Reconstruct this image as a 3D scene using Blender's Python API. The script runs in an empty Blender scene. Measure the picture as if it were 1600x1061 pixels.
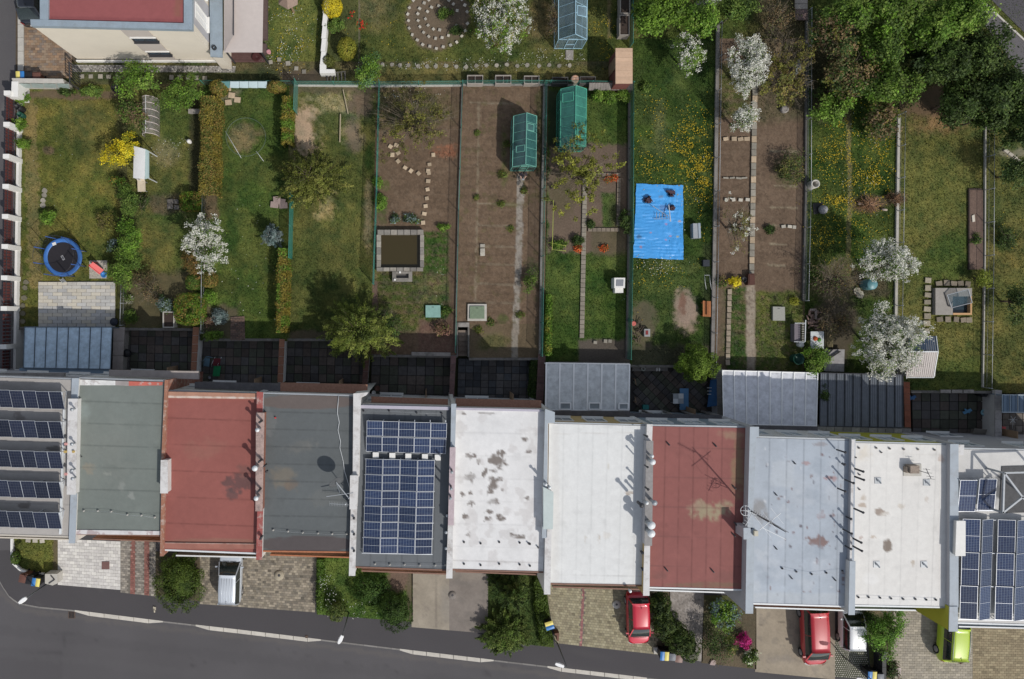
import bpy,bmesh,math,random
import numpy as np
from mathutils import Vector,Matrix
sc=bpy.context.scene
COL=sc.collection
rng=np.random.default_rng(11)
R=random.Random(4)
PI=math.pi
# ------------------------------------------------------------ camera, world, sun, exposure
# The survey is laid out on the photo's ground grid: 22 grid units per metre, camera 48.5 m above the gardens.
NX,NY,S,H=670.0,497.0,22.0,48.5
cam=bpy.data.cameras.new('camera');camo=bpy.data.objects.new('camera',cam);COL.objects.link(camo)
camo.location=(0,0,H);camo.rotation_euler=(0,0,0)
cam.lens=24;cam.sensor_width=36;cam.sensor_fit='HORIZONTAL'
cam.shift_x=(800-NX)/1600;cam.shift_y=-(530.5-NY)/1600
cam.clip_start=0.5;cam.clip_end=2500
sc.camera=camo
SUN_EL=math.radians(43)
sdir=Vector((0.66,-0.75,0)).normalized()*math.cos(SUN_EL)+Vector((0,0,math.sin(SUN_EL)))
w=bpy.data.worlds.new('World');sc.world=w;w.use_nodes=True
nt=w.node_tree;bg=nt.nodes['Background']
sky=nt.nodes.new('ShaderNodeTexSky');sky.sky_type='NISHITA';sky.sun_disc=False
sky.sun_elevation=SUN_EL;sky.sun_rotation=math.atan2(0.66,-0.75)
hs=nt.nodes.new('ShaderNodeHueSaturation');hs.inputs['Saturation'].default_value=.5
nt.links.new(sky.outputs[0],hs.inputs['Color']);nt.links.new(hs.outputs[0],bg.inputs[0]);bg.inputs[1].default_value=0.125
sl=bpy.data.lights.new('sun','SUN');sl.energy=3.1;sl.angle=math.radians(0.5);sl.color=(1.0,0.955,0.89)
so=bpy.data.objects.new('sun',sl);COL.objects.link(so)
so.rotation_euler=(-sdir).to_track_quat('-Z','Y').to_euler();so.location=(20,-20,40)
sc.view_settings.view_transform='Standard';sc.view_settings.look='None'
sc.view_settings.exposure=0.05;sc.view_settings.gamma=1.0
sc.cycles.max_bounces=5;sc.cycles.diffuse_bounces=2;sc.cycles.transparent_max_bounces=12
sc.cycles.use_adaptive_sampling=True;sc.cycles.use_denoising=True
# ------------------------------------------------------------ helpers
def W(px,py,z=0.0):
 k=(H-z)/(H*S)
 return Vector(((px-NX)*k,(NY-py)*k,z))
def world_of(o):
 v=Vector((0,0,0))
 while o is not None:
  v=v+o.location;o=o.parent
 return v
def setp(o,label=None,cat=None,group=None,kind=None):
 if label:o['label']=label
 if cat:o['category']=cat
 if group:o['group']=group
 if kind:o['kind']=kind
 return o
def thing(name,label,cat,loc=(0,0,0),group=None):
 o=bpy.data.objects.new(name,None);o.empty_display_size=.2
 COL.objects.link(o);o.location=loc
 return setp(o,label,cat,group)
def struct_root(name,loc=(0,0,0)):
 o=bpy.data.objects.new(name,None);COL.objects.link(o);o.location=loc
 return setp(o,kind='structure')
def link(name,me,parent=None):
 o=bpy.data.objects.new(name,me);COL.objects.link(o)
 if parent is not None:o.parent=parent
 return o
def copy_tree(o,parent=None):
 c=o.copy();COL.objects.link(c)
 if parent is not None:c.parent=parent
 for ch in o.children:copy_tree(ch,c)
 return c
def np_mesh(name,V,F,mats,cols=None,parent=None,midx=None,smooth=False,uv=None,centre=False):
 """V (n,3) world, F (m,k) indices, cols (n,4) point colours"""
 V=np.asarray(V,dtype=np.float64);F=np.asarray(F,dtype=np.int32)
 org=world_of(parent)if parent is not None else Vector((0,0,0))
 own=Vector((0,0,0))
 if centre:
  lo,hi=V.min(0),V.max(0)
  own=Vector(((lo[0]+hi[0])/2,(lo[1]+hi[1])/2,lo[2]))-org
 sh=np.array(org+own)
 me=bpy.data.meshes.new(name)
 n,(m,k)=len(V),F.shape
 me.vertices.add(n);me.vertices.foreach_set('co',(V-sh).ravel())
 me.loops.add(m*k);me.loops.foreach_set('vertex_index',F.ravel())
 me.polygons.add(m);me.polygons.foreach_set('loop_start',np.arange(0,m*k,k,dtype=np.int32))
 me.polygons.foreach_set('loop_total',np.full(m,k,dtype=np.int32))
 if midx is not None:me.polygons.foreach_set('material_index',np.asarray(midx,dtype=np.int32))
 me.polygons.foreach_set('use_smooth',np.full(m,bool(smooth)))
 me.update(calc_edges=True)
 if cols is not None:
  a=me.color_attributes.new('Col','FLOAT_COLOR','POINT');a.data.foreach_set('color',np.asarray(cols,dtype=np.float32).ravel())
 if uv is not None:
  l=me.uv_layers.new(name='UVMap');l.data.foreach_set('uv',np.asarray(uv,dtype=np.float32).ravel())
 for mt in(mats if isinstance(mats,(list,tuple))else[mats]):me.materials.append(mt)
 o=link(name,me,parent);o.location=own
 return o
class MB:
 """collects shapes and links them as one mesh object"""
 def __init__(s):s.v=[];s.f=[];s.m=[];s.sm=[]
 def add(s,vs,fs,m=0,smooth=False):
  b=len(s.v);s.v+=[tuple(p)for p in vs]
  for f in fs:s.f.append([i+b for i in f]);s.m.append(m);s.sm.append(smooth)
  return s
 def prism(s,pts,z0,z1,m=0,mtop=None):
  """pts: xy ring; vertical prism"""
  n=len(pts)
  ar=sum(pts[i][0]*pts[(i+1)%n][1]-pts[(i+1)%n][0]*pts[i][1]for i in range(n))
  if ar<0:pts=list(pts)[::-1]
  vs=[(p[0],p[1],z0)for p in pts]+[(p[0],p[1],z1)for p in pts]
  s.add(vs,[list(range(n))[::-1]]+[[i,(i+1)%n,n+(i+1)%n,n+i]for i in range(n)],m)
  s.f.append([len(s.v)-n+i for i in range(n)]);s.m.append(m if mtop is None else mtop);s.sm.append(False)
  return s
 def box(s,c,d,rz=0,m=0):
  cx,cy,cz=c;a,b,h=d[0]/2,d[1]/2,d[2]/2;co,si=math.cos(rz),math.sin(rz)
  ring=[(cx+x*co-y*si,cy+x*si+y*co)for x,y in((-a,-b),(a,-b),(a,b),(-a,b))]
  return s.prism(ring,cz-h,cz+h,m)
 def pprism(s,pp,zt,z0,m=0,mtop=None):
  """pp: ring of photo grid points read at height zt, extruded down to z0"""
  return s.prism([W(x,y,zt)[:2]for x,y in pp],z0,zt,m,mtop)
 def tube(s,pts,r,n=6,m=0,cap=True):
  pts=[Vector(p)for p in pts];k=len(pts)
  rs=r if isinstance(r,(list,tuple))else[r]*k
  rings=[]
  for i,p in enumerate(pts):
   d=(pts[min(i+1,k-1)]-pts[max(i-1,0)]).normalized()
   a=d.orthogonal().normalized()if i==0 else(a-d*a.dot(d)).normalized()
   b=d.cross(a)
   rings+=[p+(a*math.cos(2*PI*j/n)+b*math.sin(2*PI*j/n))*rs[i]for j in range(n)]
  fs=[[i*n+j,i*n+(j+1)%n,(i+1)*n+(j+1)%n,(i+1)*n+j]for i in range(k-1)for j in range(n)]
  s.add(rings,fs,m,True)
  if cap:
   b0=len(s.v)-len(rings)
   s.f.append([b0+j for j in range(n)][::-1]);s.m.append(m);s.sm.append(False)
   s.f.append([b0+(k-1)*n+j for j in range(n)]);s.m.append(m);s.sm.append(False)
  return s
 def bar(s,a,b,w_,h_,m=0):
  """square bar between two points"""
  a,b=Vector(a),Vector(b);d=(b-a).normalized()
  up=Vector((0,0,1))if abs(d.z)<.95 else Vector((1,0,0))
  sx=d.cross(up).normalized()*w_/2;u=sx.cross(d).normalized()*h_/2
  vs=[a-sx-u,a+sx-u,a+sx+u,a-sx+u,b-sx-u,b+sx-u,b+sx+u,b-sx+u]
  return s.add(vs,[[0,1,2,3],[7,6,5,4],[0,4,5,1],[1,5,6,2],[2,6,7,3],[3,7,4,0]],m)
 def lathe(s,c,prof,n=16,m=0,smooth=True):
  vs=[(c[0]+r*math.cos(2*PI*j/n),c[1]+r*math.sin(2*PI*j/n),c[2]+z)for r,z in prof for j in range(n)]
  fs=[[i*n+j,i*n+(j+1)%n,(i+1)*n+(j+1)%n,(i+1)*n+j]for i in range(len(prof)-1)for j in range(n)]
  return s.add(vs,fs,m,smooth)
 def sheet(s,q,nu=1,nv=1,bulge=0.0,nrm=None,m=0,smooth=True):
  """bilinear patch q=[p00,p10,p11,p01] with a bulge along nrm"""
  q=[Vector(p)for p in q]
  if nrm is None:nrm=(q[1]-q[0]).cross(q[3]-q[0]).normalized()
  vs=[]
  for j in range(nv+1):
   for i in range(nu+1):
    u,v=i/nu,j/nv
    p=q[0]*(1-u)*(1-v)+q[1]*u*(1-v)+q[2]*u*v+q[3]*(1-u)*v
    vs.append(p+Vector(nrm)*bulge*(1-(2*u-1)**2)*(1-(2*v-1)**2*.6))
  fs=[[j*(nu+1)+i,j*(nu+1)+i+1,(j+1)*(nu+1)+i+1,(j+1)*(nu+1)+i]for j in range(nv)for i in range(nu)]
  return s.add(vs,fs,m,smooth)
 def obj(s,name,mats,parent=None,centre=None):
  org=world_of(parent)if parent is not None else Vector((0,0,0))
  own=Vector((0,0,0))
  if centre is None:centre=parent is None
  if centre:
   xs=[p[0]for p in s.v];ys=[p[1]for p in s.v];zs=[p[2]for p in s.v]
   own=Vector(((min(xs)+max(xs))/2,(min(ys)+max(ys))/2,min(zs)))-org
  o_=org+own
  me=bpy.data.meshes.new(name)
  me.from_pydata([(p[0]-o_.x,p[1]-o_.y,p[2]-o_.z)for p in s.v],[],s.f)
  me.polygons.foreach_set('material_index',s.m);me.polygons.foreach_set('use_smooth',s.sm)
  me.update()
  for mt in(mats if isinstance(mats,(list,tuple))else[mats]):me.materials.append(mt)
  o=link(name,me,parent);o.location=own
  return o
# ------------------------------------------------------------ value noise
def vnoise(x,y,seed=0):
 x=np.asarray(x,float);y=np.asarray(y,float)
 xi=np.floor(x).astype(np.int64);yi=np.floor(y).astype(np.int64);fx=x-xi;fy=y-yi
 fx=fx*fx*(3-2*fx);fy=fy*fy*(3-2*fy)
 def h(a,b):
  n=(a*374761393+b*668265263+seed*1442695041)&0x7fffffff
  n=((n^(n>>13))*1274126177)&0x7fffffff
  return((n^(n>>16))&0xffff)/65535.0
 a=h(xi,yi)*(1-fx)+h(xi+1,yi)*fx;b=h(xi,yi+1)*(1-fx)+h(xi+1,yi+1)*fx
 return a*(1-fy)+b*fy
def fbm(x,y,sc_,seed=0,o=4):
 t=0;a=1;n=0
 for i in range(o):
  t=t+a*vnoise(x/sc_+31.7*i,y/sc_+17.3*i,seed+i);n+=a;a*=.55;sc_/=2.05
 return t/n
def sstep(a,b,x):
 t=np.clip((x-a)/(b-a+1e-9),0,1);return t*t*(3-2*t)
# ------------------------------------------------------------ materials
MATS={}
def nodes(name):
 m=bpy.data.materials.new(name);m.use_nodes=True
 t=m.node_tree;return m,t,t.nodes['Principled BSDF']
def mixc(t,fac,a,b,mode='MIX'):
 n=t.nodes.new('ShaderNodeMix');n.data_type='RGBA';n.blend_type=mode
 for sck,v in((n.inputs[0],fac),(n.inputs[6],a),(n.inputs[7],b)):
  if hasattr(v,'is_output')or isinstance(v,bpy.types.NodeSocket):t.links.new(v,sck)
  else:sck.default_value=v if isinstance(v,(int,float))else(*v[:3],1)
 return n.outputs[2]
def noise(t,scale,detail=4,rough=.6,vec=None):
 n=t.nodes.new('ShaderNodeTexNoise');n.inputs['Scale'].default_value=scale;n.inputs['Detail'].default_value=detail;n.inputs['Roughness'].default_value=rough
 if vec is None:
  g=t.nodes.new('ShaderNodeNewGeometry');vec=g.outputs['Position']
 t.links.new(vec,n.inputs['Vector']);return n.outputs[0]
def ramp(t,fac,lo,hi,a=0.0,b=1.0):
 n=t.nodes.new('ShaderNodeMapRange');t.links.new(fac,n.inputs[0])
 n.inputs[1].default_value=lo;n.inputs[2].default_value=hi;n.inputs[3].default_value=a;n.inputs[4].default_value=b
 return n.outputs[0]
def math_(t,op,a,b=None):
 n=t.nodes.new('ShaderNodeMath');n.operation=op
 for i,v in enumerate((a,b)):
  if v is None:continue
  if isinstance(v,(int,float)):n.inputs[i].default_value=v
  else:t.links.new(v,n.inputs[i])
 return n.outputs[0]
def bump(t,p,h,strength=.4,dist=.02):
 b=t.nodes.new('ShaderNodeBump');b.inputs['Strength'].default_value=strength;b.inputs['Distance'].default_value=dist
 t.links.new(h,b.inputs['Height']);t.links.new(b.outputs[0],p.inputs['Normal'])
def M(name,col,rough=.8,var=.25,scale=3.0,bmp=.15,metal=0.0,coat=0.0,spec=.3,dirt=None,rnd=0.0,bd=.01):
 """plain weathered material: colour broken by two noises, optional dirt colour, optional per-object variation"""
 if name in MATS:return MATS[name]
 m,t,p=nodes(name)
 n1=noise(t,scale,5,.65);n2=noise(t,scale*9,3,.6)
 f=math_(t,'ADD',math_(t,'MULTIPLY',n1,.65),math_(t,'MULTIPLY',n2,.35))
 v=ramp(t,f,.3,.7,1-var,1+var)
 if rnd:
  oi=t.nodes.new('ShaderNodeObjectInfo');v=math_(t,'MULTIPLY',v,ramp(t,oi.outputs['Random'],0,1,1-rnd,1+rnd))
 base=mixc(t,1.0,(*col,1),v,'MULTIPLY')
 if dirt:
  base=mixc(t,ramp(t,noise(t,scale*.6,6,.75),.5,.72),base,dirt)
 t.links.new(base,p.inputs['Base Color'])
 p.inputs['Roughness'].default_value=rough;p.inputs['Metallic'].default_value=metal
 p.inputs['Specular IOR Level'].default_value=spec
 if coat:p.inputs['Coat Weight'].default_value=coat;p.inputs['Coat Roughness'].default_value=.05
 if bmp:bump(t,p,f,bmp,bd)
 MATS[name]=m;return m
def vcol_mat(name,rough=.95,fine=.5,s1=14.0,s2=45.0,bmp=.6,bd=.03,spec=.1,rnd=0.0):
 if name in MATS:return MATS[name]
 m,t,p=nodes(name)
 a=t.nodes.new('ShaderNodeAttribute');a.attribute_name='Col'
 n1=noise(t,s1,4,.7);n2=noise(t,s2,3,.7)
 f=math_(t,'ADD',math_(t,'MULTIPLY',n1,.55),math_(t,'MULTIPLY',n2,.45))
 v=ramp(t,f,.3,.7,1-fine,1+fine)
 if rnd:
  oi=t.nodes.new('ShaderNodeObjectInfo');v=math_(t,'MULTIPLY',v,ramp(t,oi.outputs['Random'],0,1,1-rnd,1+rnd))
 t.links.new(mixc(t,1.0,a.outputs[0],v,'MULTIPLY'),p.inputs['Base Color'])
 p.inputs['Roughness'].default_value=rough;p.inputs['Specular IOR Level'].default_value=spec
 bump(t,p,f,bmp,bd);MATS[name]=m;return m
def leaf_mat():
 m,t,p=nodes('leaf')
 a=t.nodes.new('ShaderNodeAttribute');a.attribute_name='Col'
 p.inputs['Roughness'].default_value=.6;p.inputs['Specular IOR Level'].default_value=.2
 t.links.new(a.outputs[0],p.inputs['Base Color'])
 tr=t.nodes.new('ShaderNodeBsdfTranslucent');t.links.new(a.outputs[0],tr.inputs[0])
 mx=t.nodes.new('ShaderNodeMixShader');mx.inputs[0].default_value=.25
 t.links.new(p.outputs[0],mx.inputs[1]);t.links.new(tr.outputs[0],mx.inputs[2])
 t.links.new(mx.outputs[0],t.nodes['Material Output'].inputs[0]);MATS['leaf']=m;return m
def glass_mat(name,col,rough=.08,alpha=1.0,spec=.6):
 if name in MATS:return MATS[name]
 m,t,p=nodes(name)
 t.links.new(mixc(t,1.0,(*col,1),ramp(t,noise(t,2.5,5,.7),.3,.7,.75,1.25),'MULTIPLY'),p.inputs['Base Color'])
 p.inputs['Roughness'].default_value=rough;p.inputs['Specular IOR Level'].default_value=spec;p.inputs['Alpha'].default_value=alpha
 MATS[name]=m;return m
GROUND=vcol_mat('ground_cover',fine=.42,s1=9,s2=34)
SOILM=vcol_mat('turned_soil',fine=.30,s1=7,s2=24,bmp=1.0,bd=.06)
PAVE=vcol_mat('paver_stone',fine=.16,s1=5,s2=40,bmp=.3,bd=.01,rough=.85,spec=.2)
ROOFM=vcol_mat('roof_membrane',fine=.10,s1=2.5,s2=30,bmp=.3,bd=.01,rough=.8,spec=.25)
ASPH=vcol_mat('asphalt_surface',fine=.16,s1=16,s2=70,bmp=.35,bd=.008,rough=.9,spec=.2)
LEAF=leaf_mat()
CONC=M('concrete',(.27,.25,.23),.9,.25,2.2,.3,dirt=(.12,.11,.10))
CONCL=M('pale_concrete',(.44,.42,.38),.9,.18,2.2,.25)
CONCD=M('dark_concrete',(.12,.115,.11),.9,.3,2.2,.3)
WHITE=M('white_paint',(.70,.69,.66),.7,.08,1.5,.1)
WHITEM=M('white_metal',(.62,.64,.65),.45,.08,2,.05,spec=.4)
CREAM=M('cream_render',(.66,.60,.50),.9,.05,.8,.15)
GREYM=M('grey_metal',(.35,.37,.39),.45,.15,2,.05,metal=.3,spec=.5)
DARKM=M('dark_metal',(.04,.04,.045),.5,.2,3,.05,spec=.4)
BLACK=M('black_plastic',(.018,.018,.02),.5,.2,3,.05)
TIN=M('blue_grey_flashing',(.29,.35,.40),.5,.14,1.6,.06,metal=.15,spec=.4,dirt=(.24,.27,.29))
WOOD=M('weathered_wood',(.28,.19,.12),.85,.25,5,.3,rnd=.15)
BARK=M('bark',(.11,.085,.065),.95,.35,9,.6)
BRICKR=M('red_brick_coping',(.23,.10,.07),.9,.3,6,.4,rnd=.12)
GREENM=M('green_paint',(.05,.19,.15),.5,.2,2,.05)
RED=M('red_plastic',(.55,.04,.04),.4,.1,2,.02,spec=.5)
BLUEP=M('blue_plastic',(.03,.17,.45),.45,.12,2,.02,spec=.5)
YELP=M('yellow_plastic',(.68,.58,.16),.5,.1,2,.02)
TEAL=M('teal_hatch_paint',(.21,.36,.32),.8,.16,4,.15)
WOODP=M('pale_pine_boards',(.52,.36,.25),.8,.12,5,.2,rnd=.08)
# ------------------------------------------------------------ painted grids: colour by place on the surface
class Paint:
 def __init__(s,base,amt=.25,sc_=40,seed=0,g=0.0,second=None):
  s.base,s.amt,s.sc_,s.seed,s.g,s.second,s.ops=base,amt,sc_,seed,g,second,[]
 def blob(s,cx,cy,rx,ry,col,a=1.0,soft=.4,rag=.5,g=None,rot=0,seed=0):
  s.ops.append(('b',cx,cy,rx,ry,col,a,soft,rag,g,math.radians(rot),seed));return s
 def rect(s,x0,y0,x1,y1,col,a=1.0,soft=2.0,rag=2.0,g=None,seed=0):
  s.ops.append(('r',x0,y0,x1,y1,col,a,soft,rag,g,0,seed));return s
 def line(s,pts,wd,col,a=1.0,rag=1.0,g=None,seed=0):
  s.ops.append(('l',pts,wd,0,0,col,a,1.0,rag,g,0,seed));return s
 def seams(s,lines,col=(.05,.045,.045),a=.4,wd=.9):
  for i,l in enumerate(lines):s.line(l,wd,col,a,1.1,seed=i*7+1)
  return s
 def speck(s,dens,col,a=.8,sc_=8,g=None,seed=0):
  s.ops.append(('n',dens,sc_,0,0,col,a,.06,0,g,0,seed));return s
 def __call__(s,x,y):
  n=fbm(x,y,s.sc_,s.seed)
  c=np.ones((len(x),4));c[:,:3]=s.base;c[:,3]=s.g
  if s.second is not None:
   k=(sstep(.38,.62,fbm(x,y,s.sc_*1.3,s.seed+50))*.85)[:,None]
   c[:,:3]=c[:,:3]*(1-k)+np.array(s.second)*k
  c[:,:3]*=(1+s.amt*2*(n-.5))[:,None]
  for op in s.ops:
   kd,p1,p2,p3,p4,col,a,soft,rag,g,rot,seed=op
   if kd=='b':
    dx,dy=x-p1,y-p2;co,si=math.cos(rot),math.sin(rot)
    d=np.hypot((dx*co+dy*si)/p3,(-dx*si+dy*co)/p4)
    d=d+rag*(fbm(x,y,max(p3,p4)*.7,90+seed)-.5)*2*.8+rag*(fbm(x,y,5,190+seed,2)-.5)*.6
    mk=1-sstep(1-soft,1+soft*.3,d)
   elif kd=='r':
    xx=x+rag*(fbm(x,y,14,60+seed)-.5)*4;yy=y+rag*(fbm(x,y,14,70+seed)-.5)*4
    d=np.minimum(np.minimum(xx-p1,p3-xx),np.minimum(yy-p2,p4-yy));mk=sstep(-soft,soft,d)
   elif kd=='l':
    d=np.full(len(x),1e9)
    for(ax,ay),(bx,by)in zip(p1[:-1],p1[1:]):
     L2=(bx-ax)**2+(by-ay)**2+1e-9
     t_=np.clip(((x-ax)*(bx-ax)+(y-ay)*(by-ay))/L2,0,1)
     d=np.minimum(d,np.hypot(x-ax-t_*(bx-ax),y-ay-t_*(by-ay)))
    d=d+rag*(fbm(x,y,7,30+seed)-.5)*2
    mk=1-sstep(p2*.5-.8,p2*.5+.8,d)
   else:
    mk=sstep(1-p1,1-p1+soft,fbm(x,y,p2,400+seed,3))
   mk=(mk*a)[:,None]
   c[:,:3]=c[:,:3]*(1-mk)+np.array(col)*(1+s.amt*(n-.5))[:,None]*mk
   if g is not None:c[:,3]=c[:,3]*(1-mk[:,0])+g*mk[:,0]
  if c[:,3].max()>.05:
   a1=fbm(x,y,8,301,3)-.5;a2=fbm(x,y,26,302,3)-.5;g_=c[:,3];d_=g_*np.clip(a1*2.2+a2*2.4,-1,1)
   c[:,:3]*=(1+.16*g_)[:,None];c[:,0]*=1+.45*d_;c[:,1]*=1+.30*d_;c[:,2]*=1+.28*d_
  c[:,:3]=np.clip(c[:,:3],.004,.9)
  return c
def quad_uv(q,u,v):
 (ax,ay),(bx,by),(cx,cy),(dx,dy)=q
 return(ax*(1-u)*(1-v)+bx*u*(1-v)+cx*u*v+dx*(1-u)*v,ay*(1-u)*(1-v)+by*u*(1-v)+cy*u*v+dy*(1-u)*v)
def patch(name,q,z,paint,mat,step=2.0,parent=None,rough=0.0,rsc=8,skirt=0.0,kind=None,zf=None):
 wx=max(math.dist(q[0],q[1]),math.dist(q[3],q[2]));wy=max(math.dist(q[0],q[3]),math.dist(q[1],q[2]))
 nu,nv=max(1,round(wx/step)),max(1,round(wy/step))
 u,v=np.meshgrid(np.linspace(0,1,nu+1),np.linspace(0,1,nv+1));u=u.ravel();v=v.ravel()
 px,py=quad_uv(q,u,v)
 zz=np.full(len(px),float(z))if zf is None else zf(px,py)
 k=(H-zz)/(H*S)
 V=np.stack([(px-NX)*k,(NY-py)*k,zz],1)
 if rough:V[:,2]+=rough*(fbm(px,py,rsc,5,3)-.5)*2
 C=paint(px,py)
 i=np.arange(nu*nv);r=i//nu;cidx=i%nu;a=r*(nu+1)+cidx
 F=np.stack([a,a+nu+1,a+nu+2,a+1],1)
 if skirt:
  edge=np.concatenate([np.arange(nu+1),(np.arange(1,nv+1))*(nu+1)+nu,nv*(nu+1)+np.arange(nu-1,-1,-1),np.arange(nv-1,0,-1)*(nu+1)])
  B=V[edge].copy();B[:,2]-=skirt;nb=len(V);ne=len(edge)
  V=np.concatenate([V,V[edge],B]);C=np.concatenate([C,C[edge],C[edge]])
  j=np.arange(ne);jn=(j+1)%ne
  F=np.concatenate([F,np.stack([nb+j,nb+jn,nb+ne+jn,nb+ne+j],1)])
 o=np_mesh(name,V,F,mat,C,parent,smooth=bool(rough),centre=True)
 if kind:o['kind']=kind
 return o
# ------------------------------------------------------------ pavers and tiles
TILEM={}
def tile_mat(name,col,rnd=.3,var=.2):
 return M(name,col,.9,var,3,.3,rnd=rnd)
def pavers(name,q,z,cw,ch,palette,parent=None,gap=.18,th=.05,offset=.5,jit=.12,diag=False,skip=None,wob=.02):
 """joined small paving: one block per cell, in photo grid units"""
 wx=(math.dist(q[0],q[1])+math.dist(q[3],q[2]))/2;wy=(math.dist(q[0],q[3])+math.dist(q[1],q[2]))/2
 nr,nc=max(1,round(wy/ch)),max(1,round(wx/cw));V=[];C=[]
 for r in range(nr):
  off=offset*(r%2)/nc
  for c_ in range(-1,nc+1):
   u0,u1=c_/nc+off,(c_+1)/nc+off
   if u1<=0.001 or u0>=.999:continue
   u0,u1=max(0,u0),min(1,u1);v0,v1=r/nr,(r+1)/nr
   gu,gv=gap/2/wx,gap/2/wy
   if u1-u0<gu*2.5:continue
   col=np.array(palette[int(rng.integers(len(palette)))])*(1+jit*rng.normal())
   dz=rng.normal()*th*.08
   ring=[quad_uv(q,a,b)for a,b in((u0+gu,v0+gv),(u1-gu,v0+gv),(u1-gu,v1-gv),(u0+gu,v1-gv))]
   if skip and skip((ring[0][0]+ring[2][0])/2,(ring[0][1]+ring[2][1])/2):continue
   for x,y in ring:V.append(W(x,y,z+dz)[:])
   for x,y in ring:p=W(x,y,z);V.append((p.x,p.y,z-th))
   C+=[(*np.clip(col,.01,.85),1)]*8
 n=len(V)//8;b=np.arange(n)[:,None]*8
 F=np.concatenate([b+np.array([[3,2,1,0]]),b+np.array([[0,1,5,4]]),b+np.array([[1,2,6,5]]),b+np.array([[2,3,7,6]]),b+np.array([[3,0,4,7]])])
 o=np_mesh(name,V,F,PAVE,C,parent,centre=True);o['kind']='stuff'
 return o
_unit={}
def unit_tile(mat):
 if mat.name not in _unit:
  b=MB();i=.5;t=.47
  b.add([(-i,-i,-1),(i,-i,-1),(i,i,-1),(-i,i,-1),(-i,-i,-.1),(i,-i,-.1),(i,i,-.1),(-i,i,-.1),(-t,-t,0),(t,-t,0),(t,t,0),(-t,t,0)],[[0,1,5,4],[1,2,6,5],[2,3,7,6],[3,0,4,7],[4,5,9,8],[5,6,10,9],[6,7,11,10],[7,4,8,11],[8,9,10,11]])
  o=b.obj('tile_mesh',mat);_unit[mat.name]=o.data;bpy.data.objects.remove(o)
 return _unit[mat.name]
def tile(name,px,py,z,wpx,hpx,mat,parent,rot=0.0,th=.05):
 p=W(px,py,z);k=(H-z)/(H*S)
 o=link(name,unit_tile(mat),parent);o.location=p-world_of(parent)
 o.location.z+=R.uniform(-.006,.006)+.001
 o.rotation_euler=(R.uniform(-.01,.01),R.uniform(-.01,.01),-rot)
 o.scale=(wpx*k,hpx*k,th);return o
def tiles(parent,q,z,cw,ch,mats,name='tile',gap=.05,offset=0.0,th=.05,jitrot=.01,rot45=False,skip=None):
 """separate tiles, one object each"""
 wx=(math.dist(q[0],q[1])+math.dist(q[3],q[2]))/2;wy=(math.dist(q[0],q[3])+math.dist(q[1],q[2]))/2
 nr,nc=max(1,round(wy/ch)),max(1,round(wx/cw));a=math.atan2(q[1][1]-q[0][1],q[1][0]-q[0][0])
 for r in range(nr):
  for c_ in range(nc+(1 if offset and r%2 else 0)):
   u=(c_+.5)/nc;v=(r+.5)/nr;ws=1
   if offset and r%2:u=c_/nc;
   if offset and r%2 and c_ in(0,nc):u=.25/nc if c_==0 else 1-.25/nc;ws=.5
   x,y=quad_uv(q,u,v)
   if skip and skip(x,y):continue
   m=mats[R.randrange(len(mats))]
   tile(name,x,y,z,wx/nc*ws*(1-gap),wy/nr*(1-gap),m,parent,a+R.uniform(-jitrot,jitrot),th)
def rpoly(px,py,r,n=7,irr=.25,rr=None):
 rr=rr or R;return[(px+r*(1+rr.uniform(-irr,irr))*math.cos(2*PI*i/n+.3),py+r*(1+rr.uniform(-irr,irr))*math.sin(2*PI*i/n+.3))for i in range(n)]
# ------------------------------------------------------------ foliage
LEAFN=[0];LG=1.2
def leaves(P,N,size,C,asp=.6,rnd=None):
 """quads (kite shaped leaves) at P facing N"""
 g=rng;n=len(P);LEAFN[0]+=n
 N=N/(np.linalg.norm(N,axis=1,keepdims=True)+1e-9)
 t=g.normal(size=(n,3));t-=N*(t*N).sum(1,keepdims=True);t/=np.linalg.norm(t,axis=1,keepdims=True)+1e-9
 b=np.cross(N,t);s=(size*g.uniform(.65,1.35,(n,1)))
 V=np.stack([P-t*s,P+b*s*asp-t*s*.1,P+t*s,P-b*s*asp-t*s*.1],1).reshape(-1,3)
 return V,np.arange(4*n).reshape(-1,4),np.repeat(C,4,0)
def palc(pal,n,k=None,jit=.18):
 pal=np.array(pal,float)
 i=rng.integers(len(pal),size=n)if k is None else k
 pal=np.where(pal.max(1,keepdims=True)<.26,pal*LG,pal)
 c=pal[i]*(1+jit*rng.normal(size=(n,1)));c=np.clip(c,.006,.85)
 return np.concatenate([c,np.ones((n,1))],1)
def clump_points(rx,ry,rz,nc,per,cr,irr=.22,inner=.35,up=.35,seed=None):
 """clump centres spread through an uneven ellipsoid; leaves round each"""
 ph=rng.uniform(0,2*PI,4);ks=np.array([2,3,5,7]);am=np.array([.4,.3,.2,.15])*irr*2
 d=rng.normal(size=(nc,3));d[:,2]=np.abs(d[:,2])*(1 if up else 1)-up*rng.random(nc);d/=np.linalg.norm(d,axis=1,keepdims=True)
 th=np.arctan2(d[:,1],d[:,0]);lob=1+(am[None]*np.cos(ks[None]*th[:,None]+ph[None])).sum(1)
 r=(inner+(1-inner)*rng.random(nc)**.45)*lob*(1+rng.normal(size=nc)*.05)
 Cc=d*r[:,None]*np.array([rx,ry,rz])
 k=np.repeat(np.arange(nc),per);off=rng.normal(size=(nc*per,3))*cr*np.array([1,1,.7])
 P=Cc[k]+off;N=d[k]*.7+rng.normal(size=(nc*per,3))*.55+np.array([0,0,.6])
 return Cc,P,N,k
GREEN=[(.075,.125,.022),(.095,.15,.025),(.055,.10,.02),(.12,.17,.035)]
GREEND=[(.04,.07,.018),(.055,.09,.02),(.03,.055,.016),(.07,.10,.025)]
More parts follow.
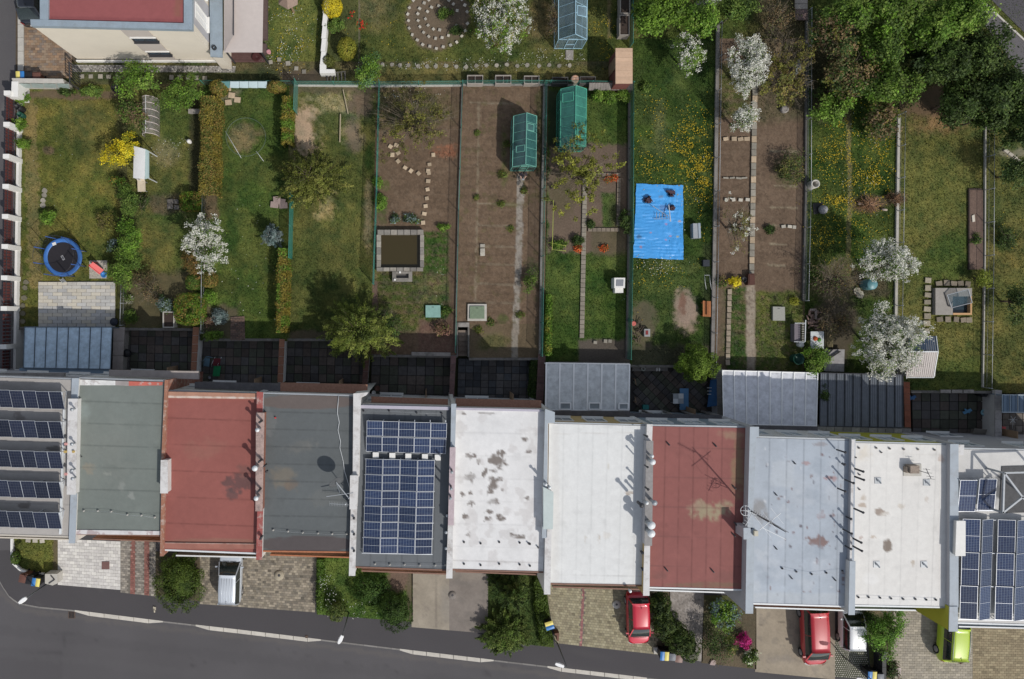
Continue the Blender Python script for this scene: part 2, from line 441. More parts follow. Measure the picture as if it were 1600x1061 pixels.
GREENB=[(.10,.19,.02),(.13,.22,.03),(.075,.145,.02),(.15,.22,.04)]
OLIVE=[(.14,.14,.03),(.17,.165,.035),(.10,.11,.03),(.12,.10,.04)]
THUJA=[(.05,.085,.018),(.07,.11,.022),(.035,.06,.016),(.09,.12,.03)]
GOLD=[(.24,.19,.035),(.19,.16,.03),(.13,.13,.03),(.25,.17,.05),(.10,.12,.025)]
YELLOW=[(.62,.50,.02),(.70,.56,.03),(.50,.42,.03),(.30,.32,.03)]
TWC=M('pale_twig',(.20,.165,.12),.9,.3,6,.2)
BROWNT=[(.14,.10,.055),(.11,.09,.04),(.10,.11,.04),(.18,.12,.06)]
BLUEG=[(.17,.22,.22),(.22,.27,.26),(.12,.17,.16)]
WHITEB=[(.72,.70,.64),(.62,.62,.54),(.80,.78,.72),(.50,.52,.40)]
def limbs(mb,base,tips,r0,n=5,wob=.15,mid=.45,m=0):
 base=Vector(base)
 for i,tp in enumerate(tips):
  tp=Vector(tp);d=tp-base
  p1=base+Vector((d.x*.25,d.y*.25,d.z*mid))+Vector((R.uniform(-wob,wob),R.uniform(-wob,wob),0))
  p2=base+Vector((d.x*.65,d.y*.65,d.z*.8))+Vector((R.uniform(-wob,wob),R.uniform(-wob,wob),R.uniform(-wob,wob)))
  mb.tube([base+Vector((0,0,d.z*.12)),p1,p2,tp],[r0,r0*.6,r0*.35,r0*.12],n,m,cap=False)
def tree(name,label,cat,px,py,rx,ry=None,h=2.5,pal=GREEN,nc=60,per=60,leaf=.07,cr=.16,irr=.25,inner=.3,zb=0.0,flat=.45,blossom=0,twigs=0,group=None,clear=.3,clumpvar=.25,asp=.6,trunk=.06,tw_col=None,bl_pal=WHITEB,bl_size=.04,bl_per=26,bl_r=.09,up=.35):
 """crown seen at photo grid (px, py) with radii in grid units"""
 ry=ry or rx;zc=zb+h*(1-flat*.5)-.05
 c=W(px,py,zc);k=(H-zc)/(H*S);RX,RY,RZ=rx*k,ry*k,h*flat*.62
 if h-RZ*2<0:RZ=min(RZ,h*.48)
 base=W(px,py,zc);base.z=zb
 t=thing(name,label,cat,base,group)
 Cc,P,N,kk=clump_points(RX*.9,RY*.9,RZ,nc,per,cr,irr,inner,up)
 cc=np.array(c);P=P+cc;P[:,2]=np.maximum(P[:,2],zb+.03)
 ci=rng.integers(len(pal),size=nc)[kk];mixr=rng.random(len(kk))<.35
 ci=np.where(mixr,rng.integers(len(pal),size=len(kk)),ci)
 C=palc(pal,len(P),ci);C[:,:3]*=(1+clumpvar*rng.normal(size=nc)[kk])[:,None];C=np.clip(C,.005,1)
 if per:
  V,F,CC=leaves(P,N,leaf,C,asp)
  np_mesh('crown',V,F,LEAF,CC,t)
 mb=MB()
 tips=[tuple(Cc[i]+cc)for i in rng.permutation(nc)[:min(nc,14)]]
 if clear:mb.tube([base,base+Vector((.03,-.02,h*clear))],[trunk*1.3,trunk],7,0)
 limbs(mb,base+Vector((0,0,h*clear*.9)),tips,trunk*.75)
 mb.obj('trunk',BARK,t)
 if twigs:
  tb=MB()
  for i in range(twigs):
   a=rng.uniform(0,2*PI);rr=rng.uniform(.5,1.05)
   tip=Vector((c.x+RX*rr*math.cos(a),c.y+RY*rr*math.sin(a),c.z+RZ*rng.uniform(-.2,1.0)))
   s0=base+(Vector((c.x,c.y,c.z))-base)*rng.uniform(.2,.9)+Vector((rng.normal()*.12,rng.normal()*.12,0))
   mdl=(s0+tip)/2+Vector((rng.normal()*.1,rng.normal()*.1,.12))
   tb.tube([s0,mdl,tip],[.016,.010,.004],3,0,cap=False)
   for j in range(3):
    q=mdl.lerp(tip,rng.random());e=q+Vector((rng.normal()*.22,rng.normal()*.22,rng.uniform(0,.2)))
    tb.tube([q,e],[.007,.003],3,0,cap=False)
  o=tb.obj('twigs',tw_col or TWC,t)
 if blossom:
  ph=rng.integers(nc,size=blossom)
  B=Cc[ph]+rng.normal(size=(blossom,3))*cr*1.3+cc+np.array([0,0,.05])
  kb=np.repeat(np.arange(blossom),bl_per);Q=B[kb]+rng.normal(size=(len(kb),3))*bl_r
  NN=rng.normal(size=(len(kb),3))*.6+np.array([0,0,.9])
  Cb=palc(bl_pal,len(Q),jit=.08);V,F,CC=leaves(Q,NN,bl_size,Cb,.9)
  np_mesh('blossom',V,F,LEAF,CC,t)
 return t
def shrub(name,label,cat,px,py,r,ry=None,h=.7,pal=GREEN,dens=1.0,leaf=.05,zb=0.0,group=None,**kw):
 ry=ry or r;a=(r/S)*(ry/S)
 nc=kw.pop('nc',max(8,int(60*a**.7+8)));per=kw.pop('per',int(46*dens))
 kw.setdefault('cr',.085);kw.setdefault('inner',.25)
 return tree(name,label,cat,px,py,r,ry,h,pal,nc,per,leaf,kw.pop('cr'),kw.pop('irr',.2),zb=zb,flat=kw.pop('flat',.95),clear=0,trunk=.025,group=group,**kw)
def round_bush(name,label,cat,px,py,r,ry=None,h=1.0,pal=GOLD,zb=0.0,dens=900,leaf=.045,group=None,square=0.0,hollow=False,lumps=0,boxy=0.0):
 """clipped or dense bush: leaves in a shell over a rounded body, with real body inside"""
 ry=ry or r;zc=zb+h*.55;c=W(px,py,zc);k=(H-zc)/(H*S);RX,RY,RZ=r*k,ry*k,h*.5
 base=Vector((c.x,c.y,zb));t=thing(name,label,cat,base,group)
 area=2*PI*max(RX,RY)*max(RZ,.3)+3*RX*RY;n=int(area*dens)
 d=rng.normal(size=(n,3));d/=np.linalg.norm(d,axis=1,keepdims=True)
 if square:
  e=1/(np.abs(d[:,0])**4+np.abs(d[:,1])**4+np.abs(d[:,2])**4)**.25
  rr=1*(1-square)+square*e
 else:rr=np.ones(n)
 if lumps:
  q=rng.normal(size=(lumps,3));q[:,2]=np.abs(q[:,2])*.7;q/=np.linalg.norm(q,axis=1,keepdims=True)
  dd=(d@q.T).max(1);lo_=math.cos(1.9/math.sqrt(lumps))if lumps>4 else .78;rr=rr*(.70+.34*sstep(lo_,1.0,dd))
 rr=rr*(1+rng.normal(size=n)*.045)
 P=d*rr[:,None]*np.array([RX,RY,RZ])+np.array([c.x,c.y,zb+h*.52])
 if hollow:P[:,2]-=.55*h*np.exp(-((P[:,0]-c.x)**2+(P[:,1]-c.y)**2)/(RX*.3)**2)*(d[:,2]>0)
 P[:,2]=np.maximum(P[:,2],zb+.02)
 N=d+rng.normal(size=(n,3))*.45
 lump=vnoise(P[:,0]*3.3,P[:,1]*3.3+P[:,2]*2,5)
 C=palc(pal,n,(np.clip(lump*.9+rng.random(n)*.35,0,.999)*len(pal)).astype(int)%len(pal));V,F,CC=leaves(P,N,leaf,C)
 np_mesh('crown',V,F,LEAF,CC,t)
 mb=MB();tips=[(c.x+RX*.7*math.cos(a),c.y+RY*.7*math.sin(a),zb+h*.6)for a in np.linspace(0,6,9)]
 limbs(mb,base,tips,.03);mb.obj('trunk',BARK,t)
 return t
def hedge(name,label,pts,wd,h,pal,zb=0.0,dens=650,leaf=.05,group=None,rag=.05,gaps=0):
 """clipped hedge along a photo grid line read at its top"""
 zt=zb+h;P3=[W(x,y,zt)for x,y in pts];mid=sum(P3,Vector())/len(P3)
 t=thing(name,label,'hedge',(mid.x,mid.y,zb),group);k=(H-zt)/(H*S);hw=wd*k/2
 Ps,Ns=[],[]
 for a,b in zip(P3[:-1],P3[1:]):
  L=(b-a).length;d=(b-a)/L;nrm=Vector((-d.y,d.x,0))
  area=L*(2*hw+2*h);n=int(area*dens);pr=rng.random(n)*(2*hw+2*h)
  u=rng.random(n)*L
  bulge=1+.18*(vnoise(u*1.6+a.x,u*0+3,3)-.5)*2
  top=pr<2*hw;s1=(~top)&(pr<2*hw+h);off=np.where(top,(pr-hw),np.where(s1,-hw,hw))*bulge
  z=np.where(top,zt,np.where(s1,zb+pr-2*hw,zb+pr-2*hw-h))+rng.normal(size=n)*rag
  z=z-np.where(top,(np.abs(off)/hw)**4*.12,0)+.12*(vnoise(u*2.1,off*2.1,9)-.5)*2*(z>zb+.5*h)
  off=off+rng.normal(size=n)*rag
  A=np.array(a)[:2]+np.outer(u,np.array(d)[:2])+np.outer(off,np.array(nrm)[:2])
  Ps.append(np.column_stack([A,np.maximum(z,zb)]))
  nn=np.where(top[:,None],np.array([[0,0,1.0]]),np.sign(off)[:,None]*np.array(nrm)[None]);Ns.append(nn+rng.normal(size=(n,3))*.5)
 P=np.concatenate(Ps);N=np.concatenate(Ns);n=len(P)
 lump=vnoise(P[:,0]*2.3,P[:,1]*2.3,8)
 C=palc(pal,n,(np.clip(lump*1.1+rng.normal(size=n)*.2,0,.999)*len(pal)).astype(int));V,F,CC=leaves(P,N,leaf,C)
 np_mesh('foliage',V,F,LEAF,CC,t)
 mb=MB()
 for a,b in zip(P3[:-1],P3[1:]):
  L=(b-a).length;nst=max(2,int(L/.45))
  for i in range(nst):
   p=a.lerp(b,(i+.5)/nst);q=Vector((p.x,p.y,zb))
   limbs(mb,q,[(p.x+R.uniform(-hw,hw)*.8,p.y+R.uniform(-.2,.2),zt-.08)for _ in range(3)],.02,4,.05)
 mb.obj('stems',BARK,t)
 return t
def conifer(name,label,cat,px,py,rx,ry,h,pal=THUJA,zb=0.0,nb=46,dens=90,leaf=.055,group=None,spread=.9,droop=.2,curl=.5,asp=.45):
 """juniper or pine seen from above: sprays radiating from the middle"""
 zc=zb+h*.6;c=W(px,py,zc);k=1.22*(H-zc)/(H*S);RX,RY=rx*k,ry*k
 base=Vector((c.x,c.y,zb));t=thing(name,label,cat,base,group);Ps,Ns,ks=[],[],[];mb=MB()
 for i in range(nb):
  a=rng.uniform(0,2*PI);lv=rng.random();z0=zb+h*(.15+.75*lv);r=(1-lv*.65)*rng.uniform(.75,1.08)
  tip=np.array([c.x+RX*r*math.cos(a),c.y+RY*r*math.sin(a),z0+h*(.18-droop*rng.random())]);org=np.array([c.x,c.y,z0-h*.12])
  a2=a+curl*rng.normal()*.4;n=int(dens*(.6+r));u=rng.random(n)**.7
  mid=(org+tip)/2+np.array([math.cos(a2),math.sin(a2),.3])*.12
  P=(1-u)[:,None]**2*org+2*(u*(1-u))[:,None]*mid+(u**2)[:,None]*tip
  P+=rng.normal(size=(n,3))*(np.array([.16,.16,.08])*spread*(1.15-u)[:,None]*max(RX,RY)**.5)
  Ps.append(P);Ns.append(rng.normal(size=(n,3))*.5+np.array([math.cos(a)*.5,math.sin(a)*.5,.8]));ks.append(np.full(n,i))
  mb.tube([org,mid,tip],[.03,.018,.005],4,0,cap=False)
 P=np.concatenate(Ps);N=np.concatenate(Ns);kk=np.concatenate(ks);P[:,2]=np.maximum(P[:,2],zb+.02)
 ci=rng.integers(len(pal),size=nb)[kk];C=palc(pal,len(P),ci);C[:,:3]*=(1+.22*rng.normal(size=nb)[kk])[:,None]
 V,F,CC=leaves(P,N,leaf,np.clip(C,.005,1),asp);np_mesh('crown',V,F,LEAF,CC,t)
 mb.tube([base,(c.x,c.y,zb+h*.8)],[.09,.03],7);mb.obj('trunk',BARK,t)
 return t
def tufts(name,label,quads,paint_of,dens,size,z=0.0,cat='grass',height=.07,thr=.5):
 """ground cover: real blades over lawn patches, coloured like the lawn below"""
 Vs,Fs,Cs=[],[],[];nv=0
 for q,pt in quads:
  ar=abs((q[1][0]-q[0][0])*(q[3][1]-q[0][1]))/S/S;n=int(ar*dens)
  u,v=rng.random(n),rng.random(n);px,py=quad_uv(q,u,v);c=pt(px,py)
  keep=(c[:,3]>thr)&(rng.random(n)<c[:,3]);px,py,c=px[keep],py[keep],c[keep];n=len(px)
  if not n:continue
  k=(H-z)/(H*S);P=np.stack([(px-NX)*k,(NY-py)*k,np.full(n,z)],1)
  c[:,:3]=np.clip(c[:,:3]*1.1*(1+.38*rng.normal(size=(n,1))),.006,.6)*np.array([1.05,1.1,.95])
  a=rng.uniform(0,2*PI,n);s=size*rng.uniform(.5,1.5,n);hh=height*rng.uniform(.4,1.6,n)
  dx,dy=np.cos(a)*s,np.sin(a)*s
  A=P+np.stack([-dy*.4,dx*.4,0*a],1);B=P+np.stack([dy*.4,-dx*.4,0*a],1);T=P+np.stack([dx,dy,hh],1)
  Vs.append(np.stack([A,B,T],1).reshape(-1,3));Fs.append(np.arange(3*n).reshape(-1,3)+nv);nv+=3*n;Cs.append(np.repeat(c,3,0))
 C=np.concatenate(Cs);C[:,3]=1
 o=np_mesh(name,np.concatenate(Vs),np.concatenate(Fs),LEAF,C,None);return setp(o,label,cat,None,'stuff')
def flowers(name,label,spots,size,pal,z=.07,cat='flowers',kind='stuff',dome=0.0):
 """spots: (px,py,rx,ry,count)"""
 Ps=[]
 for px,py,rx,ry,n in spots:
  a=rng.uniform(0,2*PI,n);r=np.sqrt(rng.random(n))*(1+.25*rng.normal(size=n));x,y=px+rx*r*np.cos(a),py+ry*r*np.sin(a)
  keep=(vnoise(x/13,y/13,7)*.6+vnoise(x/4,y/4,8)*.4)>.30+.42*rng.random(n)
  x,y=x[keep],y[keep];k=1/S
  Ps.append(np.stack([(x-NX)*k,(NY-y)*k,np.full(len(x),z)+rng.random(len(x))*.05],1))
 P=np.concatenate(Ps);n=len(P);N=rng.normal(size=(n,3))*.3+np.array([0,0,1])
 V,F,C=leaves(P,N,size,palc(pal,n,jit=.1),1.0)
 o=np_mesh(name,V,F,LEAF,C,None,centre=True);return setp(o,label,cat,None,kind)
# ------------------------------------------------------------ the setting: ground, roads, gardens
LUSH=(.052,.080,.018);MOWN=(.118,.112,.034);DRY=(.20,.165,.09);SOIL=(.142,.098,.066);DARKG=(.032,.048,.014);SOILD=(.085,.062,.045)
MEAD=(.060,.082,.020);GRIT=(.26,.235,.20);STRAW=(.25,.20,.11)
gb=MB();gb.prism([(-500,-500),(500,-500),(500,500),(-500,500)],-1.6,-1.08);o=gb.obj('ground',M('far_ground',(.06,.065,.03),.95,.4,.3,.5),centre=True);o['kind']='structure'
# garden terrace body, 0.9 m above the back yards
edge=[(-260,-420),(1860,-420),(1860,612),(1422,612),(1422,600),(1280,600),(1280,583),(1122,583),(1122,572),(984,572),(984,566),(852,566),(852,560),(732.5,560),(732.5,506),(715.5,506),(715.5,556),(577,556),(577,530),(320,530),(320,514),(178,514),(178,512),(-260,512)]
mb=MB();mb.pprism(edge,-.03,-1.07);o=mb.obj('garden_terrace',SOILM if False else M('terrace_soil',(.09,.07,.05),.95,.3,2,.5));o['kind']='structure'
LAWNS=[]
def plot(name,q,paint,soil=False,step=2.0,tuft=True,zo=0.0):
 o=patch(name,q,zo,paint,SOILM if soil else GROUND,step,rough=.035 if soil else .02,rsc=5 if soil else 12,kind='structure')
 if tuft:LAWNS.append((q,paint))
 return o
def G(base=MEAD,second=None,**k):return Paint(base,k.pop('amt',.32),k.pop('sc_',34),k.pop('seed',0),k.pop('g',1.0),second)
# plot 1, trampoline lawn
p1=G((.118,.110,.030),(.078,.090,.022),seed=1)
p1.line([(48,165),(50,300),(55,440)],20,(.20,.155,.075),.55,8,.6).blob(130,200,40,50,(.14,.115,.045),.5,.8)
p1.blob(160,330,30,30,(.05,.082,.018),.6,.7).rect(24,140,185,155,(.12,.085,.06),.85,3,3,.2).rect(20,130,33,580,(.10,.075,.05),.6,2,2,.5)
p1.blob(120,230,12,22,(.03,.05,.015),.6,.6).blob(76,235,10,8,(.10,.07,.05),.8).rect(184,130,220,520,(.05,.05,.025),.8,6,4,.7)
plot('lawn',[(26,132),(200,132),(196,516),(18,514)],p1)
# plot 2
p2=G((.062,.082,.022),(.095,.095,.03),seed=2).blob(240,390,40,50,(.115,.11,.035),.75,.5).blob(258,240,26,26,(.17,.15,.09),.55,.8).blob(262,320,36,18,(.10,.075,.05),.8)
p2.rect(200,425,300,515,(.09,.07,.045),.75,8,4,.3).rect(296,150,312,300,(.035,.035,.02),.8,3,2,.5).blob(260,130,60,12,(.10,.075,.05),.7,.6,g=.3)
plot('lawn',[(200,132),(318,132),(313,516),(196,516)],p2)
# plot 3
p3=G((.052,.082,.019),(.072,.088,.024),seed=3).blob(383,212,27,27,(.15,.12,.065),.8,.35,.6).rect(335,140,375,160,(.22,.19,.14),.6,5,4,.3).rect(318,300,340,345,(.15,.10,.07),.7,3,3,.3)
p3.rect(330,150,345,300,(.16,.12,.05),.6,3,3,.6).rect(318,478,372,530,(.09,.07,.05),.8,5,4,.3)
plot('lawn',[(318,132),(452,132),(446,533),(313,532)],p3)
# plot 4: dry grass
p4=G((.092,.096,.030),(.062,.078,.022),seed=4)
p4.blob(475,215,26,42,(.40,.29,.20),.9,.5,1.1,.4).blob(505,300,22,40,(.33,.26,.13),.8,.7,1.2).blob(520,170,60,36,(.29,.25,.15),.7,.9,1.5).blob(520,185,34,18,(.04,.06,.016),.85,.7,1.3)
p4.blob(552,210,18,32,(.15,.115,.085),.8,.5,.5,.3).blob(565,160,20,30,(.12,.085,.065),.8,.6,.8,.3).blob(575,340,8,60,(.30,.24,.14),.8,.7,.9).blob(578,250,10,25,(.035,.065,.015),.8,.5)
p4.rect(455,134,582,145,(.10,.08,.055),.7,3,3,.3).blob(480,430,60,90,(.045,.06,.018),.5,.7).rect(452,515,582,535,(.09,.065,.05),.8,4,3,.3)
plot('lawn',[(452,132),(588,132),(580,533),(446,533)],p4)
# plot 5: soil with lawn round the pond
p5=Paint(SOIL,.22,26,5,0.0)
p5.blob(650,165,85,44,(.075,.075,.03),.9,.5,.7,.9).blob(700,235,24,12,(.33,.14,.08),.8,.5,.9).blob(602,290,9,9,(.07,.10,.02),.6).rect(586,422,700,515,(.075,.090,.026),1,5,4,1.0)
p5.rect(660,362,700,500,(.045,.085,.018),1,3,2,1.0).blob(672,450,34,34,(.17,.145,.07),.5,.7,.8,1.0).rect(655,500,712,556,(.14,.085,.065),1,4,3,0).rect(584,440,590,500,(.15,.10,.08),1,2,1,0)
p5.blob(597,330,10,20,(.05,.09,.02),.6,.5).blob(640,343,30,6,(.07,.07,.04),.6)
for i in range(26):p5.line([(590,142+i*15),(700,144+i*15)],5,(.112,.078,.053),.45,4,seed=i+40)
p5.speck(.40,(.19,.14,.10),.35,4,seed=3).speck(.38,(.085,.06,.042),.45,5,seed=8)
plot('vegetable_bed',[(588,132),(722,132),(712,558),(579,558)],p5,soil=True)
# plot 6: bare soil with gravel path
p6=Paint((.150,.104,.070),.2,30,6,0.0)
p6.line([(748,160),(746,320),(743,470)],3,(.24,.20,.14),.7,2,.1)
for yy,xa,xb in((160,735,800),(318,748,808),(352,748,806),(384,746,806),(412,746,804),(443,746,803),(472,745,802)):
 p6.line([(xa,yy),(xb,yy+2)],2.6,(.25,.215,.155),.65,1.6,.15,seed=int(yy))
p6.line([(814,275),(811,380),(808,470),(806,505)],10,(.30,.275,.24),.85,3).rect(838,140,852,270,(.075,.075,.035),.85,3,3,.7).blob(788,240,7,50,(.08,.10,.03),.7,.6,.8,.8)
p6.blob(833,430,12,24,(.06,.075,.03),.8,.5,.8,.8).blob(790,320,30,6,(.09,.10,.035),.5,.8,1.0,.7).blob(785,500,10,10,(.06,.09,.025),.7).speck(.36,(.10,.09,.04),.5,9,.2)
for i in range(26):p6.line([(722,142+i*15),(804,144+i*15)],5,(.112,.078,.053),.45,4,seed=i+40)
p6.speck(.40,(.19,.14,.10),.35,4,seed=3).speck(.38,(.085,.06,.042),.45,5,seed=8)
plot('vegetable_bed',[(722,132),(857,132),(850,506),(712,506)],p6,soil=True)
p6b=Paint((.125,.095,.06),.25,20,16,.2).line([(806,505),(804,560)],9,(.26,.235,.20),.8,3).blob(770,535,26,14,(.08,.085,.03),.7,.6,.7,.8)
plot('vegetable_bed',[(732.5,506),(850,506),(850,560),(732.5,560)],p6b,soil=True)
# plot 7
p7=G((.042,.075,.016),(.06,.085,.022),seed=7)
p7.rect(857,225,985,394,(.135,.10,.075),1,4,4,0).rect(940,300,962,356,(.05,.09,.02),.9,3,3,1).rect(925,355,980,400,(.10,.085,.05),.7,4,4,.3)
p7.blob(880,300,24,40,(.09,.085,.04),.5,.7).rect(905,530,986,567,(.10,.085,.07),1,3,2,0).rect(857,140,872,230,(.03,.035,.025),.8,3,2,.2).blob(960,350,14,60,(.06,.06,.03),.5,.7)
plot('lawn',[(857,134),(989,134),(984,567),(850,567)],p7)
# plot 8 meadow with dandelions
p8=G((.036,.062,.014),(.052,.075,.022),seed=8,amt=.4)
p8.blob(1030,190,14,50,(.11,.12,.055),.6,.8,1.0).blob(1020,230,40,20,(.12,.12,.05),.4,.8,1).blob(1070,485,20,38,(.28,.21,.165),.95,.35,.6,.1).blob(1066,475,8,18,(.16,.085,.06),.8,.4,.8,.1)
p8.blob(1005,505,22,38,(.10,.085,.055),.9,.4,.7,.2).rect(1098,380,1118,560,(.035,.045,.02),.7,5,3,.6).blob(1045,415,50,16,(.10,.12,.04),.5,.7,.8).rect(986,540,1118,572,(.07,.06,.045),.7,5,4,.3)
plot('lawn',[(989,60),(1123,60),(1116,573),(984,573)],p8)
# plot 9 soil either side of the slab path
p9=Paint((.142,.100,.070),.2,24,9,0.0)
p9.rect(1125,100,1172,180,(.07,.085,.025),.9,8,5,.9).rect(1184,60,1262,190,(.10,.085,.05),.9,10,6,.6).blob(1235,265,30,26,(.055,.075,.025),.8,.6,.9,.9).rect(1126,450,1166,582,(.055,.085,.022),1,3,3,1)
p9.rect(1180,455,1256,582,(.085,.10,.028),1,4,3,1).rect(1122,440,1134,582,(.13,.095,.065),.8,3,3,.2).rect(1166,445,1180,582,(.30,.255,.20),1,1.5,1,0).rect(1246,200,1262,470,(.10,.075,.06),.5,3,2,.1)
for yy,xa,xb in((290,1210,1245),(324,1205,1246),(352,1200,1230),(381,1205,1228),(414,1200,1226),(236,1205,1250)):
 p9.line([(xa,yy),(xb,yy+1)],3,(.27,.23,.16),.7,1.8,0,seed=yy)
for i in range(26):p9.line([(1125,142+i*15),(1168,144+i*15)],5,(.112,.078,.053),.45,4,seed=i+40)
p9.speck(.40,(.19,.14,.10),.35,4,seed=3).speck(.38,(.085,.06,.042),.45,5,seed=8)
plot('vegetable_bed',[(1123,60),(1264,60),(1256,582),(1116,582)],p9,soil=True)
# plot 10 dandelion meadow
p10=G((.042,.070,.014),(.058,.078,.020),seed=10,amt=.4)
p10.line([(1326,180),(1328,300),(1325,400)],7,(.17,.15,.075),.7,3,.6).blob(1360,318,32,18,(.10,.07,.045),.8,.5,.8,.2).blob(1310,440,40,50,(.10,.08,.045),.8,.5,.9,.3).blob(1300,520,45,60,(.075,.06,.045),.9,.4,.6,.1)
p10.blob(1366,445,30,24,(.08,.065,.045),.8).rect(1262,60,1330,190,(.06,.05,.03),.8,8,5,.4)
plot('lawn',[(1264,60),(1406,60),(1400,604),(1256,604)],p10)
# plot 11 mown
p11=G((.110,.110,.034),(.095,.103,.030),seed=11,amt=.18)
p11.blob(1490,400,48,40,(.055,.088,.020),.8,.6,.9).blob(1445,420,20,40,(.065,.09,.022),.6,.6,.9).blob(1485,190,60,26,(.25,.15,.08),.75,.7,.8,.4).blob(1470,300,16,50,(.07,.095,.024),.4,.8,.9)
p11.blob(1450,160,70,30,(.11,.07,.05),.8,.6,.8,.3).rect(1403,560,1540,614,(.06,.085,.02),.7,6,4,1)
plot('lawn',[(1406,60),(1543,60),(1534,614),(1400,614)],p11)
p12=G((.085,.092,.028),(.12,.11,.035),seed=12).blob(1568,375,18,22,(.035,.062,.016),.8,.5).blob(1585,240,26,10,(.20,.18,.13),.7,.5,.8,.1)
plot('lawn',[(1543,60),(1760,60),(1760,614),(1534,614)],p12)
# alley and upper gardens
pa=G((.07,.08,.026),(.10,.085,.045),seed=20).rect(98,110,450,131,(.05,.06,.025),.8,4,3,.7).rect(440,110,520,131,(.085,.065,.05),.8,4,3,.3)
pa.rect(575,104,990,133,(.115,.105,.038),.9,4,3,1.0)
plot('lawn',[(98,96),(990,96),(990,132),(98,132)],pa)
pu1=G((.085,.105,.03),(.12,.13,.035),seed=21).rect(500,-60,560,96,(.05,.055,.025),.7,6,5,.5).rect(340,-60,415,100,(.14,.11,.09),.5,6,4,.3)
plot('lawn',[(340,-300),(560,-300),(560,96),(340,96)],pu1)
pu2=G((.082,.088,.026),(.06,.075,.02),seed=22)
pu2.blob(590,20,40,30,(.18,.15,.08),.6,.8,.9).blob(684,28,52,52,(.125,.095,.068),.95,.12,.15,0.15).blob(845,50,30,60,(.15,.11,.06),.6,.6,.8).rect(860,80,935,100,(.10,.10,.035),.4,6,4,1)
pu2.rect(556,-60,562,96,(.15,.13,.10),.7,1.5,1,0).rect(948,-60,954,60,(.17,.135,.07),.7,2,2,.4).rect(700,60,985,96,(.075,.09,.025),.5,6,4,1)
plot('lawn',[(560,-300),(990,-300),(990,96),(560,96)],pu2)
pu3=G((.055,.075,.018),(.085,.085,.03),seed=23).rect(1186,-300,1262,60,(.11,.085,.055),.6,8,6,.5)
plot('lawn',[(990,-300),(1900,-300),(1900,60),(990,60)],pu3,step=3)
# roads
AS=(.092,.088,.092)
pr=Paint(AS,.10,60,30).rect(-60,-400,12,140,(.10,.095,.095),.5,10,4).blob(10,700,60,100,(.07,.067,.07),.4,.6).blob(6,170,10,16,(.16,.155,.15),.4,.6,.9)
zf=lambda px,py:-0.03-.87*sstep(560,820,py)
patch('side_road',[(-260,-400),(27,-400),(20,860),(-260,860)],0,pr,ASPH,6,kind='structure',zf=lambda a,b:zf(a,b)+.05)
K=[(-40,700),(-14,880),(0,914),(14,934),(28,945),(60,951),(113,956),(250,973),(375,987),(500,1002),(625,1017),(770,1034),(1010,1062),(1200,1085),(1900,1168)]
def Ky(x):
 for(ax,ay),(bx,by)in zip(K[:-1],K[1:]):
  if ax<=x<=bx:return ay+(by-ay)*(x-ax)/(bx-ax)
 return 1168
prd=Paint((.090,.086,.090),.12,90,31)
prd.rect(-100,1015,98,1100,(.075,.071,.075),.5,2,1).line([(98,1020),(104,960)],1.2,(.055,.052,.055),.7,.4).line([(0,925),(30,952),(110,964),(500,1010),(1000,1071)],7,(.115,.105,.10),.55,3)
prd.line([(0,1022),(98,1020)],1.2,(.06,.056,.06),.5,.4).speck(.22,(.11,.105,.105),.35,30)
for i in range(9):x0=60+i*120;y0=985+i*9+(i%3)*14;prd.line([(x0,y0),(x0+30,y0+6),(x0+66,y0+5+(i%2)*9)],.8,(.05,.048,.05),.35,1.3,seed=i)
for x,y,r_ in((300,1040,5),(620,1050,4),(330,1008,3),(760,1052,6),(150,1000,4)):prd.blob(x,y,r_,r_*.8,(.045,.042,.045),.5,.5,.8,seed=x)
prd.line([(0,985),(400,1030),(900,1085)],14,(.075,.072,.076),.35,6).line([(0,1020),(300,1052)],10,(.10,.097,.10),.3,6)
patch('road',[(-400,830),(2100,830),(2100,1500),(-400,1500)],-1.0,prd,ASPH,5,kind='structure')
# pavement north of the kerb
psw=Paint((.068,.064,.068),.10,50,32)
psw.line([(489,955),(488,1000)],2,(.13,.125,.12),.7,1).line([(526,968),(524,1004)],1.6,(.11,.105,.10),.6,1).line([(1012,1010),(1012,1061)],1.5,(.12,.11,.10),.5,1).rect(491,955,524,1003,(.058,.055,.058),.5,2,1)
psw.line([(300,984),(1010,1060)],5,(.085,.08,.08),.4,3).rect(0,840,14,915,(.066,.063,.066),.8,4,2).speck(.25,(.09,.085,.085),.4,20)
xs=list(range(-12,200,8))+list(range(200,1900,40))
V,F,C=[],[],[];rows=26
for i,x in enumerate(xs):
 kb=Ky(x)-3
 for j in range(rows):
  y=830+(kb-830)*j/(rows-1);V.append(W(x,y,-.88)[:]);C.append((x,y))
 V.append((*W(x,kb,-.88)[:2],-1.01));C.append((x,kb))
C=np.array(C);cc=psw(C[:,0],C[:,1]);rr_=rows+1
for i in range(len(xs)-1):
 for j in range(rows):a=i*rr_+j;F.append([a,a+1,a+rr_+1,a+rr_])
o=np_mesh('pavement',V,F,ASPH,cc,None,centre=True);o['kind']='structure'
